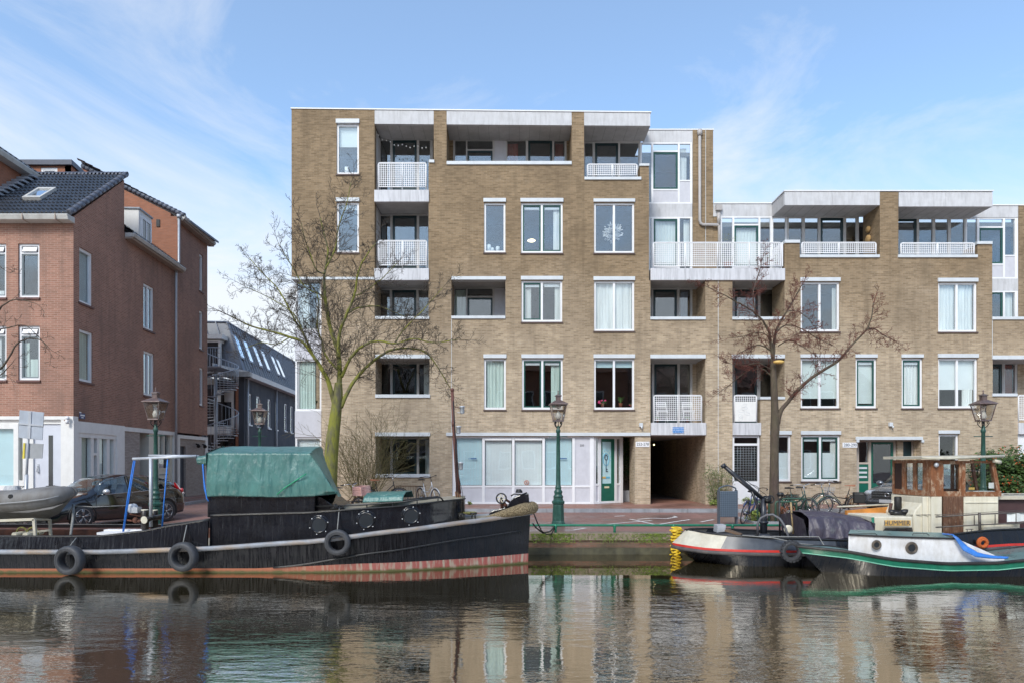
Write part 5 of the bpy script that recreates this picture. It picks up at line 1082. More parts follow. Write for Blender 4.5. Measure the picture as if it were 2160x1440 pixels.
def bootmat():
    m, t, o = newmat('boot_topping'); tcn = N(t, 'ShaderNodeTexCoord'); v = tcn.outputs['UV']
    f2 = noise(t, v, 14, 4, .55, (1, .12, 1)); c = ramp(t, f2, [(.40, (.34, .28, .22)), (.52, (.30, .09, .075)), (.7, (.27, .07, .06))])
    sp_ = N(t, 'ShaderNodeSeparateXYZ'); t.links.new(v, sp_.inputs[0])
    mr = N(t, 'ShaderNodeMapRange', {'From Min': -5.5, 'From Max': -3.0}); t.links.new(sp_.outputs['X'], mr.inputs[0]); c = mixc(t, mr.outputs[0], (.36, .12, .06), c)
    f = noise(t, v, 4, 6, .7); mz = N(t, 'ShaderNodeMath', operation='MULTIPLY_ADD'); t.links.new(f, mz.inputs[0]); mz.inputs[1].default_value = .12; t.links.new(sp_.outputs['Y'], mz.inputs[2])
    mr2 = N(t, 'ShaderNodeMapRange', {'From Min': -.735, 'From Max': -.68, 'To Min': 1, 'To Max': 0}); t.links.new(mz.outputs[0], mr2.inputs[0]); c = mixc(t, mr2.outputs[0], c, (.07, .075, .02))
    p = N(t, 'ShaderNodeBsdfPrincipled', {'Roughness': .5}); t.links.new(c, p.inputs['Base Color']); t.links.new(p.outputs[0], o.inputs[0]); return m
M['hullblack'] = hullmat('black_hull_paint', (.006, .006, .008), spec=.4); M['boot'] = bootmat()
M['houseblack'] = hullmat('black_deckhouse_paint', (.006, .007, .010), rough=.14, spec=.8)
M['strake'] = pm('worn_rubbing_strake', (.22, .235, .26), .5, var=.35, scale=3, stain=(.34, .21, .09), stain_amt=.95, stain_scale=(.35, .35, 1.2), bump=.2)
M['greyrail'] = pm('grey_edge_paint', (.30, .33, .38), .45, var=.25, scale=4, stain=(.12,.10,.08), stain_amt=.4)
M['deck'] = pm('grimy_deck', (.26, .23, .18), .7, var=.35, scale=2.5, bump=.2, stain=(.10, .11, .04), stain_amt=.6, stain_scale=(1,1,1)); M['rust'] = pm('rusty_steel', (.13, .05, .03), .8, var=.6, scale=5, bump=.3, stain=(.03,.02,.02), stain_amt=.7)
M['tyre'] = pm('tyre_rubber', (.035, .037, .042), .6, var=.35, scale=8, bump=.15, stain=(.10, .10, .11), stain_amt=.35); M['rope'] = pm('hemp_rope', (.34, .25, .13), .9, var=.35, scale=20, bump=1.0, bscale=55); M['greyrope'] = pm('grey_rope', (.22, .22, .21), .8, var=.3, scale=30)
M['blueweb'] = pm('blue_strap', (.02, .16, .55), .6, var=.2, scale=15); M['greyrub'] = pm('grey_inflatable', (.17, .165, .16), .6, var=.15, scale=2, stain=(.09,.07,.05), stain_amt=.6, bump=.1); M['cream'] = pm('cream_paint', (.66, .62, .50), .5, var=.08, scale=3, stain=(.45, .36, .2), stain_amt=.35, stain_scale=(4,4,.4))
M['rustwhite'] = pm('stained_white_paint', (.50, .47, .38), .5, var=.15, scale=6, stain=(.4, .3, .18), stain_amt=.4)
def tarpmat(name, col, rough=.42, fine=60):
    m, t, o = newmat(name); tcn = N(t, 'ShaderNodeTexCoord'); v = tcn.outputs['Object']; f = noise(t, v, 1.5, 6, .65)
    c = ramp(t, f, [(.3, tuple(x*.75 for x in col)), (.7, tuple(min(1, x*1.2) for x in col))]); f2 = noise(t, v, 5, 6, .7); c = mixc(t, ramp(t, f2, [(.56, (0,0,0)), (.75, (.35,)*3)]), c, (.35, .38, .33))
    p = N(t, 'ShaderNodeBsdfPrincipled', {'Roughness': rough, 'Specular IOR Level': .6}); t.links.new(c, p.inputs['Base Color'])
    n1_ = noise(t, v, 4.5, 3, .5, (1.6, 1.6, .5)); n2_ = noise(t, v, 16, 4, .6); b = N(t, 'ShaderNodeBump', {'Strength': .9, 'Distance': .05}); t.links.new(n1_, b.inputs['Height']); b2 = N(t, 'ShaderNodeBump', {'Strength': .5, 'Distance': .01}); t.links.new(n2_, b2.inputs['Height']); t.links.new(b.outputs[0], b2.inputs['Normal']); t.links.new(b2.outputs[0], p.inputs['Normal']); t.links.new(p.outputs[0], o.inputs[0]); return m
M['greentarp'] = tarpmat('green_tarpaulin', (.05, .15, .135)); M['purpletarp'] = tarpmat('purple_tarpaulin', (.055, .045, .065), .5); M['bluetarp'] = tarpmat('blue_tarpaulin', (.03, .17, .55), .4); M['greentarp2'] = tarpmat('faded_green_tarpaulin', (.10, .19, .15), .5); M['greytarp'] = tarpmat('silver_cover', (.42,.44,.47), .4)
def grid(mb, fn, nu, nv, mat=0, smooth=True):
    b = len(mb.v)
    for j in range(nv+1):
        for i in range(nu+1): mb.v.append(tuple(fn(i/nu, j/nv)))
    for j in range(nv):
        for i in range(nu): mb.f.append([b+j*(nu+1)+i, b+j*(nu+1)+i+1, b+(j+1)*(nu+1)+i+1, b+(j+1)*(nu+1)+i]); mb.m.append(mat); mb.s.append(smooth)
def band(mb, xs, fa, fb, both=True, mat=0):
    """skin between two edge functions x -> (half breadth, z) on both sides; yc in fa.yc"""
    for sgn in ((-1, 1) if both else (-1,)):
        b = len(mb.v)
        for x in xs:
            for f in (fa, fb): h, z = f(x)[:2]; xx = f(x)[2] if len(f(x)) > 2 else x; mb.v.append((xx, YC+sgn*h, z))
        for i in range(len(xs)-1): mb.f.append([b+2*i, b+2*i+2, b+2*i+3, b+2*i+1]); mb.m.append(mat); mb.s.append(True)
# ---- boat one: the black converted tug/barge ----
YC = 16.3; XB = .44
def b1(x): u = min(1, max(0, (XB-x)/5.0)); return 1.47*(1-(1-u)**2.25)
zs = lambda x: interp(x, [(-20,-.33),(-9,-.346),(-6.8,-.28),(-4.5,-.13),(-2.53,.09),(-.95,.253),(XB,.40)])
zr = lambda x: interp(x, [(-20,-.727),(-5.6,-.71),(-4.95,-.68),(-3.35,-.614),(-.85,-.595),(XB,-.572)])
zl = lambda x: interp(x, [(-5.2,-.69),(-4.9,-.665),(-2.9,-.37),(-.9,-.12),(.3,-.01)])
xs = [-22+.5*i for i in range(28)]+[-8+.2*i for i in range(35)]+[-1+.09*i for i in range(16)]+[XB-.001]
barge = thing('black_barge', 'long black steel barge with portholes, rusty rubbing strake and red waterline', 'boat', (-6, YC, ZW))
lev = [lambda x: (b1(x)*.55, -1.7), lambda x: (b1(x)*.92*(1-.25*max(0, 1-(XB-x)/3)), -.95, x-.06*max(0, 1-(XB-x)/2)), lambda x: (b1(x)*.965*(1-.18*max(0, 1-(XB-x)/3)), zr(x), x-.05*max(0,1-(XB-x)/2)), lambda x: (b1(x), zs(x))]
mb = MB(); band(mb, xs, lev[2], lev[3]); band(mb, xs, lev[0], lev[1])
hull = mb.build('hull', 'hullblack', barge)
mb = MB(); band(mb, xs, lev[1], lev[2]); mb.build('waterline_band', 'boot', hull)
mb = MB(); band(mb, xs, lambda x: (0, zs(x)+.005), lambda x: (b1(x)+.02, zs(x)+.005), both=True); mb.build('deck', 'deck', barge)
for sgn in (-1, 1):
    mb = MB(); mb.tube([(x, YC+sgn*(b1(x)+.02), zs(x)) for x in xs[:-1]]+[(XB+.03, YC, zs(XB))], .055, 8); mb.build('rubbing_strake', 'strake', barge)
mb = MB(); xl_ = [-5.2+.15*i for i in range(37)]
def hb(x, z): a_, b_ = lev[2](x), lev[3](x); t_ = (z-a_[1])/(b_[1]-a_[1]); return a_[0]+(b_[0]-a_[0])*t_
for sgn in (-1, 1): mb.tube([(x, YC+sgn*(hb(x, zl(x))+.012), zl(x)) for x in xl_ if x < .32], .022, 6)
mb.build('lower_strake', 'black', barge)
# weld seams
# bulwark at the stern half
xe = X(437, 14.85); xq = [x for x in xs if x < xe-.05]+[xe]
zbul = lambda x: interp(x, [(-20,.05),(-13,-.01),(-10,-.02),(-9,-.018),(-8.1,.085),(-7.4,.22),(-6.6,.33)])
mb = MB(); band(mb, xq, lambda x: (b1(x)+.0, zs(x)+.04), lambda x: (b1(x)-.06, zbul(x))); band(mb, xq, lambda x: (b1(x)-.06, zbul(x)), lambda x: (b1(x)-.11, zbul(x)-.01)); band(mb, xq, lambda x: (b1(x)-.11, zbul(x)-.01), lambda x: (b1(x)-.06, zs(x)+.0)); mb.build('bulwark', 'houseblack', barge)
for sgn in (-1, 1):
    mb = MB(); mb.tube([(x, YC+sgn*(b1(x)-.075), zbul(x)+.005) for x in xq], .022, 6); mb.build('bulwark_rail', 'black', barge)
# deckhouse
zh = lambda x: interp(x, [(-6.9,.43),(-4.6,.49),(-2.9,.60),(-1.3,.735)])
xd0, xd1 = xe, -1.12
def dh(x):
    r = b1(x)-.17; u = (xd1-x)/.9
    return r*math.sqrt(max(0, 1-(1-u)**2)) if u < 1 else r
xd = [xd0+(xd1-xd0)*i/60 for i in range(52)]+[xd1-.9*(1-math.sin(a*math.pi/2/12)) for a in range(1, 13)]
xd = sorted(set(x for x in xd if x <= xd1))
mb = MB(); band(mb, xd, lambda x: (dh(x)+.03, zs(x)+.01), lambda x: (dh(x), zh(x))); mb.hexa([(xd0, YC-dh(xd0), zs(xd0)), (xd0+.03, YC-dh(xd0), zs(xd0)), (xd0+.03, YC+dh(xd0), zs(xd0)), (xd0, YC+dh(xd0), zs(xd0))], [(xd0, YC-dh(xd0), zh(xd0)), (xd0+.03, YC-dh(xd0), zh(xd0)), (xd0+.03, YC+dh(xd0), zh(xd0)), (xd0, YC+dh(xd0), zh(xd0))]); dk = mb.build('deckhouse', 'houseblack', barge)
mb = MB(); band(mb, xd, lambda x: (dh(x)+.012, zh(x)), lambda x: (0, zh(x)+.07)); mb.build('deckhouse_roof', 'deck', dk)
mb = MB()
for sgn in (-1, 1): mb.tube([(x, YC+sgn*(dh(x)+.012), zh(x)) for x in xd], .018, 6)
mb.build('roof_edge', 'black', dk)
for (px, py) in ((673,1106),(772,1096),(867,1087)):
    x = X(px, 14.98); y = YC-dh(x)-.03; z = Z(py, 14.98)
    for it in range(3): y = YC-dh(x)-.02; x = X(px, y); z = Z(py, y)
    sl_ = (dh(x+.2)-dh(x-.2))/.4; yaw = math.atan(-sl_)
    mb = MB(); mb.torus((0,0,0), .165, .022, 'y', 28, 8); mb.torus((0,.014,0), .195, .03, 'y', 28, 6, flat=.3)
    for k in range(6): a = k*math.pi/3+.3; mb.lathe([(.010,-.03),(.010,-.012)], (.205*math.cos(a), .0, .205*math.sin(a)), 8, 1, axis='y')
    mb.xf(Matrix.Translation((x, y, z)) @ Matrix.Rotation(yaw, 4, 'Z')); ph = mb.build('porthole', ['houseblack','white'], dk)
    mb = MB(); mb.lathe([(.16,-.004),(.16,.004)], (0,0,0), 24, 0, axis='y'); mb.xf(Matrix.Translation((x, y-.006, z)) @ Matrix.Rotation(yaw, 4, 'Z')); mb.build('porthole_glass', 'darkglass', ph)
# wheelhouse coaming under the cover
yw0, yw1 = 15.08, 17.0; xw0, xw1 = X(437.5, yw0), X(664, yw0); zw0, zw1 = .44, .855
mb = MB(); mb.box(xw0, xw1, yw0, yw1, zw0-.05, zw1); mb.box(xw0+.0, xw1+.02, yw0-.05, yw1+.05, zw1, zw1+.03); mb.prism([(xw1, zw0), (xw1+.55, zw0+.05), (xw1+.10, zw1-.02), (xw1, zw1-.02)], yw0+.15, yw1-.3); mb.build('wheelhouse_coaming', 'houseblack', barge, bevel=.01)
mb = MB()
for i in range(9): x = xw0+.2+i*.25; mb.tube([(x, yw0-.05, zw1+.03), (x+.01, yw0-.055, zw1+.10)], .008, 4)
mb.tube([(xw0, yw0-.06, zw1-.0), (xw1, yw0-.06, zw1)], .012, 5); mb.build('lashing_hook', 'black', barge)
# handrails along the roof
mb = MB()
for sgn in (-1,):
    ys = YC-1.1; pts = [P(666,1067,15.15), P(760,1064,15.15), P(850,1057,15.15), P(925,1048,15.2), P(930,1049,15.3), P(936,1056,15.6)]
    mb.tube(pts, .018, 6)
    for (px, pa, pb2) in ((774,1063,1071),(828,1059,1068),(880,1054,1062),(924,1048,1058)): mb.tube([P(px, pa, 15.17), P(px, pb2, 15.17)], .014, 5)
    mb.tube([P(666,1060,17.2), P(850,1053,17.2), P(925,1046,17.2)], .016, 6)
mb.build('handrail', 'black', barge)
# rope round the cover post
mb = MB(); mb.tube([P(706,1066,15.05), P(709,1066,15.0)], .05, 6); mb.torus(P(712,1070,15.2), .13, .03, 'z', 16, 6); mb.build('rope_coil', 'black', barge)
# mast
mb = MB(); Ym = 16.2; mb.tube([P(954,822,Ym), P(957,900,Ym), P(964,1000,Ym), P(968,1040,Ym)], [.035,.04,.05,.06], 8); mb.ball(P(954,822,Ym), .05, 6); mb.tube([P(957,857,Ym), P(975,860,Ym)], .012, 4); mb.tube([P(953,893,Ym), P(960,893,Ym)], .07, 6)
mast = mb.build('mast', 'mastred', barge)
mb = MB(); mb.tube([P(965,1035,Ym), P(969,1062,Ym), P(970,1092,Ym)], [.065,.08,.1], 8); mb.build('mast_foot', 'mastfoot', mast)
for (x, y) in ((975,864),(967,906),(972,982)): mb = MB(); c_ = P(x, y, Ym); mb.lathe([(.03,-.09),(.055,-.07),(.055,.06),(.07,.065),(.07,.085),(.02,.10)], c_, 8); mb.tube([c_+Vector((-.12,0,-.05)), c_+Vector((0,0,-.08))], .01, 4); mb.build('mast_lantern', 'pipe2', mast)
mb = MB(); 
for (dx, rr) in ((0,.0),(10,.03),(-4,.02)): mb.tube([P(956+dx*.1,845,Ym-.06), P(960,930,Ym-.07), P(963+dx*.4,1000,Ym-.08), P(966+dx,1040,Ym-.09), P(970+dx*.8,1080,Ym-.1)], .008, 4)
mb.build('mast_cable', 'black', mast)
# forward deck gear: fender roll, anchor well and windlass
fe = MB(); pts = []; rs_ = []
for i in range(17): t_ = i/16; x = -.55+t_*1.15; yy = YC-(b1(x) if x < XB-.03 else .0)*.72-.02; pts.append((x, yy if t_ < .97 else YC-.05, zs(min(x, XB))+.10+.05*t_)); rs_.append(.05+.085*min(1, t_*1.3))
pts = [(-.62, YC-.52, zs(-.62)+.06), (-.4, YC-.50, zs(-.4)+.09), (-.1, YC-.40, zs(-.1)+.13), (.2, YC-.27, zs(.2)+.16), (.42, YC-.14, zs(.42)+.18), (.58, YC+.02, zs(.44)+.19), (.58, YC+.2, zs(.44)+.19), (.40, YC+.34, zs(.4)+.16), (.1, YC+.45, zs(.1)+.12)]
q = []
for i in range(len(pts)-1):
    for k in range(4): q.append(Vector(pts[i]).lerp(Vector(pts[i+1]), k/4))
q.append(Vector(pts[-1])); rr_ = [.03+.115*min(1, i/14) for i in range(len(q))]; q = [p+Vector((-.09,0,-.075)) for p in q]; fe.tube(q, rr_, 14)
def ropemat():
    m, t, o = newmat('woven_rope_fender'); tcn = N(t, 'ShaderNodeTexCoord'); v = tcn.outputs['Object']
    w = N(t, 'ShaderNodeTexVoronoi', {'Scale': 38.0}); t.links.new(v, w.inputs['Vector']); c = ramp(t, w.outputs['Distance'], [(.1, (.42,.33,.19)), (.6, (.13,.095,.05))])
    p = N(t, 'ShaderNodeBsdfPrincipled', {'Roughness': .95}); t.links.new(c, p.inputs['Base Color']); b = N(t, 'ShaderNodeBump', {'Strength': 1, 'Distance': .02}); b.invert = True; t.links.new(w.outputs['Distance'], b.inputs['Height']); t.links.new(b.outputs[0], p.inputs['Normal']); t.links.new(p.outputs[0], o.inputs[0]); return m
M['fender'] = ropemat(); fe.build('bow_fender', 'fender', loc=pts[0], label='thick woven rope fender wrapped over the bow of the black barge', cat='fender')
mb = MB(); Yq_ = YC-.12
prof = [(1031,1085),(1034,1079),(1042,1075),(1053,1073),(1064,1070),(1072,1064),(1079,1053),(1085,1048),(1100,1042),(1115,1040),(1116.5,1056),(1117,1066),(1080,1074)]
ii = [P(a, b, Yq_) for a, b in prof]; mb.hexa([p+Vector((0,.30,0)) for p in ii], ii); mb.build('anchor_well', 'houseblack', barge, bevel=.012)
wc = P(1057.5, 1050, Yq_-.05); mb = MB(); mb.torus(wc, .115, .018, 'y', 24, 8)
for k in range(6):
    a = k*math.pi/3; pts_ = [wc+Vector((.10*s*math.cos(a+.9*(s)), 0, .10*s*math.sin(a+.9*s)))*1.05 for s in (.15,.45,.75,1.0)]; mb.tube(pts_, .013, 5, 1)
mb.ball(wc, .03, 6); mb.tube([wc+Vector((.09,.05,-.02)), wc+Vector((.2,.12,-.1))], .03, 6, 2); mb.tube([wc+Vector((0,.08,0)), wc+Vector((.02,.08,-.24))], .045, 6, 2); mb.tube([wc+Vector((.05,.05,-.1)), wc+Vector((.12,.05,-.2))], .04, 6, 2)
wnd = mb.build('windlass', ['black','cream','rust'], barge)
mb = MB(); 
for k in range(5): mb.torus(P(1096,1037-k*1.3,Yq_+.12)+Vector((rnd.uniform(-.02,.02),0,0)), .075-.006*k, .014, 'z', 14, 5)
mb.tube([P(1078,1045,Yq_), P(1084,1041,Yq_), P(1100,1042,Yq_), P(1112,1038,Yq_)], .018, 5); mb.build('black_rope_pile', 'black', barge)
mb = MB()
for (a, b) in ((972,1089),(998,1087)): c_ = P(a, b, 15.9); mb.tube([c_+Vector((-.07,0,.06)), c_+Vector((.09,0,.06))], .022, 6); mb.tube([c_+Vector((-.02,0,.06)), c_+Vector((-.03,0,-.06))], .02, 6); mb.tube([c_+Vector((.04,0,.06)), c_+Vector((.05,0,-.06))], .02, 6)
mb.build('mooring_cleat', 'black', barge)
mb = MB()
for k in range(5): c_ = P(990+k*1.5, 1080+k*.8, 16.2); mb.torus(c_, .16-.02*k, .018, 'z', 18, 5)
mb.build('rope_coil', 'mossrope', barge)
mb = MB(); mb.tube([P(1126,1082,16.3), P(1133,1100,16.6), P(1142,1118,17), P(1152,1126,17.5), P(1163,1125,17.9), P(1171,1111,18.15)], .016, 6); mb.tube([P(1123,1102,16.3), P(1131,1112,16.8), P(1145,1123,17.3), P(1160,1120,17.8), P(1172,1108,18.15)], .02, 6)
mb.build('mooring_rope', 'black', loc=P(1126,1082,16.3), label='two black mooring ropes sagging from the barge bow to the quay rail', cat='rope')
# stern: gallows of pipes, bollards, winch
mb = MB(); Yp = 15.9; mb.tube([P(280,967,Yp), P(415,961,Yp)], .035, 8); mb.tube([P(314,960,Yp+1), P(420,961,Yp+1)], .03, 8); mb.build('boom_pole', 'pipe2', barge)
mb = MB(); mb.tube([P(318,964,Yp), P(318.5,1110,Yp)], .038, 8); mb.build('upright_pole', 'pipe2', barge)
mb = MB(); mb.tube([P(282,970,Yp), P(270,1045,Yp-.05), P(259,1124,Yp-.1)], [.012,.016,.018], 6); mb.tube([P(285,970,Yp), P(261,1120,Yp-.1)], .012, 5); mb.build('blue_strap', 'blueweb', barge)
mb = MB(); mb.tube([P(353,968,Yp), P(348,1030,Yp), P(341,1112,Yp)], .012, 5); mb.tube([P(354,968,Yp), P(346,1060,Yp), P(343,1112,Yp)], .012, 5); mb.build('blue_strap', 'blueweb', barge)
for px in (305.5, 325.5):
    mb = MB(); c_ = P(px, 1112, 16.0+.3*(px > 310)); mb.lathe([(.085,-.2),(.085,.40),(.07,.415)], c_, 14); mb.lathe([(.08,.402),(.08,.43)], c_, 14, 1); mb.build('bollard', ['bollard','cream'], barge)
mb = MB(); a_ = P(304,1095.5,15.7); b_ = P(342,1088,16.3); mb.tube([a_, b_], .062, 12); mb.tube([a_+(a_-b_)*.01, a_-(a_-b_)*.01], .085, 16, 1); mb.build('crossbar_roller', ['bollard','cream'], barge)
mb = MB(); c_ = P(279, 1071, 16.0); mb.lathe([(.06,-.06),(.11,-.05),(.11,-.03),(.06,-.02),(.06,.04),(.11,.05),(.11,.07)], c_, 14, axis='y'); mb.box(c_.x+.02, c_.x+.17, c_.y-.1, c_.y+.1, c_.z-.10, c_.z+.03); f = mb.build('winch', 'pipe2', barge)
mb = MB(); mb.tube([P(275,1082,16), P(300,1088,16)], .03, 6); mb.tube([P(268,1096,16), P(285,1098,16)], .02, 6); mb.ball(P(286,1096,16), .07, 8); mb.tube([P(285,1098,16), P(302,1097,16)], .035, 6); mb.build('winch_linkage', 'rust', f)
mb = MB(); mb.box(X(204,15.6), X(300,15.6), 15.6, 15.9, Z(1127,15.6), Z(1122,15.6)); mb.box(X(212,15.8), X(296,15.8), 15.92, 16.1, Z(1122,15.8), Z(1117,15.8)); mb.build('white_planks', 'white', barge)
mb = MB(); x0 = -21; mb.box(x0, xe-.05, YC+.9, YC+1.36, -.36, -.09); mb.build('hatch_coaming', 'rust', barge)
mb = MB(); mb.tube([P(155,1063,15.7), P(154,1090,15.6), P(149,1128,15.2)], .028, 6); mb.tube([P(155,1066,15.7), P(200,1068,15.8), P(268,1065,16)], .012, 5); mb.build('mooring_rope', 'greyrope', barge)
mb = MB()
for px in (48, 71): c_ = P(px, 1124, 15.6); mb.lathe([(.055,-.28),(.055,.28)], c_, 12, axis='y'); mb.torus(c_+Vector((.05,-.1,.03)), .12, .02, 'y', 14, 5, 1)
mb.build('roller', ['cream','mossrope'], barge)
# tyres
def tyre(px, py, Ys, r, label, group, tread=False, tilt=0.0, thick=.115, rope_to=None):
    c_ = P(px, py, Ys); t_ = thing('tyre', label, 'tyre', c_, group); mb = MB(); n = 40
    prof = [(r*.60, -thick*.72), (r*.66, -thick*.95), (r*.86, -thick), (r*.97, -thick*.72), (r, -thick*.4), (r, thick*.4), (r*.97, thick*.72), (r*.86, thick), (r*.66, thick*.95), (r*.60, thick*.72), (r*.585, 0)]
    b = 0; m_ = len(prof)
    for i in range(n):
        a = 2*math.pi*i/n
        for (rr, h) in prof: mb.v.append((rr*math.cos(a), h, rr*math.sin(a)))
    for i in range(n):
        for j in range(m_): mb.f.append([i*m_+j, i*m_+(j+1) % m_, ((i+1) % n)*m_+(j+1) % m_, ((i+1) % n)*m_+j]); mb.m.append(0); mb.s.append(True)
    mb.torus((0,-thick*.98,0), r*.80, .006, 'y', 36, 4); mb.torus((0,-thick*.9,0), r*.66, .008, 'y', 36, 4)
    if tread:
        for i in range(18): a = 2*math.pi*i/18; q = len(mb.v); mb.box(r*.93, r*1.06, -thick*.95, thick*.95, -.028, .028); mb.xf(Matrix.Rotation(a, 4, 'Y'), q)
    mb.xf(Matrix.Translation(c_) @ Matrix.Rotation(tilt, 4, 'Z')); mb.build('tread', 'tyre', t_)
    if rope_to: mb = MB(); mb.tube([c_+Vector((0,-.02,r*.92)), rope_to], .012, 5); mb.build('hanging_rope', 'greyrope', t_)
    return t_
tyre(147.5, 1180.5, 14.58, .315, 'tyre hung lowest on the barge side, touching the water, near its stern', 'tyres hung on the black barge', tilt=-.12, rope_to=P(161,1133,14.84))
tyre(387, 1173, 14.60, .315, 'tyre hung on a short chain below the green tarpaulin at its left end', 'tyres hung on the black barge', tilt=-.12, rope_to=P(394,1107,14.86))
tyre(712, 1143, 14.70, .28, 'smaller tyre on a long thin rope below the first two portholes', 'tyres hung on the black barge', thick=.08, rope_to=P(716,1068,15.1))
# tarpaulin over the wheelhouse
def cloth(name, fn, nu, nv, mat, label, cat, amp=.03, loc=(0,0,0), fold=(7, 3), thick=.012):
    mb = MB()
    def g_(u, v):
        p = Vector(fn(u, v)); q = Vector((p.x*fold[0]*.35, p.y*2, p.z*1.1)); d = mnoise.noise(q)*.6+mnoise.noise(q*2.7)*.3; ed = 1
        w = mnoise.noise(Vector((p.x*fold[0]*.8, 0, p.z*.7+p.x)))
        return p+Vector((d*.3*amp, -(d+abs(w)*.8)*amp, d*.35*amp))
    grid(mb, g_, nu, nv); o = mb.build(name, mat, loc=loc, label=label, cat=cat); s = o.modifiers.new('thick', 'SOLIDIFY'); s.thickness = thick; return o
tz0, tz1, tzr = .845, 1.80, 1.98
def tarp(u, v):
    # v: near bottom edge, near top edge, ridge, far top, far bottom
    xl0 = xw0+.02; xr_top = X(655, 15.05)+.0; xr_bot = X(716, 15.1)
    ks = [(15.0,tz0),(14.98,tz0+.3),(15.02,tz0+.65),(15.06,tz1),(15.7,tzr-.06),(16.4,tzr),(16.7,tzr-.03),(17.0,tz1),(17.05,tz0)]
    f = v*(len(ks)-1); i = min(int(f), len(ks)-2); t_ = f-i; y = ks[i][0]*(1-t_)+ks[i+1][0]*t_; z = ks[i][1]*(1-t_)+ks[i+1][1]*t_
    hh = (min(z, tz1)-tz0)/(tz1-tz0); xr = xr_bot+(xr_top-xr_bot)*hh-.33*max(0,y-15.2)+(.24*hh*min(1,max(0,y-15.3)))
    x = xl0+(xr-xl0)*u
    if z < tz0+.05: z += .012*math.sin(u*9)+ .06*max(0,(u-.8))*5
    return (x, y, z)
cv = cloth('green_tarpaulin', tarp, 90, 56, 'greentarp', 'large green tarpaulin stretched over the wheelhouse of the black barge', 'tarpaulin', .045, (xw0, 15.0, tz0))
# closed right and left ends
def endcap(xb, xt, sgn):
    def fn(u, v): z = tz0+(tzr-tz0)*v; z2 = min(z, tz1+(tzr-tz1)*(1-abs(2*u-1))); hh = min(1, (z2-tz0)/(tz1-tz0)); return (xb+(xt-xb)*hh+sgn*.05*math.sin(u*3.14)-(.33*max(0,2.03*u-.2)-.24*hh*min(1,max(0,2.03*u-.3)) if sgn > 0 else 0), 15.0+2.03*u, z2)
    return fn
mb = MB(); grid(mb, lambda u, v: Vector(endcap(X(716,15.1), X(655,15.05), 1)(u, v))+Vector((.03*mnoise.noise(Vector((u*9,v*5,0))),0,0)), 24, 20); e = mb.build('end_flap', 'greentarp2', cv); e.location = (0,0,0)
mb = MB(); grid(mb, endcap(xw0+.03, xw0+.0, -1), 12, 12); mb.build('end_flap', 'greentarp', cv)
mb = MB(); c_ = P(425, 968, 15.2); 
grid(mb, lambda u, v: c_+Vector((-.07+.3*u, .1*math.sin(v*6.28)*(1-.5*u)+.02*mnoise.noise(Vector((u*8,v*8,0))), (.09+.04*u)*math.cos(v*6.28)-.02)), 8, 12); mb.build('gathered_corner', 'greentarp', cv)
mb = MB(); mb.tube([P(584,1042,14.95), P(600,1028,14.94), P(646,998,14.92)], .012, 5); mb.build('green_cord', 'greencord', cv)
mb = MB(); mb.tube([P(428,978,15.1), P(430,1010,15.0), P(436,1050,15.0), P(440,1056,15.0)], .014, 5); mb.tube([P(427,978,15.1), P(431,1030,15.05), P(437,1052,15.0)], .01, 4); mb.build('blue_lashing', 'blueweb', cv)
# small green cover on the roof
def scov(u, v):
    ks = [(15.15,Z(1058.5,15.15)),(15.2,Z(1048,15.15)),(15.5,Z(1038.5,15.5)),(16.3,Z(1037.5,15.9)),(16.5,Z(1050,16.2))]; f = v*4; i = min(int(f), 3); t_ = f-i
    return (X(766,15.2)+(X(850,15.2)-X(766,15.2))*u+.05*v, ks[i][0]*(1-t_)+ks[i+1][0]*t_, ks[i][1]*(1-t_)+ks[i+1][1]*t_+.03*u)
cloth('green_cover', scov, 30, 16, 'greentarp', 'small green sheet over a skylight on the barge roof, right of the pink crate', 'cover', .03, P(808,1050,15.6))
# dinghy on its cradle
dg = thing('inflatable_dinghy', 'grey inflatable dinghy resting on a white cradle on the barge stern', 'dinghy', (X(20,15.6), 15.7, .3))
mb = MB(); Yd = 15.3
def tubeline(off, zc): return [P(-160,1059+zc,Yd+off), P(-60,1058+zc,Yd+off), P(20,1056+zc,Yd+off), P(70,1052+zc,Yd+off), P(110,1047+zc,Yd+off+.1), P(138,1041+zc,Yd+off+.25), P(149,1037+zc,Yd+off+.5)]
mb.tube(tubeline(0,0), [.26,.26,.25,.24,.22,.19,.12], 16); mb.tube([p+Vector((-.8,.85,0)) for i, p in enumerate(tubeline(0,0)[:-1])]+[P(147,1037,Yd+.75)], [.2]*5+[.17,.1], 12); mb.tube([P(149,1037,Yd+.42), P(151,1036,Yd+.6), P(147,1037,Yd+.78)], [.12,.13,.11], 12); mb.build('side_tube', 'greyrub', dg)
mb = MB(); hp = [(-160,1078),(60,1080),(110,1072),(140,1058),(152,1046)]; lo_ = [(-160,1100),(40,1101),(90,1098),(125,1082),(150,1052)]
a_ = [P(x, y, Yd+.05) for x, y in hp]; k_ = [P(x, y, Yd+.65) for x, y in lo_]; c_ = [p+Vector((-.7,.8,0)) for p in a_]
for A_, B_ in ((a_, k_), (k_, c_)):
    b = len(mb.v); mb.v += [tuple(p) for p in A_]+[tuple(p) for p in B_]; n = len(A_)
    for i in range(n-1): mb.f.append([b+i, b+i+1, b+n+i+1, b+n+i]); mb.m.append(0); mb.s.append(True)
mb.build('bottom', 'greyrub', dg)
mb = MB(); mb.tube([Vector(p)+Vector((0,-.25,-.02-.0)) for p in tubeline(0,2)], .02, 5); mb.build('rub_strip', 'greyrub2', dg)
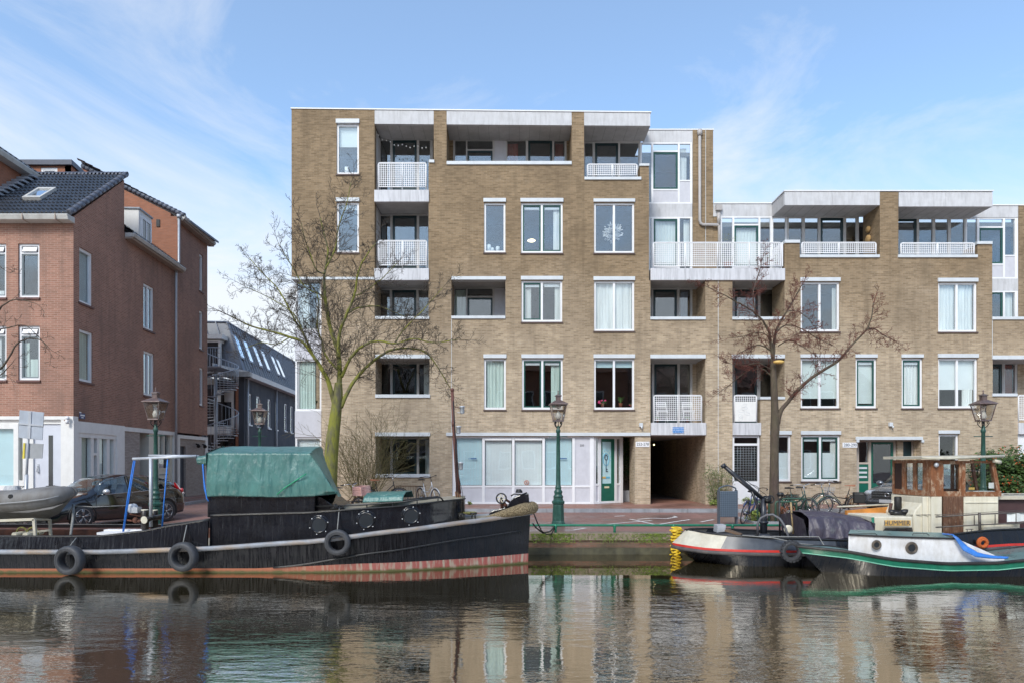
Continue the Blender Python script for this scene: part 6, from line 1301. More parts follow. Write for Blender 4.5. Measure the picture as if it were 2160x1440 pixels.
mb = MB(); mb.tube([P(-160,1034,Yd+.3), P(0,1036,Yd+.3), P(25,1037,Yd+.3)], .02, 5); mb.lathe([(.05,-.04),(.05,.04)], P(24,1046,Yd-.2), 8, axis='y'); mb.build('grab_line', 'black', dg)
st = thing('dinghy_cradle', 'white painted steel cradle standing on the barge deck under the dinghy', 'stand', (X(75,15.4), 15.4, -.3))
mb = MB(); w_ = .035
def bar(a, b, Y, w=.035, mb_=None): mb_.tube([P(a[0],a[1],Y), P(b[0],b[1],Y)], w, 4, smooth=False)
bar((72,1094),(75,1135),15.1,.04,mb); bar((-60,1099),(73,1094),15.1,.04,mb); bar((105,1095),(107,1133),15.9,.035,mb); bar((77,1120),(107,1117),15.5,.03,mb); bar((-60,1120),(-20,1120),15.5,.03,mb); mb.tube([P(72,1094,15.1), P(105,1095,15.9)], .03, 4, smooth=False)
mb.build('frame', 'rustwhite', st)
# ---- boat two: dark barge with crane and wooden wheelhouse ----
YC = 16.8; XT = 3.95
two = thing('crane_barge', 'black barge with a red stripe, white stern patch, small deck crane and varnished wooden wheelhouse', 'boat', (8, YC, ZW))
def b2(x, pw=2.4, L_=1.9): u = min(1, max(0, (x-XT)/L_)); return 1.06*(1-(1-u)**pw)**.72
zrail = lambda x: interp(x, [(3.9,-.43),(4.6,-.47),(6.5,-.49),(8.5,-.47),(10.5,-.40),(11.5,-.33),(14,-.24),(17,-.1)])
zgun = lambda x: interp(x, [(3.9,-.06),(4.8,-.11),(6.5,-.182),(7.8,-.215),(9.5,-.15),(11.2,.026),(14,.16),(17,.4)])
xs = [XT+.0001+.06*i*i/8 for i in range(12)]+[5.0+.25*i for i in range(48)]
def shear_x(x, k): return x+k*max(0, 1-(x-XT)/2.2)
mb = MB(); band(mb, xs, lambda x: (b2(x)*.55*min(1,(x-XT)/1.6), -1.2, shear_x(x,1.1)), lambda x: (b2(x)*.93*min(1,.35+(x-XT)/1.2), -.86, shear_x(x,.62))); band(mb, xs, lambda x: (b2(x)*.93*min(1,.35+(x-XT)/1.2), -.86, shear_x(x,.62)), lambda x: (b2(x), zrail(x)-.04)); hull = mb.build('hull', 'hullblack', two)
pt = [x for x in xs if x <= 4.95]; pr_ = [x for x in xs if x >= 4.8]
top_ = lambda x: (b2(x)-.10*min(1,(x-XT)*3), zgun(x), shear_x(x, .33)); bot_ = lambda x: (b2(x), zrail(x)+.06)
mb = MB(); band(mb, pt, bot_, top_); mb.build('white_patch', 'rustwhite', hull)
mb = MB(); band(mb, [x for x in pr_ if x <= 7.6], bot_, top_); mb.build('bulwark', 'hullgrey', hull); mb = MB(); band(mb, [x for x in pr_ if x >= 7.4], bot_, top_); mb.build('bulwark', 'hullblack', hull)
mb = MB(); band(mb, xs, lambda x: (b2(x)+.0, zrail(x)+.06), lambda x: (b2(x)+.012, zrail(x)+.0)); mb.build('red_stripe', 'redpaint', hull)
for sgn in (-1, 1): mb = MB(); mb.tube([(x, YC+sgn*(b2(x)+.015), zrail(x)-.035) for x in xs], .045, 8); mb.build('rubbing_strake', 'strake2', two); mb = MB(); mb.tube([(shear_x(x,.33), YC+sgn*(b2(x)-.09), zgun(x)+.01) for x in xs], .024, 6); mb.build('gunwale', 'black', two)
mb = MB(); band(mb, xs, lambda x: (0, zgun(x)-.08, shear_x(x,.33)), lambda x: (b2(x)-.1, zgun(x)-.1, shear_x(x,.33))); mb.build('deck', 'deckdark', two)
# crane
Yk = 16.6; mb = MB(); mb.tube([P(1611,1130,Yk), P(1610,1050,Yk)], [.09,.065], 10); mb.lathe([(.2,-.22+.02),(.2,-.16),(.12,-.12)], (X(1611,Yk), Yk, 0), 14); mb.lathe([(.10,0),(.11,.03),(.10,.06)], P(1611,1103,Yk), 10); cr_ = mb.build('crane_post', 'crane', two)
mb = MB(); mb.tube([P(1610,1052,Yk), P(1560,1010,Yk), P(1524,979,Yk)], [.05,.06,.045], 6); mb.tube([P(1608,1085,Yk), P(1596,1060,Yk), P(1584,1030,Yk)], .035, 6); mb.tube([P(1524,979,Yk), P(1528,984,Yk)], .065, 6); mb.build('crane_boom', 'crane', two)
mb = MB(); c_ = P(1617,1052,Yk); mb.lathe([(.03,-.12),(.09,-.10),(.06,-.08),(.06,.06),(.09,.08),(.04,.1)], c_, 12, axis='y'); mb.torus(c_+Vector((.07,-.06,.0)), .085, .018, 'y', 16, 5); mb.box(c_.x-.03, c_.x+.1, c_.y-.05, c_.y+.08, c_.z-.10, c_.z+.03); mb.tube([c_+Vector((0,0,.1)), P(1555,999,Yk-.02), P(1526,984,Yk-.02)], .008, 4); mb.build('crane_winch', 'black', two)
mb = MB(); mb.tube([P(1598,1128,16.3), P(1598,1104,16.3), P(1604,1092,16.3), P(1616,1085.5,16.25), P(1630,1084,16.2), P(1645,1093,16.1), P(1655,1108,16.0), P(1662,1128,15.95), P(1664,1137,15.95)], .028, 8); mb.build('hoop', 'hoopgrey', two)
mb = MB(); mb.tube([P(1644,1050,16.9), P(1645,1132,16.9)], .022, 6); mb.lathe([(.07,0),(.09,.05),(.07,.1)], P(1646,1046,16.9), 10); mb.tube([P(1668,1058,16.7), P(1673,1125,16.7)], .022, 6, 1); mb.build('deck_pole', ['black','rope'], two)
mb = MB(); mb.lathe([(.05,-.05),(.105,-.04),(.105,.0),(.03,.03)], P(1662,1115,16.35), 16, axis='y'); mb.build('deck_floodlight', 'cream', two)
mb = MB(); mb.hexa([P(1530,1115,16.1), P(1562,1127,15.95), P(1562,1130,15.95), P(1528,1119,16.1)], [P(1534,1113,16.3), P(1566,1124,16.15), P(1566,1127,16.15), P(1532,1117,16.3)]); mb.build('deck_plank', 'oldwood', two)
mb = MB(); mb.prism([(X(1510,16.4), Z(1121,16.4)), (X(1527,16.4), Z(1119,16.4)), (X(1529,16.4), Z(1105,16.4)), (X(1511,16.4), Z(1106,16.4))], 16.3, 16.6); mb.build('deck_box', 'pipe2', two)
mb = MB(); mb.tube([P(1566,1128,15.85), P(1630,1133,15.75), P(1690,1146,15.6), P(1716,1148,15.5)], .012, 5); mb.tube([P(1600,1130,15.9), P(1660,1131,15.8), P(1727,1131,15.8), P(1740,1152,15.4)], .014, 5); mb.build('mooring_rope', 'greyrope', two)
def ptarp(u, v):
    xa, xb = X(1702,16.0), X(1842,16.0); ks = [(15.95,-.20),(15.98,.05),(16.1,.30),(16.6,.42),(17.2,.40),(17.5,-.1)]; f = v*5; i = min(int(f), 4); t_ = f-i
    y, z = ks[i][0]*(1-t_)+ks[i+1][0]*t_, ks[i][1]*(1-t_)+ks[i+1][1]*t_; k = max(0, min(1, (z+.2)/.6)); hump = 1-.35*max(0,u-.35); z = -.2+(z+.2)*hump+(.02*math.sin(u*25) if z < -.1 else 0); return (xa+.10*k+(xb-xa-.12*k)*u, y, z)
pt_ = cloth('purple_tarpaulin', ptarp, 50, 34, 'purpletarp', 'dark purple crumpled tarpaulin over deck cargo between the crane and the cream deckhouse', 'tarpaulin', .10, (X(1770,16.2), 16.3, -.2))
mb = MB(); 
for s_, xx in ((-1, X(1703,16)), (1, X(1842,16))): grid(mb, lambda u, v: (xx+.02*mnoise.noise(Vector((u*5,v*5,s_)))-(.10*v if s_ < 0 else .03*v)*s_*-1, 15.96+1.5*u, -.2+.58*v*(1 if s_ < 0 else .8)*(1-.2*abs(2*u-1))), 10, 8)
mb.build('end_flap', 'purpletarp', pt_)
# cream deckhouse, exhausts, name board
Ydk = 16.15
mb = MB(); mb.box(X(1845,Ydk), X(1926,Ydk), Ydk, 17.5, -.2, Z(1089,Ydk)); mb.prism([(X(1932,Ydk)+.0, -.2), (X(1932,Ydk), .35), (X(1936,Ydk), .45), (X(1962,Ydk), .8), (X(1962,Ydk), -.2)], Ydk+.1, 17.5); dkh = mb.build('deckhouse', 'cream', two, bevel=.02)
mb = MB(); mb.tube([P(1841,1090,Ydk-.03), P(1842,1138,Ydk-.05)], .03, 6); mb.build('green_post', 'railgreen', two)
for (px, y0, y1, r) in ((1894,1048,1090,.085),(1924,1052,1092,.09)):
    mb = MB(); mb.lathe([(r,0),(r,Z(y0,16.9)-Z(y1,16.9)),(r*.8,Z(y0,16.9)-Z(y1,16.9)+.02)], P(px,y1,16.9), 14); mb.build('exhaust_stack', 'exhaust', two)
mb = MB()
for k in range(7): a_ = P(1883+k*9, 1078+(k%3)*3, 16.6); mb.ball(a_, .075+.02*(k%2), 7, 0, (1.5,1,.7))
mb.tube([P(1918,1075,16.5), P(1940,1082,16.5)], .05, 8, 1); mb.ball(P(1935,1077,16.6), .1, 8, 1); mb.tube([P(1878,1092,16.5), P(1925,1094,16.5)], .06, 6); mb.tube([P(1880,1060,16.8), P(1877,1075,16.8), P(1885,1090,16.7)], .04, 6, 2); mb.tube([P(1928,1060,16.8), P(1948,1062,16.8)], .02, 5); mb.tube([P(1950,1052,16.6), P(1950,1090,16.6)], .04, 8, 1); mb.build('engine_clutter', ['black','cream','rust'], two)
mb = MB(); mb.box(X(1865,16.0), X(1919.5,16.0), 15.97, 16.0, Z(1107.5,16), Z(1096,16)); nb = mb.build('name_board', 'ochrewood', two, label='yellow name board lettered HUMMER', bevel=.004)
text('lettering', 'HUMMER', .15, 'numblue', nb, (X(1892.5,15.96), 15.966, Z(1102,16)), .002, sx=1.0)
mb = MB(); mb.hexa([P(1858,1122,15.95), P(1926,1122,15.95), P(1926,1122,16.6), P(1858,1122,16.6)], [P(1868,1112,16.1), P(1924,1111,16.1), P(1924,1111,16.4), P(1868,1112,16.4)]); mb.build('black_hatch', 'houseblack', two, bevel=.008)
# wheelhouse
wy0, wy1 = 16.1, 17.55; xf = X(1963, wy0); xk = X(2106, wy0)
wz0, wz1, wz2 = -.16, .80, 1.66
mb = MB(); mb.box(xf+.02, X(1987,wy0), wy0, wy0+.05, wz0, wz1); mb.box(X(2033,wy0), xk+.0, wy0, wy0+.05, wz0, wz1); mb.box(xf, xf+.05, wy0+.051, wy1, wz0, wz1); mb.box(xk-.05, xk, wy0+.051, wy1, wz0, wz1); mb.box(xf, xk, wy1-.05, wy1, wz0, wz1); mb.box(X(2035,wy0), X(2104,wy0), wy0-.02, wy0-.001, Z(1060,wy0), Z(1057,wy0)); mb.box(X(1952,wy0), xf+.02, wy0+.1, wy1, wz0, wz1-.02); lw = mb.build('wheelhouse_base', 'cream', two, bevel=.01)
mb = MB(); mb.box(X(1989,wy0), X(2031,wy0), wy0-.02, wy0+.02, wz0, wz1-.0); 
for k in (1,2,3): x = X(1989+42*k/4,wy0); mb.box(x-.004,x+.004,wy0-.026,wy0-.0205,wz0+.02,wz1-.02)
mb.build('plank_door', 'doorwood', two)
def wbar(mb, a, b, c, d, y0=wy0-.005, y1=wy0+.06): mb.box(X(a,wy0), X(b,wy0), y0, y1, Z(d,wy0), Z(c,wy0))
mb = MB(); wbar(mb,1963,1986,971,1046); wbar(mb,1986,2028,971,978); wbar(mb,1986,1990,978,1046); wbar(mb,2023,2028,978,1046); wbar(mb,1990,2023,1035,1046); wbar(mb,2028.3,2036,971,1046,wy0-.015); wbar(mb,2036,2097,971,976); wbar(mb,2036,2112,1036,1046)
mb.hexa([(X(2103,wy0),wy0,Z(1036,wy0)), (X(2111,wy0),wy0,Z(1036,wy0)), (X(2111,wy0),wy0+.06,Z(1036,wy0)), (X(2103,wy0),wy0+.06,Z(1036,wy0))], [(X(2091,wy0),wy0,Z(971,wy0)), (X(2098,wy0),wy0,Z(971,wy0)), (X(2098,wy0),wy0+.06,Z(971,wy0)), (X(2091,wy0),wy0+.06,Z(971,wy0))])
# front with three lights (faces left) and far side
def fbar(mb, u0, u1, z0, z1, x=xf, th=.05): y0, y1 = wy0+.061+(wy1-wy0-.061)*u0, wy0+.061+(wy1-wy0-.061)*u1; xx = lambda y: x-.0-.10*(y-wy0)/(wy1-wy0); mb.hexa([(xx(y0),y0,z0),(xx(y0)+th,y0,z0),(xx(y1)+th,y1,z0),(xx(y1),y1,z0)], [(xx(y0),y0,z1),(xx(y0)+th,y0,z1),(xx(y1)+th,y1,z1),(xx(y1),y1,z1)])
fbar(mb,0,1,wz1,wz1+.13); fbar(mb,0,1,wz2-.08,wz2)
for u0, u1 in ((0,.16),(.33,.42),(.62,.72),(.94,1)): fbar(mb, u0, u1, wz1+.13, wz2-.08)
mb.box(xf-.1, xk, wy1-.05, wy1, wz1, wz1+.13); mb.box(xf-.1, xk-.1, wy1-.05, wy1, wz2-.08, wz2)
for x in (xf-.08, X(2000,wy1)-.3, X(2040,wy1)-.3, xk-.2): mb.box(x, x+.07, wy1-.05, wy1, wz1+.13, wz2-.08)
ku0, ku1 = xk+.05, xk-.09
for y in (wy0+.07, (wy0+wy1)/2, wy1-.12): mb.hexa([(ku0-.06,y,wz1), (ku0,y,wz1), (ku0,y+.06,wz1), (ku0-.06,y+.06,wz1)], [(ku1-.06,y,wz2), (ku1,y,wz2), (ku1,y+.06,wz2), (ku1-.06,y+.06,wz2)])
wh = mb.build('wheelhouse', 'varnish', two)
mb = MB(); wbar(mb,1990,2023,978,1035,wy0+.02,wy0+.026); mb.add([(X(2036,wy0),wy0+.03,Z(1036,wy0)), (X(2103,wy0),wy0+.03,Z(1036,wy0)), (X(2092,wy0),wy0+.03,Z(976,wy0)), (X(2036,wy0),wy0+.03,Z(976,wy0))], [(0,1,2,3)]); fbar(mb,.16,.33,wz1+.13,wz2-.08,xf+.02,.006); fbar(mb,.42,.62,wz1+.13,wz2-.08,xf+.02,.006); mb.build('pane', 'wheelglass', wh)
mb = MB(); fbar(mb,.72,.94,wz1+.13,wz2-.08,xf+.01,.02); mb.build('louvre_panel', 'louvre', wh)
mb = MB(); mb.box(xf+.1, xk-.1, wy0+.3, wy1-.1, wz1-.05, wz1+.02); mb.box(X(2040,16.4), X(2098,16.4), wy0+.08, wy0+.3, wz1+.05, wz1+.12, 1); mb.box(X(2082,16.2), X(2093,16.2), wy0+.04, wy0+.05, Z(1029,16.1), Z(1017,16.1), 1); mb.box(X(2041,16.2), X(2053,16.2), wy0+.05, wy0+.07, Z(1032,16.1), Z(1027,16.1), 2); mb.box(xf+.25,xf+.5,wy0+.5,wy0+.8,wz1+.02,wz1+.25,3); mb.build('dashboard', ['oldwood','white','ochre','green'], wh)
mb = MB(); c_ = P(1975,981,wy0-.06); mb.lathe([(.02,-.04),(.055,0),(.045,.05),(.02,.07)], c_, 10); mb.build('bulkhead_lamp', 'pipe2', wh)
mb = MB(); mb.hexa([(xf-.28,wy0-.14,wz2+.02),(xk+.02,wy0-.14,wz2+.05),(xk+.02,wy1+.1,wz2+.05),(xf-.28,wy1+.1,wz2+.02)], [(xf-.28,wy0-.14,wz2+.07),(xk+.02,wy0-.14,wz2+.10),(xk+.02,wy1+.1,wz2+.12),(xf-.28,wy1+.1,wz2+.09)]); mb.build('wheelhouse_roof', 'rustwhite', two)
mb = MB(); mb.tube([(xf-.3,wy0-.15,wz2+.045), (xf+.3,wy0-.16,wz2+.03), (xk+.03,wy0-.15,wz2+.09)], .03, 6); mb.tube([(X(2090,wy0),wy0-.1,wz2-.02), (X(2104,wy0),wy0-.1,wz2-.06)], .045, 8); mb.build('roof_edge', 'rustwhite', wh)
# aft cabin and rails on the right
mb = MB(); mb.box(xk+.03, 16, 16.3, 17.6, .02, .72); mb.build('maroon_cabin', 'maroon', two); mb = MB(); mb.box(xk+.02, 16.05, 16.2, 17.7, .721, .80)
ac = mb.build('cabin_roof', 'rustwhite', two); mb = MB()
for px in (2131, 2152, 2172): mb.lathe([(.11,0),(.11,.012)], (X(px,16.7), 16.75, .80), 16)
mb.build('deck_light', 'darkglass', ac)
mb = MB(); mb.box(X(2075,15.95), X(2151,15.95), 15.95, 16.0, Z(1120,15.95), Z(1103,15.95)); mb.build('side_board', 'cream', two)
mb = MB(); Yr = 15.85
for (y0, y1) in ((1089,1078.5),(1111,1101)): mb.tube([P(1974,y0,Yr), P(2070,(y0+y1)/2-.5,Yr), P(2200,y1-1,Yr)], .016, 6)
for px in (2055,2099,2143): mb.tube([P(px,1086-(px-2055)*.05,Yr), P(px,1106-(px-2055)*.05,Yr)], .012, 5)
mb.tube([P(2066,1080,Yr), P(2067,1122,Yr)], .03, 6); mb.tube([P(2037,1115,Yr), P(2053,1115,Yr)], .01, 5); mb.tube([P(2040,1115,Yr),P(2040,1121,Yr)], .01, 5); mb.tube([P(2049,1115,Yr),P(2049,1121,Yr)], .01, 5)
mb.tube([P(1920,1085,16.3), P(2000,1084,16.0), P(2066,1080,Yr), P(2160,1075,Yr)], .008, 4); mb.build('guard_rail', 'railworn', two)
mb = MB(); grid(mb, lambda u, v: P(2124+40*u, 1082+18*v-2*u, 15.86)+Vector((0,.02*math.sin(u*9),0)), 8, 4); o = mb.build('white_windbreak', 'curtain', two)
lr = MB(); lr.torus(P(2072.5,1143.5,15.62), .095, .045, 'y', 20, 8); lr.torus(P(2074,1145,15.6), .085, .03, 'y', 20, 8); lr.build('orange_rope_coil', 'orangerope', loc=P(2072.5,1143.5,15.62), label='orange rope coil hanging on the black hull under the guard rail', cat='rope')
tyre(1669.5, 1161.5, 15.50, .235, 'chunky treaded tyre hanging between the crane barge and the green boat', None, tread=True, thick=.07, rope_to=P(1664,1137,15.9))
mb = MB(); mb.box(X(1786,17.45), X(1883,17.45), 17.45, 17.55, Z(1092,17.45), Z(1076,17.45)); mb.v = [(v[0], v[1], v[2]+(.09*(v[0]-X(1786,17.45)))) for v in mb.v]; mb.build('orange_board', 'orangewood', two)
mb = MB(); mb.tube([P(1765,1068,17.5), P(1877,1063,17.5)], .025, 6); mb.build('boat_hook_pole', 'rustwhite', two)
mb = MB(); mb.box(X(1680,17.5), X(1790,17.5), 17.3, 17.7, -.3, Z(1111,17.5)); mb.build('grey_locker', 'crategrey', two)
# ---- boat three: small green boat ----
YC = 15.02; X3T = 6.27
thr = thing('green_boat', 'small black and green boat with a white cabin and two round portholes', 'boat', (9, YC, ZW))
def b3(x): u = min(1, max(0, (x-X3T)/2.6)); v = min(1, max(0, (13.4-x)/2.5)); return .68*(1-(1-u)**2.0)**.85*(1-(1-v)**3)**.7
zg3 = lambda x: interp(x, [(6.27,-.215),(7.0,-.26),(8.17,-.432),(9.2,-.50),(10.2,-.485),(10.75,-.43),(12,-.3),(13.4,-.1)])
xs = [X3T+.001+.05*i*i/5 for i in range(10)]+[7.2+.2*i for i in range(31)]+[13.39]
def sx3(x, k): return x+k*max(0, 1-(x-X3T)/1.8)
mb = MB(); band(mb, xs, lambda x: (b3(x)*.6*min(1,(x-X3T)/1.3), -1.1, sx3(x,.9)), lambda x: (b3(x)*.9*min(1,.25+(x-X3T)/1.5), -.83, sx3(x,.55))); band(mb, xs, lambda x: (b3(x)*.9*min(1,.25+(x-X3T)/1.5), -.83, sx3(x,.55)), lambda x: (b3(x)*1.0, zg3(x)-.18, sx3(x,.12))); hull = mb.build('hull', 'hullblack', thr)
mb = MB(); band(mb, xs, lambda x: (b3(x), zg3(x)-.18, sx3(x,.12)), lambda x: (b3(x)-.01, zg3(x)-.055, sx3(x,.02))); mb.build('green_band', 'boatgreen', hull)
mb = MB(); 
for sgn in (-1,1): mb.tube([(sx3(x,.12), YC+sgn*(b3(x)+.008), zg3(x)-.175) for x in xs], .012, 6)
mb.build('pale_green_line', 'palegreen', hull)
mb = MB()
for sgn in (-1,1): mb.tube([(x, YC+sgn*(b3(x)-.0), zg3(x)-.03) for x in xs], .034, 6)
mb.build('gunwale', 'oldblackwood', hull)
mb = MB(); band(mb, xs, lambda x: (0, zg3(x)-.0), lambda x: (b3(x)-.02, zg3(x)-.02)); mb.build('deck', 'tealdeck', thr)
xc0, xc1, xc2 = X(1787,14.5), X(2022,14.5), X(2120,14.5)
def skew(mb):
    for i, v in enumerate(mb.v): mb.v[i] = (v[0]+max(0, v[1]-14.5)*.62*max(0, min(1, 1-(v[0]-xc0)/(xc1-xc0))), v[1], v[2])
zc = lambda x: interp(x, [(xc0,.035),(xc1,-.03),(xc1+.01,-.03)]) if x <= xc1 else -.03+(x-xc1)/(xc2-xc1)*(-.43)
cxs = [xc0+(xc1-xc0)*i/16 for i in range(17)]+[xc1+(xc2-xc1)*i/6 for i in range(1, 7)]
cb = lambda x: min(.52, b3(x)-.10) if x > 7.4 else max(.2, b3(x)-.08)
mb = MB(); band(mb, cxs, lambda x: (cb(x), zg3(x)-.02), lambda x: (cb(x)-.03, zc(x))); mb.hexa([(xc0,YC-cb(xc0),zg3(xc0)-.02),(xc0+.02,YC-cb(xc0),zg3(xc0)-.02),(xc0+.02,YC+cb(xc0),zg3(xc0)-.02),(xc0,YC+cb(xc0),zg3(xc0)-.02)], [(xc0,YC-cb(xc0)+.03,zc(xc0)),(xc0+.02,YC-cb(xc0)+.03,zc(xc0)),(xc0+.02,YC+cb(xc0)-.03,zc(xc0)),(xc0,YC+cb(xc0)-.03,zc(xc0))]); skew(mb); cab = mb.build('cabin', 'cabinwhite', thr)
mb = MB(); band(mb, cxs[:17], lambda x: (cb(x)+.0, zc(x)+.02), lambda x: (0, zc(x)+.085)); skew(mb); mb.build('cabin_roof', 'tealdeck', cab)
mb = MB()
for sgn in (-1,1): mb.tube([(x, YC+sgn*(cb(x)-.01), zc(x)+.008) for x in cxs[:17]], .02, 6)
skew(mb); mb.build('roof_edge', 'oldblackwood', cab)
mb = MB(); mb.tube([P(1795,1127,14.6), P(1793,1124.5,14.6), P(1846,1124,14.6), P(1850,1127,14.6)], .008, 4); mb.tube([P(1925,1128,14.6), P(1926,1124,14.6), P(1955,1124,14.6), P(1960,1128,14.6)], .008, 4); mb.build('grab_rail', 'black', cab)
for (px, py, r) in ((1849,1148,.088),(1923,1154.5,.115)):
    c_ = P(px, py, YC-.52); mb = MB(); mb.torus((c_.x, c_.y, c_.z), r, .018, 'y', 24, 8); mb.torus((c_.x, c_.y-.005, c_.z), r*.78, .012, 'y', 24, 6); ph = mb.build('porthole', 'bronze', cab); mb = MB(); mb.lathe([(r,-.006),(r,.006)], (c_.x, c_.y, c_.z), 24, axis='y'); mb.build('porthole_glass', 'darkglass', ph)
def btarp(u, v):
    pts_ = [P(1985,1124,15.0), P(2008,1126,14.6), P(2020,1133,14.47), P(2040,1152,14.42), P(2060,1164,14.38), P(2090,1171,14.36), P(2126,1174,14.34)]
    lo2 = [P(1985,1126,14.9), P(2008,1128,14.5), P(2016,1136,14.44), P(2032,1160,14.38), P(2056,1173,14.34), P(2088,1176,14.32), P(2120,1177,14.31)]
    f = u*6; i = min(int(f), 5); t_ = f-i; a_ = pts_[i].lerp(pts_[i+1], t_); b_ = lo2[i].lerp(lo2[i+1], t_); return a_.lerp(b_, v)+Vector((0,-.04*math.sin(v*3.14),0))
cloth('blue_tarpaulin', btarp, 30, 8, 'bluetarp', 'bright blue tarpaulin strip trailing off the white cabin of the small green boat', 'tarpaulin', .025, P(2040,1150,14.4))
# ================= street furniture =================
M['lampgreen'] = pm('lamp_post_green', (.014, .062, .046), .4, var=.25, scale=8, bump=.5, bscale=40, stain=(.06,.14,.11), stain_amt=.5, stain_scale=(3,3,1)); M['copper'] = pm('brown_copper', (.13, .085, .075), .45, metal=.3, var=.3, scale=8, stain=(.25,.24,.24), stain_amt=.5)
M['lampglass'] = glassmat('lantern_glass', .18, (.86, .84, .80)); M['opal'] = pm('opal_globe', (.75, .75, .73), .3, var=.03)
def make_lamp():
    t = thing('street_lamp', 'x', 'street lamp', (0,0,0), 'old style green street lamps')
    mb = MB()
    prof = [(.215,0),(.215,.05),(.205,.07),(.195,.12),(.18,.16),(.165,.60),(.16,.64),(.19,.66),(.195,.72),(.17,.74),(.15,.76),(.14,.83),(.15,.85),(.125,.90),(.105,.93),(.12,.97),(.125,1.01),(.10,1.05),(.08,1.08),(.095,1.11),(.085,1.15),(.07,1.19),(.065,1.5),(.058,2.2),(.05,2.72),(.065,2.74),(.07,2.80),(.05,2.84),(.042,2.93)]
    mb.lathe(prof[:12], (0,0,0), 8, smooth=False); mb.lathe(prof[11:], (0,0,0), 16); mb.tube([(-.27,0,2.62),(.27,0,2.62)], .014, 6)
    for k in range(8): a = k*math.pi/4; mb.box(.13*math.cos(a)-.02, .13*math.cos(a)+.02, .13*math.sin(a)-.02, .13*math.sin(a)+.02, .66, .72)
    mb.build('post', 'lampgreen', t)
    mb = MB()
    for k in range(4):
        a = k*math.pi/2+math.pi/4; c, s = math.cos(a), math.sin(a)
        mb.tube([(r*c, r*s, z) for r, z in ((.03,2.86),(.10,2.92),(.145,3.0),(.13,3.06),(.09,3.04),(.11,2.99))], .012, 5); mb.tube([(.13*c,.13*s,3.04),(.135*c,.135*s,3.10)], .012, 5)
    mb.tube([(0,0,2.9),(0,0,3.1)], .012, 6); mb.build('bracket', 'black', t)
    z0, z1 = 3.09, 3.55; r0, r1 = .14, .225
    mb = MB()
    for sx, sy in ((1,1),(-1,1),(-1,-1),(1,-1)):
        mb.tube([(sx*r0,sy*r0,z0),(sx*r1,sy*r1,z1)], .014, 4, smooth=False)
    for z, r in ((z0,r0),(z1,r1)):
        c4_ = [(r,r,z),(-r,r,z),(-r,-r,z),(r,-r,z)]
        for i in range(4): mb.tube([c4_[i], c4_[(i+1)%4]], .016, 4, smooth=False)
    def rg(r, z): return [(r,r,z),(-r,r,z),(-r,-r,z),(r,-r,z)]
    mb.hexa(rg(.155,z0-.03), rg(.145,z0)); mb.hexa(rg(.265,z1), rg(.26,z1+.025)); mb.hexa(rg(.26,z1+.025), rg(.075,z1+.135)); mb.hexa(rg(.07,z1+.135), rg(.07,z1+.25)); mb.hexa(rg(.095,z1+.25), rg(.09,z1+.275)); mb.hexa(rg(.09,z1+.275), rg(.02,z1+.31)); mb.lathe([(.012,z1+.30),(.02,z1+.34),(.008,z1+.36),(.022,z1+.385),(.003,z1+.43)], (0,0,0), 8)
    ln = mb.build('lantern', 'copper', t)
    mb = MB()
    a_, b_ = rg(r0-.003, z0+.01), rg(r1-.003, z1-.01)
    mb.add(a_+b_, [(0,1,5,4),(1,2,6,5),(2,3,7,6),(3,0,4,7)]); mb.build('glass_pane', 'lampglass', ln)
    mb = MB(); mb.lathe([(.04,z0+.02),(.075,z0+.06),(.085,z0+.14),(.06,z0+.22),(.03,z0+.27)], (0,0,0), 12); mb.lathe([(.03,z1-.12),(.09,z1-.05),(.02,z1-.02)], (0,0,0), 10); mb.build('lamp_globe', 'opal', ln)
    return t
def gy_(Y): return gz(Y)
lamp = make_lamp()
for i, (px, Y, s, lab) in enumerate([(1177.5,20.05,1.0,'green street lamp in front of the white shop front windows, right of the barge bow'),(328.5,19.2,1.0,'green street lamp standing behind the barge stern beside the black car'),(548,25.6,1.0,'smaller looking green street lamp seen above the green tarpaulin, farthest back'),(2074,19.9,1.0,'green street lamp behind the wooden wheelhouse, beside the berry hedge')]):
    o = lamp if i == 0 else copy_tree(lamp); o.location = (X(px,Y), Y, gz(Y)); o.scale = (1,1,s); o['label'] = lab; o.rotation_euler.z = R((3, -4, 6, -2)[i])
# quay railing
rl = thing('quay_rail', 'low green tubular rail running along the quay edge', 'railing', (0, 18.12, -.26)); Yr = 18.12; zr_ = -.068
mb = MB(); mb.tube([(-40,Yr,zr_),(40,Yr,zr_)], .032, 8); mb.build('rail', 'railgreen', rl)
for k in range(-18, 19):
    x = X(1172,Yr)+k*1.565; mb = MB(); mb.lathe([(.04,-.28),(.032,-.1),(.045,-.03),(.045,.03)], (x, Yr, zr_), 8); mb.build('rail_post', 'railgreen', rl)
# yellow hose hung on the rail
mb = MB(); Yh = YQ-.10; pts = []; n = 165; r_ = random.Random(5)
for i in range(n):
    t_ = i/(n-1); py = 1112+104*t_; amp = 9.5*(1+.25*math.sin(i*.21)); ph = i*1.25
    pts.append((X(1427-3*t_+amp*math.sin(ph)+r_.uniform(-1.5,1.5),Yh), Yh+.05*math.cos(ph)+.0, Z(py+4*math.cos(ph*.5),Yh)))
sm = []
for i in range(len(pts)-1):
    p0 = Vector(pts[max(i-1,0)]); p1 = Vector(pts[i]); p2 = Vector(pts[i+1]); p3 = Vector(pts[min(i+2,n-1)])
    for k in range(4): t_ = k/4; sm.append(.5*((2*p1)+(p2-p0)*t_+(2*p0-5*p1+4*p2-p3)*t_*t_+(3*p1-p0-3*p2+p3)*t_**3))
M['yellow'] = pm('yellow_rope', (.75, .50, .02), .5, var=.15, scale=30, stain=(.25,.18,.02), stain_amt=.5)
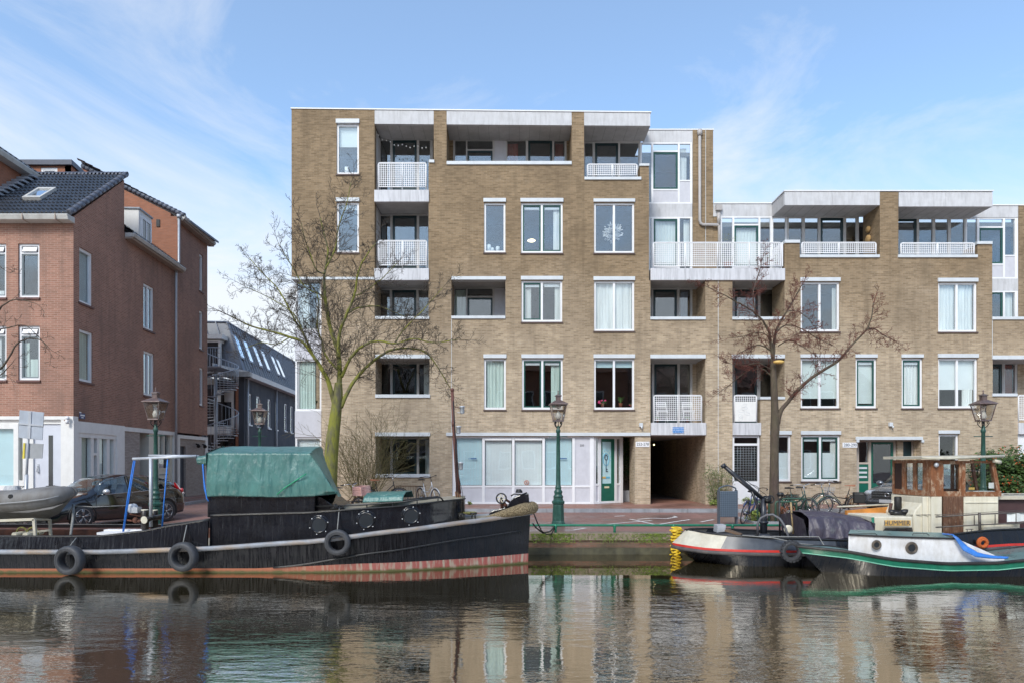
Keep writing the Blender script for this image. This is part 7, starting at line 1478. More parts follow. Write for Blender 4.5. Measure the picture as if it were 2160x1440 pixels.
mb.tube(sm, .017, 6); mb.tube([(X(1412,Yh),Yh-.02,Z(1117,Yh)),(X(1428,Yh),Yh-.04,Z(1116,Yh)),(X(1440,Yh),Yh-.02,Z(1118,Yh))], .02, 5); mb.build('yellow_rope_ladder', 'yellow', loc=(X(1426,Yh),Yh,-.2), label='bright yellow looped rope hanging down the quay wall into the water', cat='rope ladder')
# traffic sign backs
sg = thing('traffic_sign', 'grey backs of a large square sign and a small yellow edged plate on one pole', 'traffic sign', (X(55,19.6), 19.6, gz(19.6))); Ys = 19.6
M['signback'] = pm('sign_back', (.42, .46, .52), .5, metal=.2, var=.08, scale=3, stain=(.25,.25,.26), stain_amt=.4)
mb = MB(); mb.tube([P(62,872,Ys), P(58,960,Ys), P(54,1040,Ys)], .035, 10); mb.tube([P(56,1000,Ys), P(53.5,1112,Ys)], .05, 10); mb.build('pole', 'pipe2', sg)
mb = MB(); 
def quadbox(mb, q, Y, th, mat=0): ii = [P(a, b, Y) for a, b in q]; mb.hexa([p+Vector((0,th,0)) for p in ii], ii, mat)
quadbox(mb, [(38.5,922),(89,927.5),(92.5,869),(41,864)], Ys-.05, .02); mb.build('square_plate', 'signback', sg, bevel=.006)
mb = MB(); quadbox(mb, [(38.5,894),(91,899),(91,895.5),(38.5,890.5)], Ys-.075, .024); quadbox(mb, [(60,866),(57.5,924),(63.5,925),(66,867)], Ys-.072, .02); mb.build('clamp', 'pipe2', sg)
mb = MB(); quadbox(mb, [(48.5,966),(88.5,966),(91,935.5),(51,933.5)], Ys+.02, .02); mb.build('small_plate', 'signback2', sg); mb = MB(); quadbox(mb, [(47,966.5),(51,966.5),(52.5,933.5),(49.2,933)], Ys+.0, .019); mb.build('yellow_edge', 'yellowsign', sg)
M_ = 0
# litter bin / perforated panel
Yb_ = 19.95
bn = thing('litter_bin', 'blue-grey perforated metal litter bin on two legs beside the quay rail', 'litter bin', (X(1536,Yb_), Yb_, gz(Yb_)))
mb = MB(); a, b, c, d = X(1517,Yb_), X(1554,Yb_), Z(1089,Yb_), Z(1035,Yb_); mb.box(a, b, Yb_-.12, Yb_+.22, c, d); mb.build('bin_body', 'binblue', bn, bevel=.015)
mb = MB()
for x in (a, b): mb.box(x-.018, x+.018, Yb_-.04, Yb_+.14, gz(Yb_), d+.03)
mb.tube([(a,Yb_+.05,d),(a+.02,Yb_+.05,d+.09),(a+.15,Yb_+.05,d+.15),((a+b)/2,Yb_+.05,d+.165),(b-.15,Yb_+.05,d+.15),(b-.02,Yb_+.05,d+.09),(b,Yb_+.05,d)], .022, 8); mb.build('bin_frame', 'bindark', bn)
# tree pit with soil, guard rails, shrubs are in the planting section
mb = MB(); 
for (x0,x1,y0,y1) in ((1580,1716,20.6,20.72),(1580,1716,21.9,22.02)): mb.box(X(x0,21), X(x1,21), y0, y1, gz(y0)-.05, gz(y0)+.07)
mb.box(X(1580,21), X(1580,21)+.1, 20.721, 21.899, gz(21)-.05, gz(21)+.07); mb.box(X(1716,21)-.1, X(1716,21), 20.721, 21.899, gz(21)-.05, gz(21)+.07); mb.build('tree_pit_kerb', 'kerb', kind='structure')
mb = MB(); grid(mb, lambda u, v: (X(1580,21)+.1+(X(1716,21)-X(1580,21)-.2)*u, 20.72+1.18*v, gz(21)+.05+.07*mnoise.noise(Vector((u*9,v*5,0)))), 24, 14); mb.build('soil', 'soil', kind='structure')
gdr = thing('tree_guard', 'low green tubular guard rails round the planting pit of the right tree', 'railing', (X(1640,20.7), 20.7, gz(20.7)))
for (xa, xb, Y) in ((1598,1622,20.75),(1636,1680,20.75),(1650,1700,21.9)):
    mb = MB(); mb.tube([(X(xa,Y),Y,gz(Y)),(X(xa,Y),Y,gz(Y)+.62),(X(xa,Y)+.03,Y,gz(Y)+.66),(X(xb,Y)-.03,Y,gz(Y)+.66),(X(xb,Y),Y,gz(Y)+.62),(X(xb,Y),Y,gz(Y))], .03, 8); mb.build('rail', 'railgreen2', gdr)
# low iron fence by the facade
fe_ = thing('iron_fence', 'low rusty bar fence against the facade behind the barge', 'fence', (X(868,25.6), 25.6, 0)); mb = MB()
mb.tube([P(835,1024,25.6), P(898,1024,25.6)], .018, 5); mb.tube([P(835,1058,25.6), P(898,1058,25.6)], .018, 5)
for i in range(13): x = 835+63*i/12; mb.tube([P(x,1024,25.6), P(x,1062,25.6)], .010, 4)
mb.build('bars', 'rustbrown', fe_)
# ================= cars =================
M['carblack'] = pm('black_car_paint', (.006, .006, .009), .12, var=.2, scale=2, coat=1, spec=.7); M['cargrey'] = pm('grey_car_paint', (.13, .14, .16), .25, metal=.5, var=.08, coat=1); M['chrome'] = pm('chrome_trim', (.6,.6,.6), .2, metal=1, var=.05); M['taillight'] = pm('tail_light', (.55, .015, .02), .15, var=.1, coat=1); M['blacktrim'] = pm('black_trim', (.01,.01,.01), .6, var=.1); M['rim'] = pm('alloy_rim', (.30,.30,.31), .3, metal=.8, var=.1); M['silver'] = pm('silver_paint', (.55,.56,.58), .3, metal=.4, var=.04); M['headlight'] = pm('headlight_glass', (.35,.37,.40), .08, var=.3, scale=20, spec=1); M['platey'] = pm('yellow_plate', (.70,.52,.05), .4, var=.04)
M['seatgrey'] = pm('car_interior', (.06,.06,.065), .8, var=.2)
def car(name, label, paint, prof, L_f, L_r, wheel_r, roofrange, spokes=5, seats=True):
    """prof rows: x, half width, sill z, belt z, belt half width, roof z, roof half width"""
    t = thing(name, label, 'car', (0,0,0)); n = 64; xs = [prof[0][0]+(prof[-1][0]-prof[0][0])*i/n for i in range(n+1)]
    def at(x, k): return interp(x, [(r[0], r[k]) for r in prof])
    rows = []
    for x in xs:
        w, zs_, zb, wb, zr_2, wr = [at(x, k) for k in range(1, 7)]
        half = [(w*.80, zs_), (w*.93, zs_+.02), (w*.99, zs_+.12), (w, zs_+(zb-zs_)*.45), (w*.985, zs_+(zb-zs_)*.75), (wb, zb), (wb+(wr-wb)*.5, zb+(zr_2-zb)*.5), (wr, zb+(zr_2-zb)*.93), (wr*.84, zr_2), (wr*.45, zr_2+.012), (0, zr_2+.016)]
        rows.append([(x, y, z) for y, z in half])
    m_ = len(rows[0]); body, glass = MB(), MB()
    g0, g1, ws0, rs1 = roofrange      # roof rear x, roof front x, windscreen foot x, rear window foot x
    for sgn in (1, -1):
        for i in range(n):
            xm = (xs[i]+xs[i+1])/2
            for j in range(m_-1):
                q = [rows[i][j], rows[i+1][j], rows[i+1][j+1], rows[i][j+1]]; q = [(a, sgn*b, c) for a, b, c in q]
                side_g = j in (5, 6) and rs1+.10 < xm < ws0-.22 and (at(xm,5)-at(xm,3)) > .12 and not (abs(xm+.12) < .04)
                ws_g = j >= 7 and ((g1+.0 < xm < ws0-.02) or (rs1+.05 < xm < g0))
                (glass if side_g or ws_g else body).add(q, [(0,1,2,3) if sgn > 0 else (3,2,1,0)], 0, True)
    def merge(o):
        bm = bmesh.new(); bm.from_mesh(o.data); bmesh.ops.remove_doubles(bm, verts=bm.verts, dist=.0008); bmesh.ops.recalc_face_normals(bm, faces=bm.faces); bm.to_mesh(o.data); bm.free()
    b_ = body.build('body', paint, t); merge(b_); g_ = glass.build('window_glass', 'carglass', t); merge(g_)
    # ends, cabin floor
    mb = MB()
    for x, k in ((xs[0], 0), (xs[-1], n)): pts_ = [(x, y, z) for _, y, z in rows[k]]+[(x, -y, z) for _, y, z in rows[k][::-1]]; mb.add(pts_, [tuple(range(len(pts_)))])
    mb.box(-1.9, 1.7, -.66, .66, .25, .42); mb.build('bumper', paint, t)
    if seats:
        mb = MB()
        for x in (.15, -.75):
            for y in (-.36, .36): mb.box(x-.25, x+.2, y-.22, y+.22, .42, .62); mb.hexa([(x-.3,y-.21,.5),(x-.15,y-.21,.5),(x-.15,y+.21,.5),(x-.3,y+.21,.5)], [(x-.42,y-.17,1.15),(x-.33,y-.17,1.15),(x-.33,y+.17,1.15),(x-.42,y+.17,1.15)])
        mb.torus((.62,.36,.86), .17, .015, 'x', 16, 5); mb.box(.75,1.05,-.62,.62,.6,.82); mb.build('seats', 'seatgrey', t)
    for x in (L_f, L_r):
        for sgn in (1, -1):
            w = at(x, 1); y = sgn*(w-.085); mb = MB(); r = wheel_r
            mb.lathe([(r*.66,-.10),(r*.93,-.105),(r,-.08),(r,.08),(r*.93,.105),(r*.66,.10)], (x, y, r), 30, axis='y'); wh_ = mb.build('wheel', 'tyre', t)
            mb = MB(); yo = y+sgn*.075; mb.lathe([(r*.60,-.02),(r*.68,.0),(r*.68,.03*sgn)][:2], (x, yo, r), 26, 1, axis='y')
            mb.torus((x, y+sgn*.10, r), r*.665, .012, 'y', 26, 5)
            for k in range(spokes):
                a = 2*math.pi*k/spokes+.3; 
                for da in (-.13, .13): mb.tube([(x+.03*math.cos(a), y+sgn*.095, r+.03*math.sin(a)), (x+r*.66*math.cos(a+da), y+sgn*.10, r+r*.66*math.sin(a+da))], .018, 4)
            mb.ball((x, y+sgn*.10, r), .035, 6); mb.build('rim', ['rim','blacktrim'], wh_)
            mb = MB(); pts_ = [(x+(r+.055)*math.cos(a), sgn*(w*.995+.004), r+(r+.055)*math.sin(a)) for a in [math.pi*(-.08+1.16*k/16) for k in range(17)]]; mb.tube(pts_, .022, 5)
            q0 = len(mb.v); c_ = (x, sgn*(w+.002), r); ring_ = [(x+(r+.05)*math.cos(a), sgn*(w+.003), max(.16, r+(r+.05)*math.sin(a))) for a in [2*math.pi*k/28 for k in range(28)]]; mb.add([c_]+ring_, [(0,k+1,(k+1)%28+1) for k in range(28)]); mb.build('wheel_arch', 'blacktrim', t)
    return t, at
hat, at = car('black_car', 'black hatchback car parked behind the barge stern with a silver mirror and red tail light', 'carblack',
 [(-2.18,.55,.30,.62,.52,.66,.3),(-2.14,.74,.26,.78,.68,.86,.45),(-2.02,.83,.24,.93,.76,1.02,.52),(-1.7,.88,.22,1.00,.80,1.22,.58),(-1.35,.89,.20,.985,.82,1.345,.60),(-.8,.90,.18,.96,.84,1.42,.62),(-.1,.90,.17,.93,.85,1.44,.62),(.45,.90,.17,.91,.85,1.34,.60),(.85,.895,.18,.90,.84,1.12,.64),(1.15,.89,.18,.88,.82,.93,.68),(1.6,.87,.19,.80,.78,.85,.60),(1.95,.82,.20,.70,.70,.745,.5),(2.12,.70,.21,.58,.58,.63,.4),(2.18,.5,.24,.48,.42,.52,.3)],
 1.33, -1.32, .325, (-1.0, .20, 1.12, -1.95))
def tubes_on(mb, f, xs_, r, mat=0):
    for sgn in (1,-1): mb.tube([f(x, sgn) for x in xs_], r, 5, mat)
mb = MB(); tubes_on(mb, lambda x, s: (x, s*(at(x,4)+.006), at(x,3)+.004), [-1.75+.1*i for i in range(26)], .010)
tubes_on(mb, lambda x, s: (x, s*(at(x,6)+.012), at(x,3)+(at(x,5)-at(x,3))*.93), [-1.7+.1*i for i in range(25)], .009); mb.build('window_trim', 'chrome', hat)
mb = MB()
for x in (-.12,): tubes_on(mb, lambda x_, s: (x, s*(at(x,4)+(at(x,6)-at(x,4))*x_+.006), at(x,3)+(at(x,5)-at(x,3))*x_), [0,.5,.93], .03)
for x in (.95, -.12, -1.05): tubes_on(mb, lambda x_, s: (x-.08*(x_ < .2), s*(at(x,1)*.99+.003), .28+(at(x,3)-.28)*x_), [.05,.3,.6,.8,1], .005)
mb.build('door_gap', 'blacktrim', hat)
for s in (1, -1):
    mb = MB(); mb.ball((.72, s*.99, .99), .10, 8, 0, (.9, 1.1, .72)); mb.tube([(.70,s*.85,.92),(.72,s*.95,.95)], .03, 6, 1); mb.build('mirror', ['silver','blacktrim'], hat)
    mb = MB(); mb.hexa([(-1.98,s*.80,.86),(-2.17,s*.70,.82),(-2.12,s*.55,.82),(-1.95,s*.6,.86)], [(-1.78,s*.72,1.18),(-1.86,s*.66,1.17),(-1.84,s*.6,1.16),(-1.78,s*.66,1.17)]); mb.ball((-2.03,s*.74,.93), .07, 8, 0, (.8,.5,1.0)); mb.build('tail_light', 'taillight', hat)
    mb = MB(); mb.ball((1.86,s*.70,.655), .16, 8, 0, (1.3,.7,.45)); mb.build('headlight', 'headlight', hat)
    mb = MB(); mb.tube([(2.02,s*.72,.40),(2.08,s*.62,.30)], .018, 5); mb.tube([(2.06,s*.60,.44),(2.0,s*.74,.40)], .014, 5); mb.build('fog_light_trim', 'chrome', hat)
    for x in (.20,-.80): mb = MB(); mb.box(x-.1, x+.1, s*.905, s*.925, .80, .825); mb.build('door_handle', 'carblack', hat)
mb = MB(); mb.box(2.10,2.19,-.55,.55,.36,.52); mb.box(2.06,2.17,-.6,.6,.22,.28); mb.build('grille', 'blacktrim', hat)
mb = MB(); mb.box(2.19,2.2,-.26,.26,.40,.51); mb.build('number_plate', 'platey', hat)
hat.location = (-12.15, 20.5, -.25); hat.rotation_euler = (0, 0, math.atan2(-.914,-.405)); hat.scale = (1.0,.98,1.03)
suv, at = car('grey_suv', 'dark grey sport utility car parked in front of the entrance behind the wooden wheelhouse', 'cargrey',
 [(-2.24,.6,.38,.7,.55,.76,.3),(-2.2,.82,.34,.95,.74,1.05,.5),(-2.05,.90,.32,1.05,.82,1.35,.6),(-1.7,.92,.30,1.05,.85,1.56,.64),(-.8,.93,.28,1.03,.87,1.66,.66),(-.1,.93,.28,1.02,.87,1.67,.66),(.4,.93,.28,1.01,.87,1.56,.64),(.75,.93,.28,1.00,.86,1.30,.68),(1.05,.92,.28,.99,.85,1.06,.72),(1.6,.90,.29,.94,.82,1.01,.66),(1.95,.87,.30,.88,.78,.94,.6),(2.15,.80,.32,.78,.70,.83,.5),(2.23,.62,.36,.62,.5,.66,.3)],
 1.36, -1.32, .355, (-1.2, .25, 1.02, -2.05))
for s in (1, -1):
    mb = MB(); mb.ball((.66, s*1.02, 1.10), .12, 8, 0, (.8, 1.1, .8)); mb.tube([(.66,s*.86,1.04),(.66,s*.98,1.06)], .03, 6); mb.build('mirror', 'cargrey', suv)
    mb = MB(); mb.ball((2.06,s*.66,.79), .17, 8, 0, (.7,1.2,.62)); mb.build('headlight', 'headlight', suv)
mb = MB(); mb.box(2.16,2.245,-.52,.52,.62,.86); mb.box(2.16,2.24,-.7,.7,.40,.50); mb.build('grille', 'blacktrim', suv)
mb = MB(); mb.box(2.23,2.255,-.52,.52,.70,.72); mb.box(2.23,2.255,-.52,.52,.79,.81); mb.box(2.23,2.255,-.60,.60,.60,.615); mb.torus((2.25,0,.75), .07, .012, 'x', 14, 5); mb.build('grille_bar', 'chrome', suv)
mb = MB(); mb.box(2.245,2.255,-.26,.26,.48,.59); mb.build('number_plate', 'silver', suv)
suv.location = (13.75, 23.1, -.15); suv.rotation_euler = (0,0,math.atan2(-.58,-.815)); suv.scale = (.95,.95,.95)
# ================= bicycles =================
def make_bike(label, frame='black', basket=None, crate=None, bags=False, saddle='blacktrim', ladies=True, bar='chrome', steer=0.0, grips='blacktrim'):
    t = thing('bicycle', label, 'bicycle', (0,0,0)); r = .345; wb = 1.10
    for nm, x in (('wheel', wb/2), ('wheel', -wb/2)):
        mb = MB(); mb.torus((x,0,r), r-.015, .019, 'y', 32, 6, 0); mb.torus((x,0,r), r-.045, .010, 'y', 32, 5, 1)
        for k in range(14): a = math.pi*2*k/14; mb.tube([(x,(-1)**k*.02,r), (x+(r-.04)*math.cos(a),0,r+(r-.04)*math.sin(a))], .0022, 3, 1)
        mb.lathe([(.022,-.05),(.022,.05)], (x,0,r), 8, 1, axis='y')
        pts_ = [(x+(r+.03)*math.cos(a), 0, r+(r+.03)*math.sin(a)) for a in [math.pi*((.15 if x > 0 else -.05)+.85*k/12) for k in range(13)]]; mb.tube(pts_, .017, 5, 2)
        mb.build(nm, ['tyre','chrome',frame], t)
    mb = MB(); bb = (-.12,0,.29); st_ = (-.28,0,.86); hd = (.36,0,.86); hl = (.40,0,.68)
    mb.tube([bb, st_], .016, 6); mb.tube([hl, (hd[0]-.02,0,.93)], .018, 6); mb.tube([hl, (wb/2,0,r)], .014, 6)
    mb.tube([hl, (.15,0,.45), bb], .018, 6); mb.tube([(hd[0],0,.82), (.1,0,.58 if ladies else .84), (-.23,0,.55 if ladies else .82)], .016, 6)
    for s in (1,-1): mb.tube([bb, (-wb/2,s*.06,r)], .011, 5); mb.tube([(-.24,0,.74), (-wb/2,s*.06,r)], .010, 5)
    mb.build('frame', frame, t)
    mb = MB(); mb.prism([(-.5,.27),(-.5,.36),(-.05,.35),(.0,.29),(-.1,.22)], .05, .07); mb.lathe([(.09,.055),(.09,.06)], bb, 16, axis='y'); mb.tube([(-.12,.09,.29),(-.05,.09,.16),(-.0,.12,.16)], .01, 5); mb.tube([(-.12,-.07,.29),(-.19,-.07,.42),(-.14,-.1,.42)], .01, 5); mb.build('chain_guard', 'blacktrim', t)
    mb = MB(); mb.tube([(-.27,0,.84),(-.3,0,.96)], .012, 5); mb.hexa([(-.45,-.10,.97),(-.12,-.025,.975),(-.12,.025,.975),(-.45,.10,.97)], [(-.46,-.09,1.02),(-.14,-.02,1.0),(-.14,.02,1.0),(-.46,.09,1.02)]); mb.build('saddle', saddle, t, bevel=.012)
    mb = MB(); Rz = Matrix.Translation((.34,0,0)) @ Matrix.Rotation(steer, 4, 'Z') @ Matrix.Translation((-.34,0,0))
    mb.tube([(.34,0,.92),(.32,0,1.08)], .013, 6); 
    for s in (1,-1): mb.tube([(.32,0,1.08),(.36,s*.1,1.12),(.34,s*.22,1.14),(.20,s*.29,1.12),(.10,s*.30,1.11)], .011, 6); mb.tube([(.20,s*.29,1.12),(.07,s*.30,1.105)], .018, 6, 1)
    mb.xf(Rz); mb.build('handlebar', [bar,grips], t)
    mb = MB()
    for s in (-.07, 0, .07): mb.tube([(-.36,s,.74),(-.78,s,.74)], .008, 4)
    mb.tube([(-.78,-.07,.74),(-.78,.07,.74)], .008, 4); [mb.tube([(-.66,s*.07,.74),(-wb/2,s*.07,r)], .007, 4) for s in (1,-1)]; mb.build('luggage_rack', 'blacktrim', t)
    if bags:
        for s in (1,-1): mb = MB(); mb.hexa([(-.80,s*.09,.40),(-.40,s*.09,.40),(-.40,s*.24,.42),(-.80,s*.24,.42)], [(-.84,s*.06,.77),(-.38,s*.06,.77),(-.40,s*.20,.75),(-.82,s*.20,.75)]); mb.build('pannier', 'blacktrim', t, bevel=.03)
    if basket:
        mb = MB(); c_ = (.58,0,.88)
        for z, r_ in ((.76,.12),(.84,.135),(.92,.15),(1.0,.165)): mb.torus((.56,0,z), r_, .005, 'z', 20, 4)
        for k in range(16): a = math.pi*2*k/16; mb.tube([(.56+.12*math.cos(a),.12*math.sin(a),.76),(.56+.165*math.cos(a),.165*math.sin(a),1.0)], .004, 3)
        mb.build('basket', basket, t)
    if crate:
        x0, x1, y0, y1, z0, z1 = .48, .84, -.22, .22, .78, 1.04; mb = MB()
        mb.box(x0,x1,y0,y1,z0,z0+.015)
        for z in (z0+.04, z0+.11, z0+.18, z1-.03):
            h_ = .045 if z > z1-.05 else .035
            mb.box(x0,x0+.012,y0,y1,z,z+h_); mb.box(x1-.012,x1,y0,y1,z,z+h_); mb.box(x0+.012,x1-.012,y0,y0+.012,z,z+h_); mb.box(x0+.012,x1-.012,y1-.012,y1,z,z+h_)
        for i in range(7): f_ = i/6; mb.box(x0-.004,x0+.016,y0+.42*f_,y0+.42*f_+.02,z0,z1); mb.box(x0+.34*f_,x0+.34*f_+.02,y0-.004,y0+.016,z0,z1); mb.box(x1-.016,x1+.004,y0+.42*f_,y0+.42*f_+.02,z0,z1)
        mb.build('crate', crate, t)
    return t
def put(t, px, Y, rot, lean=0.0, s=1.0): t.location = (X(px,Y), Y, gz(Y)+(.075 if Y > 23.84 else 0)*0+.0 if Y < 23.7 else .0); t.rotation_euler = (lean, 0, R(rot)); t.scale = (s,s,s)
put(make_bike('dark green bicycle with a pale front basket parked under the double green window', 'bikegreen', basket='wire', saddle='blacktrim', bar='chrome'), 1712, 22.3, -38, .08)
put(make_bike('black bicycle with bulky black panniers and an orange-brown saddle', 'blacktrim', bags=True, saddle='tan'), 1772, 23.1, 158, -.06)
put(make_bike('blue and silver bicycle leaning beside the litter bin', 'bikeblue', bar='blacktrim'), 1578, 21.0, 54, .22)
put(make_bike('green bicycle with mudguards standing nearest the tree guard', 'bikegreen', saddle='blacktrim', bar='pipe2'), 1683, 21.95, -72, .05)
put(make_bike('bicycle carrying a pale pink plastic crate in front, behind the tarpaulin', 'rustbrown', crate='pink', bar='chrome'), 733, 22.2, -28, .1, 1.0)
put(make_bike('bicycle with wide chrome handlebars parked left of the low iron fence', 'blacktrim', bar='chrome', saddle='tan'), 808, 24.0, 20, .1)
put(make_bike('bicycle with tall curved handlebars parked right of the low iron fence', 'pipe2', bar='black'), 905, 24.2, -55, .1)
put(make_bike('mountain bicycle with straight black handlebars against the white plaster wall', 'blacktrim', ladies=False, bar='black'), 88, 21.6, 24, .05, .96)
put(make_bike('bicycle with a bright blue tag behind the dinghy, left of the traffic sign', 'bikeblue2', bar='black'), 22, 21.3, 10, .05, .96)
# covered scooter
sc = thing('covered_scooter', 'scooter under a silver grey cover beside the red building', 'scooter', (X(26,20.8), 20.8, gz(20.8))); mb = MB()
grid(mb, lambda u, v: (X(26,20.8)+(.75-.55*v**.8)*math.cos(u*6.283)*(1+.06*math.sin(u*37)), 20.8+(.42-.30*v)*math.sin(u*6.283)*(1+.06*math.sin(u*29)), gz(20.8)+.08+1.06*v), 40, 10); mb.build('cover', 'greytarp', sc)
mb = MB(); mb.lathe([(.22,-.05),(.22,.05)], (X(24,20.7), 20.45, gz(20.5)+.25), 20, axis='y'); mb.build('wheel', 'tyre', sc)
# ================= small things on balconies and in windows =================
M['terracotta'] = pm('terracotta', (.38,.13,.07), .8, var=.2, scale=12); M['leafpot'] = pm('pot_leaf', (.07,.17,.04), .7, var=.5, scale=20); M['pinkflower'] = pm('pink_flower', (.65,.06,.18), .7, var=.3, scale=30); M['wicker'] = pm('wicker', (.38,.24,.10), .9, var=.3, scale=30, bump=.5, bscale=90)
def pot_plant(px, py, Y, h, wdt, label, leaf='leafpot', pot='terracotta', spiky=False, flower=None, seed=1, name='potted_plant', cat='plant', group=None):
    b = P(px, py, Y); t = thing(name, label, cat, b, group); r = random.Random(seed); pr0 = max(.045, wdt*.22)
    mb = MB(); mb.lathe([(pr0*.7,0),(pr0,.14 if wdt > .25 else .1),(pr0*1.08,.15 if wdt > .25 else .105)], b, 12); mb.build('pot', pot, t)
    mb = MB(); fl = MB()
    for k in range(int(60+wdt*150)):
        a = r.uniform(0, 6.28); t_ = r.random(); rr = wdt*.5*math.sqrt(r.random()); z0 = .12
        if spiky: tip = Vector((math.cos(a)*wdt*.5, math.sin(a)*wdt*.25, h*(.5+.5*r.random()))); s = b+Vector((0,0,z0)); n = Vector((-math.sin(a), math.cos(a), 0))*.012; mid = s+tip*.6+Vector((0,0,h*.25)); mb.add([s-n, s+n, mid+n, mid-n, s+tip], [(0,1,2,3),(3,2,4)])
        else: c_ = b+Vector((math.cos(a)*rr, math.sin(a)*rr*.5, z0+(h-z0)*t_)); s = r.uniform(.015,.035); u = Vector((r.uniform(-1,1), r.uniform(-1,1), r.uniform(-1,1))).normalized()*s; v = u.orthogonal().normalized()*s*.6; mb.add([c_-u, c_-v, c_+u, c_+v], [(0,1,2,3)])
    mb.build('leaves', leaf, t)
    if flower:
        for k in range(flower[1]): c_ = b+Vector((r.uniform(-.5,.5)*wdt, -.03, h*r.uniform(.6,1.0))); fl.ball(c_, flower[2], 6, 0, (1,.7,.8))
        fl.build('flowers', flower[0], t)
    return t
pot_plant(1271, 858, D+.28, .26, .34, 'pink flowering plant in the left half of the large first floor window', flower=('pinkflower', 5, .05), seed=2)
pot_plant(1309, 858, D+.28, .30, .36, 'green spiky plant in the right half of the large first floor window', spiky=True, seed=3)
pot_plant(1331, 858, D+.30, .12, .14, 'tiny red flowering pot at the right end of the large first floor window', flower=('pinkflower', 3, .025), seed=4)
pot_plant(643, 860, YB+.35, .62, .34, 'bushy plant on the corner bay window sill, first floor', seed=5, pot='white'); pot_plant(665, 861, YB+.35, .22, .26, 'low fern beside the bushy plant in the corner bay window', seed=6, pot='white', spiky=True)
M['bamboo'] = pm('bamboo_leaf', (.26,.25,.05), .7, var=.5, scale=15)
pot_plant(1535, 563, D+.55, 1.35, .85, 'tall yellowish bamboo plant on the long balcony', leaf='bamboo', seed=7)
pot_plant(1616, 563, D+.5, .55, .3, 'terracotta pot with a small plant near the right end of the long balcony', seed=8); pot_plant(1641, 563, D+.5, .5, .28, 'rightmost terracotta pot on the long balcony', seed=9)
pot_plant(1387, 889, D+.45, .2, .2, 'terracotta pot at the left foot of the first floor balcony', seed=10); pot_plant(1450, 889, D+.45, .2, .2, 'terracotta pot under the white folding chair', seed=11)
pot_plant(898, 340, D+.5, .25, .2, 'small potted plant on the top left balcony parapet', seed=12) if False else None
def chair(px, py, Y, rot, label):
    b = P(px, py, Y); t = thing('folding_chair', label, 'chair', b, 'white folding chairs on the first floor balcony'); 
    for s in (-.19,.19):
        mb = MB(); mb.tube([b+Vector((s,-.2,0)), b+Vector((s,.18,.82))], .012, 5); mb.build('leg', 'white', t); mb = MB(); mb.tube([b+Vector((s,.2,0)), b+Vector((s,-.2,.45))], .012, 5); mb.build('leg', 'white', t)
    mb = MB(); [mb.box(b.x-.19, b.x+.19, b.y-.2+.07*i, b.y-.15+.07*i, b.z+.44, b.z+.455) for i in range(5)]; mb.build('seat', 'white', t)
    mb = MB(); [mb.box(b.x-.19, b.x+.19, b.y+.15+.01*i, b.y+.16+.01*i, b.z+.62+.08*i, b.z+.66+.08*i) for i in range(3)]; mb.build('backrest', 'white', t); return t
chair(1396, 890, D+.75, 0, 'white folding chair behind the left half of the first floor balcony railing'); chair(1451, 890, D+.75, 0, 'white folding chair behind the right half of the first floor balcony railing')
for k, (px, py, rr, lab) in enumerate(((1826,484,.13,'upper round wicker basket hung on the terrace side wall'),(1830,505,.17,'lower wicker basket hung on the terrace side wall'))):
    Yk_ = D+.75; c_ = Vector((X(1856,D)-.08, Yk_, Z(py,Yk_))); mb = MB(); mb.lathe([(rr*.5,-.06),(rr*.95,-.02),(rr,.03),(rr*.9,.06)], c_, 14, axis='x'); mb.build('wicker_basket', 'wicker', loc=c_, label=lab, cat='basket', group='wicker baskets on the terrace wall')
mb = MB(); pts_ = [P(798+i*4.2, 283+26*(1-math.exp(-i*.16))+2.5*math.sin(i*.9), D+.7) for i in range(26)]; mb.tube(pts_, .004, 3)
for i in range(0, 26, 2): mb.ball(pts_[i]+Vector((0,0,-.05)), .028, 6, 1)
mb.build('string_lights', ['black','opal'], loc=pts_[0], label='string of white bulbs slung across the top left balcony', cat='light string')
mb = MB(); r_ = random.Random(4); c0_ = P(1292, 491, D+.45)
for k in range(260):
    v = Vector((r_.gauss(0,1), r_.gauss(0,.5), r_.gauss(0,.7))).normalized(); c_ = c0_+v*r_.uniform(.1,.36); u = v.orthogonal().normalized()*.05; w = v*.09; mb.add([c_-u, c_+w*.2, c_+u, c_+w], [(0,1,2,3)])
mb.tube([c0_, c0_+Vector((0,0,.7))], .006, 4); mb.build('paper_lampshade', 'white', loc=c0_, label='white feathery pendant lamp inside the large third floor window', cat='lamp')
mb = MB(); c_ = P(1121, 508, D+.5); mb.ball(c_, .16, 8, 0, (1,1,.28)); mb.build('pendant_lamp', 'lampdish', loc=c_, label='lit dish lamp inside the green framed double window on the third floor', cat='lamp')
for k,(px, w_, h_) in enumerate(((1031,.2,.26),(1039,.12,.14),(1050,.17,.19))):
    c_ = P(px, 531, D+.25); mb = MB(); mb.lathe([(w_*.4,0),(w_*.5,h_*.6),(w_*.42,h_)], c_, 10); mb.build('candle_jar', 'wblind', loc=c_, label=('tallest pale jar at the left of the narrow third floor window sill','smallest pale jar in the middle of the narrow third floor window sill','wide pale jar at the right of the narrow third floor window sill')[k], cat='jar', group='pale jars on the narrow window sill')
mb = MB(); a = P(731, 364, D+.2); mb.box(a.x-.07, a.x+.07, a.y, a.y+.02, a.z, a.z+.22); mb.build('paper_card', 'white', loc=a, label='white card standing in the top left window', cat='card')
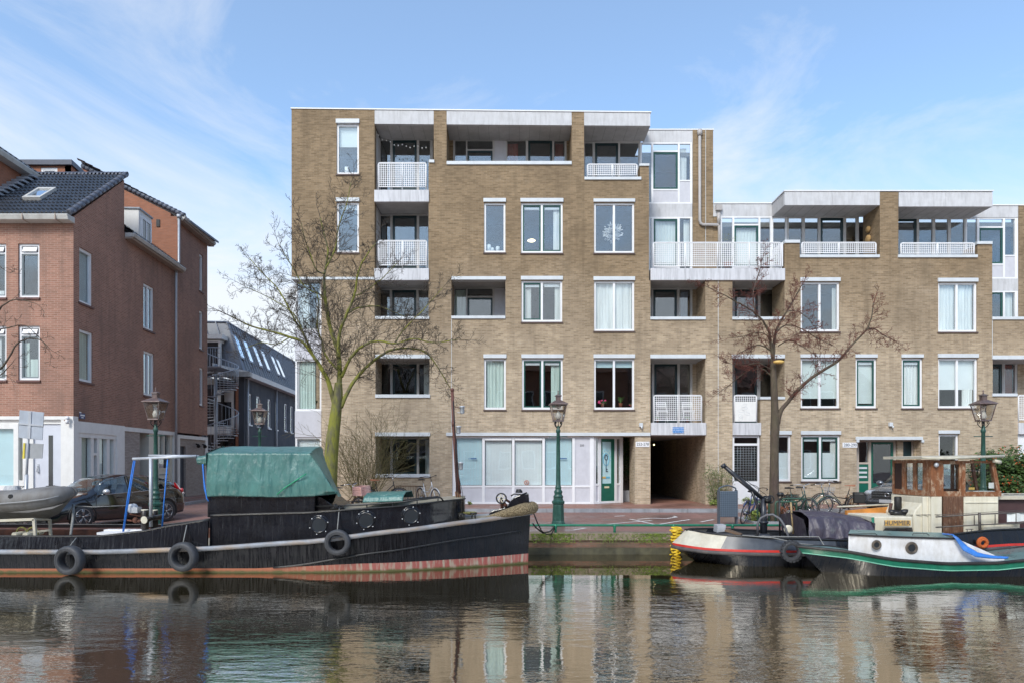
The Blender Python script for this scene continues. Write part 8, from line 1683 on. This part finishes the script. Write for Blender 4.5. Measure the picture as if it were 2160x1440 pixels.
# ================= trees and planting =================
def barkmat(name, base, moss, amt):
    m, t, o = newmat(name); tcn = N(t, 'ShaderNodeTexCoord'); v = tcn.outputs['Object']; f = noise(t, v, 10, 6, .65, (1, 1, .35)); c = ramp(t, f, [(.3, tuple(x*.6 for x in base)), (.7, tuple(x*1.5 for x in base))])
    f2 = noise(t, v, 2.2, 7, .7, (1.5, 1.5, .5)); c = mixc(t, ramp(t, f2, [(.38, (0,0,0)), (.56, (amt,)*3)]), c, moss)
    p = N(t, 'ShaderNodeBsdfPrincipled', {'Roughness': .9}); t.links.new(c, p.inputs['Base Color']); b = N(t, 'ShaderNodeBump', {'Strength': .9, 'Distance': .03}); t.links.new(f, b.inputs['Height']); t.links.new(b.outputs[0], p.inputs['Normal']); t.links.new(p.outputs[0], o.inputs[0]); return m
M['bark1'] = barkmat('mossy_bark', (.10,.09,.06), (.22,.22,.03), .95); M['bark2'] = barkmat('dark_bark', (.075,.052,.042), (.12,.12,.05), .25)
M['twig1'] = pm('grey_twig', (.055,.042,.03), .8, var=.4, scale=3); M['twig2'] = pm('reddish_twig', (.13,.04,.028), .8, var=.5, scale=3); M['twig3'] = pm('olive_twig', (.14,.12,.05), .8, var=.4, scale=4)
def smooth_line(pts, k=5):
    out = []; n = len(pts)
    for i in range(n-1):
        p0, p1, p2, p3 = pts[max(i-1,0)], pts[i], pts[i+1], pts[min(i+2,n-1)]
        for s in range(k): t_ = s/k; out.append(.5*((2*p1)+(p2-p0)*t_+(2*p0-5*p1+4*p2-p3)*t_*t_+(3*p1-p0-3*p2+p3)*t_**3))
    out.append(pts[-1]); return out
def grow(mb, r, p, d, L_, rad, depth, up=.25, curl=.35, kids=5, mats=(0,0,0), ymax=None, dens=1.0):
    n = 5 if depth > 0 else 3; pts = [p.copy()]; d = d.normalized(); bend = Vector((r.gauss(0,1), r.gauss(0,1), r.gauss(0,1)+up))*curl
    for i in range(n):
        d = (d+bend*.22+Vector((r.gauss(0,.12), r.gauss(0,.12), r.gauss(0,.12)))).normalized(); q = pts[-1]+d*L_/n
        if ymax and q.y > ymax: q.y = ymax-(q.y-ymax)*.3; d.y = -abs(d.y)*.3
        pts.append(q)
    rs = [rad*(1-.75*i/n) for i in range(n+1)]; mb.tube(pts, [max(.0042, q) for q in rs], 3 if rad < .012 else 5, mats[depth], caps=False)
    if depth == 0: return
    kk = max(2, int(kids*dens))
    for k in range(kk):
        t_ = .12+.88*(k+r.random())/kk; i = min(int(t_*n), n-1); a = pts[i].lerp(pts[i+1], t_*n-i); dd = (pts[i+1]-pts[i]).normalized(); side = Vector((r.gauss(0,1), r.gauss(0,.8), r.gauss(0,1))); side = (side-dd*side.dot(dd)).normalized()
        grow(mb, r, a, dd*.75+side*.85+Vector((0,0,up*.5)), L_*r.uniform(.35,.62)*(1.1-.45*t_), rad*.55, depth-1, up, curl, kids, mats, ymax, dens)
def make_tree(name, label, Y, trunk, limbs, bark, twig, seed, loc, zoomf, ymax=25.9, twigL=1.0, kids=7, step=.22, rtwig=.011, up=.3, lsc=1.0):
    t = thing(name, label, 'tree', loc); r = random.Random(seed); ox, oy, sc = zoomf
    def W(p, Yv): return P(ox+p[0]/sc, oy+p[1]/sc, Yv)
    mb = MB(); tw = MB()
    pts = smooth_line([W(p, Y) for p, _ in trunk], 6); rr = [a for _, a in trunk]; n = len(pts); rad = [interp(i/(n-1)*(len(rr)-1), list(enumerate(rr))) for i in range(n)]
    mb.tube(pts, [max(.02, a*(1+.10*mnoise.noise(p*1.7))) for a, p in zip(rad, pts)], 14)
    for li, (pl, r0, r1, dy) in enumerate(limbs):
        r0 *= lsc
        k = len(pl); pp = [W(p, Y+dy*(i/(k-1))) for i, p in enumerate(pl)]; sl = smooth_line(pp, 5); n = len(sl); sl = [p+Vector((0, r.gauss(0,.02), 0)) for p in sl]
        rad = [r0+(r1-r0)*(i/(n-1))**.75 for i in range(n)]; mb.tube(sl, rad, 9 if r0 > .05 else 6)
        acc = 0; tot = sum((sl[i+1]-sl[i]).length for i in range(n-1)); run = 0
        for i in range(1, n-1):
            seg = (sl[i+1]-sl[i]).length; run += seg; acc += seg
            if run/tot < .18 and r0 > .06: continue
            while acc > step:
                acc -= step; dd = (sl[i+1]-sl[i]).normalized(); side = Vector((r.gauss(0,1), r.gauss(0,.9), r.gauss(0,1))); side = (side-dd*side.dot(dd)).normalized()
                grow(tw, r, sl[i].lerp(sl[i+1], r.random()), dd*.6+side*.9+Vector((0,0,up)), twigL*r.uniform(.45,1.15)*(1.15-.5*run/tot), min(rtwig, rad[i]*.6), 2, up, .35, kids, (0,0,0), ymax)
        grow(tw, r, sl[-1], (sl[-1]-sl[-3]), twigL*.8, r1*.9, 2, up, .35, kids, (0,0,0), ymax)
    mb.build('trunk', bark, t); tw.build('crown', twig, t); return t
zf = (450, 380, 2.484); Y1 = 20.9
make_tree('bare_tree', 'large bare tree with moss yellow trunk and spreading crown, behind the barge', Y1,
 [((600,1800),.23),((618,1440),.20),((632,1300),.185),((650,1150),.16),((656,1060),.11)],
 [([(640,1200),(605,1060),(560,975),(530,930),(470,850),(400,822),(330,800),(200,765),(90,712)],.13,.018,-1.0),
  ([(530,935),(480,820),(430,740),(380,640),(330,560),(270,500),(190,410)],.07,.012,.6),
  ([(655,1120),(662,1000),(650,890),(612,770),(590,650),(580,540),(585,480),(600,380),(585,300),(560,200)],.15,.014,.3),
  ([(655,930),(662,800),(700,700),(740,600),(760,480),(800,400),(850,330)],.10,.014,-.6),
  ([(583,490),(540,470),(505,380),(480,310),(462,230)],.045,.010,-.6),([(585,470),(640,350),(655,250),(700,120),(722,10)],.05,.010,.6),
  ([(672,1030),(720,930),(780,870),(860,842),(950,855),(1050,830),(1150,850),(1280,835)],.085,.012,-.9),
  ([(668,1190),(720,1080),(790,990),(860,930),(930,890),(1020,880),(1110,900),(1170,970),(1240,1085)],.11,.012,.4),
  ([(700,700),(760,670),(850,660),(920,680),(1000,715)],.05,.010,.7),([(950,852),(1010,770),(1100,680),(1200,565)],.045,.008,-.4),
  ([(650,990),(590,920),(570,850),(545,760),(552,640),(520,560),(440,540)],.065,.011,.8),([(600,660),(560,600),(480,560),(400,430),(340,330)],.05,.010,-.8),
  ([(735,610),(800,580),(900,500),(960,440)],.04,.009,.5),([(400,822),(330,860),(250,850),(170,880)],.035,.008,.5),([(480,820),(420,700),(300,620),(170,560)],.04,.008,-.5)],
 'bark1','twig1',11,(X(698,Y1),Y1,gz(Y1)),zf,25.8,.95,5,.125,.0115,lsc=.62)
zf2 = (1400, 540, 2.483); Y2 = 21.2
make_tree('bare_tree', 'slimmer bare tree with reddish twigs and one long limb reaching right, in a planting pit', Y2,
 [((578,1400),.18),((578,1290),.15),((580,1000),.13),((583,860),.13),((578,700),.10),((574,600),.085),((572,540),.07)],
 [([(595,880),(612,810),(650,765),(700,702),(780,632),(860,582),(920,542),(980,470),(1060,390),(1082,340),(1100,245)],.13,.014,-.6),
  ([(1070,380),(1110,385),(1160,420),(1230,455)],.04,.008,.4),([(574,560),(578,450),(598,370),(645,290),(700,195),(735,130)],.10,.012,.5),
  ([(572,560),(560,440),(540,370),(480,300),(400,250),(330,212),(215,155)],.085,.010,-.5),([(482,305),(468,200),(498,90),(520,0)],.045,.009,.4),
  ([(590,400),(640,362),(720,380),(800,430),(890,468)],.045,.008,.6),([(568,500),(500,466),(430,490),(365,530)],.05,.008,-.4),([(574,640),(520,590),(440,600),(360,660),(280,720)],.04,.008,.3),
  ([(572,600),(500,560),(430,570),(330,560)],.035,.007,-.6),([(600,470),(660,440),(720,470),(800,520)],.035,.007,-.5),([(645,290),(700,290),(760,330),(820,420)],.03,.007,.4),([(560,430),(500,400),(420,420),(350,430)],.03,.007,.2)],
 'bark2','twig2',23,(X(1632,Y2),Y2,gz(Y2)),zf2,25.9,.62,5,.115,.010,.15,lsc=.62)
mb = MB(); c_ = P(1643,763,Y2-.25); mb.ball(c_, .12, 8, 0, (1.5,.8,.5)); mb.build('bird_feeder', 'ochre', loc=c_, label='small orange yellow object wedged in the fork of the right tree', cat='bird feeder')
# tree off the left edge whose twigs reach into the picture
make_tree('bare_tree', 'bare tree at the far left edge, only thin branches reaching into view', 18.9,
 [((-95,1150),.2),((-90,950),.18),((-85,820),.15),((-84,760),.12)],
 [([(-85,800),(-50,770),(0,778),(40,722),(80,715),(105,735)],.05,.008,.3),([(-84,780),(-50,700),(-10,660),(30,632),(75,640)],.05,.007,-.4),([(-84,760),(-60,620),(-20,560),(10,570)],.05,.007,.3),([(-60,770),(-10,705),(25,690),(60,690),(105,740)],.03,.006,.6),([(-85,820),(-30,800),(0,790),(30,760)],.04,.007,-.5)],
 'bark2','twig1',5,(X(-95,18.9),18.9,gz(18.9)),(0,0,1.0),21.5,.55,3,.30,.007,.1)
# bare multi-stemmed shrub against the facade
sh_ = thing('bare_shrub', 'bare many stemmed shrub beside the ground floor window behind the barge', 'shrub', (X(768,24.6), 24.6, 0)); r = random.Random(9); mb = MB()
for k in range(46):
    a = r.uniform(-1,1); p = Vector((X(768,24.6)+a*.25, 24.6+r.uniform(-.2,.2), 0)); d = Vector((a*.42+r.gauss(0,.12), r.gauss(0,.12), 1)); grow(mb, r, p, d, r.uniform(1.9,3.2), .013, 2, .5, .12, 4, (0,0,0), 26.1)
mb.build('stems', 'twig3', sh_)
# leafy shrubs and hedge
M['leafdark'] = pm('hedge_leaf', (.045,.085,.015), .6, var=.6, scale=6); M['leafolive'] = pm('olive_leaf', (.14,.16,.06), .7, var=.5, scale=6); M['leaflight'] = pm('yellow_green_leaf', (.22,.28,.06), .7, var=.4, scale=8); M['berry'] = pm('orange_berry', (.55,.09,.02), .5, var=.4, scale=12); M['deadleaf'] = pm('dead_leaf', (.22,.08,.035), .9, var=.5, scale=8); M['leafivy'] = pm('ivy_leaf', (.05,.10,.025), .5, var=.6, scale=10)
def bush(name, label, c, size, n, leaf, ls=.05, seed=1, berries=0, stems=8, cat='shrub', group=None, shape=1.0):
    t = thing(name, label, cat, (c[0], c[1], c[2]), group); r = random.Random(seed); c = Vector(c); mb = MB(); st = MB(); be = MB()
    for k in range(stems): a = r.uniform(-.4,.4); st.tube([c+Vector((a*size[0]*.3, r.uniform(-.3,.3)*size[1]*.3, 0)), c+Vector((a*size[0]*1.1, r.uniform(-.4,.4)*size[1], size[2]*r.uniform(.5,.9)))], .012, 4)
    cl = [(Vector((r.uniform(-.5,.5)*size[0], r.uniform(-.5,.5)*size[1], size[2]*(.12+.8*r.random()))), r.uniform(.16,.34)) for _ in range(34)]
    for k in range(n):
        q, cr_ = cl[r.randrange(len(cl))]; v = Vector((r.gauss(0,1), r.gauss(0,1), r.gauss(0,1))).normalized(); p = c+q+v*cr_*min(size[0],size[2])*r.uniform(.5,1.1)*.8
        if p.z < c.z: continue
        s = ls*r.uniform(.6,1.3); u = Vector((r.gauss(0,1), r.gauss(0,1), r.gauss(0,1))).normalized()*s; w = u.orthogonal().normalized()*s*.55; mb.add([p-u, p-w, p+u, p+w], [(0,1,2,3)])
        if berries and r.random() < berries and mnoise.noise(p*1.3) > -.05: be.ball(p+v*.04, .022, 4)
    st.build('stems', 'twig3', t); mb.build('foliage', leaf, t)
    if be.v: be.build('berries', 'berry', t)
    return t
bush('berry_hedge', 'dense green hedge full of orange berries at the right edge behind the wheelhouse', (X(2128,25.2),25.1,0), (2.3,1.1,1.95), 15000, 'leafdark', .065, 31, .13)
bush('berry_hedge', 'berry covered hedge end running out of the picture at the right', (X(2230,25.2),25.1,0), (2.2,1.1,1.85), 5000, 'leafdark', .065, 32, .2)
bush('leafy_shrub', 'thin olive green shrub right of the dark passage entrance', (X(1516,25.8),25.75,0), (.95,.5,1.55), 1500, 'leafolive', .032, 33, stems=18)
bush('leafy_shrub', 'dark evergreen shrub seen through the narrow passage beside the green door', (X(1326,28.6),28.7,.72), (1.3,.8,1.9), 3000, 'leafivy', .05, 34)
bush('leafy_shrub', 'round yellow-green shrub in the tree pit', (X(1590,20.9),20.95,gz(21)+.05), (.42,.35,.36), 700, 'leaflight', .03, 35)
bush('leafy_shrub', 'rust coloured dead leaved shrub at the foot of the right tree', (X(1642,21.3),21.35,gz(21)+.03), (1.0,.5,.42), 1000, 'deadleaf', .032, 36, stems=16)
bush('leafy_shrub', 'low bright green plant left of the white ground floor door', (X(1506,25.6),25.6,0), (.35,.25,.22), 300, 'leaflight', .03, 37)
bush('leafy_shrub', 'low green plant in front of the white ground floor door', (X(1582,25.9),25.9,0), (.5,.25,.30), 400, 'leaflight', .03, 38)
bush('leafy_shrub', 'straggly brown plant under the double green ground floor window', (X(1668,25.9),25.9,0), (.5,.25,.55), 260, 'deadleaf', .022, 39, stems=14)
bush('leafy_shrub', 'dry brown plant below the entrance number plate', (X(1795,25.9),25.9,0), (.5,.25,.4), 260, 'deadleaf', .022, 40, stems=12)
bush('weed_tuft', 'small weed tuft at the foot of the white shop front', (X(991,25.9),25.95,0), (.16,.1,.14), 90, 'leaflight', .025, 41, cat='weed')
mb = MB(); mb.box(X(1313,28), X(1338,28), 28.0, 28.3, 0, .45); mb.build('planter_wall', 'concrete', loc=(X(1326,28),28,0), label='low concrete planter wall inside the narrow passage', cat='planter')
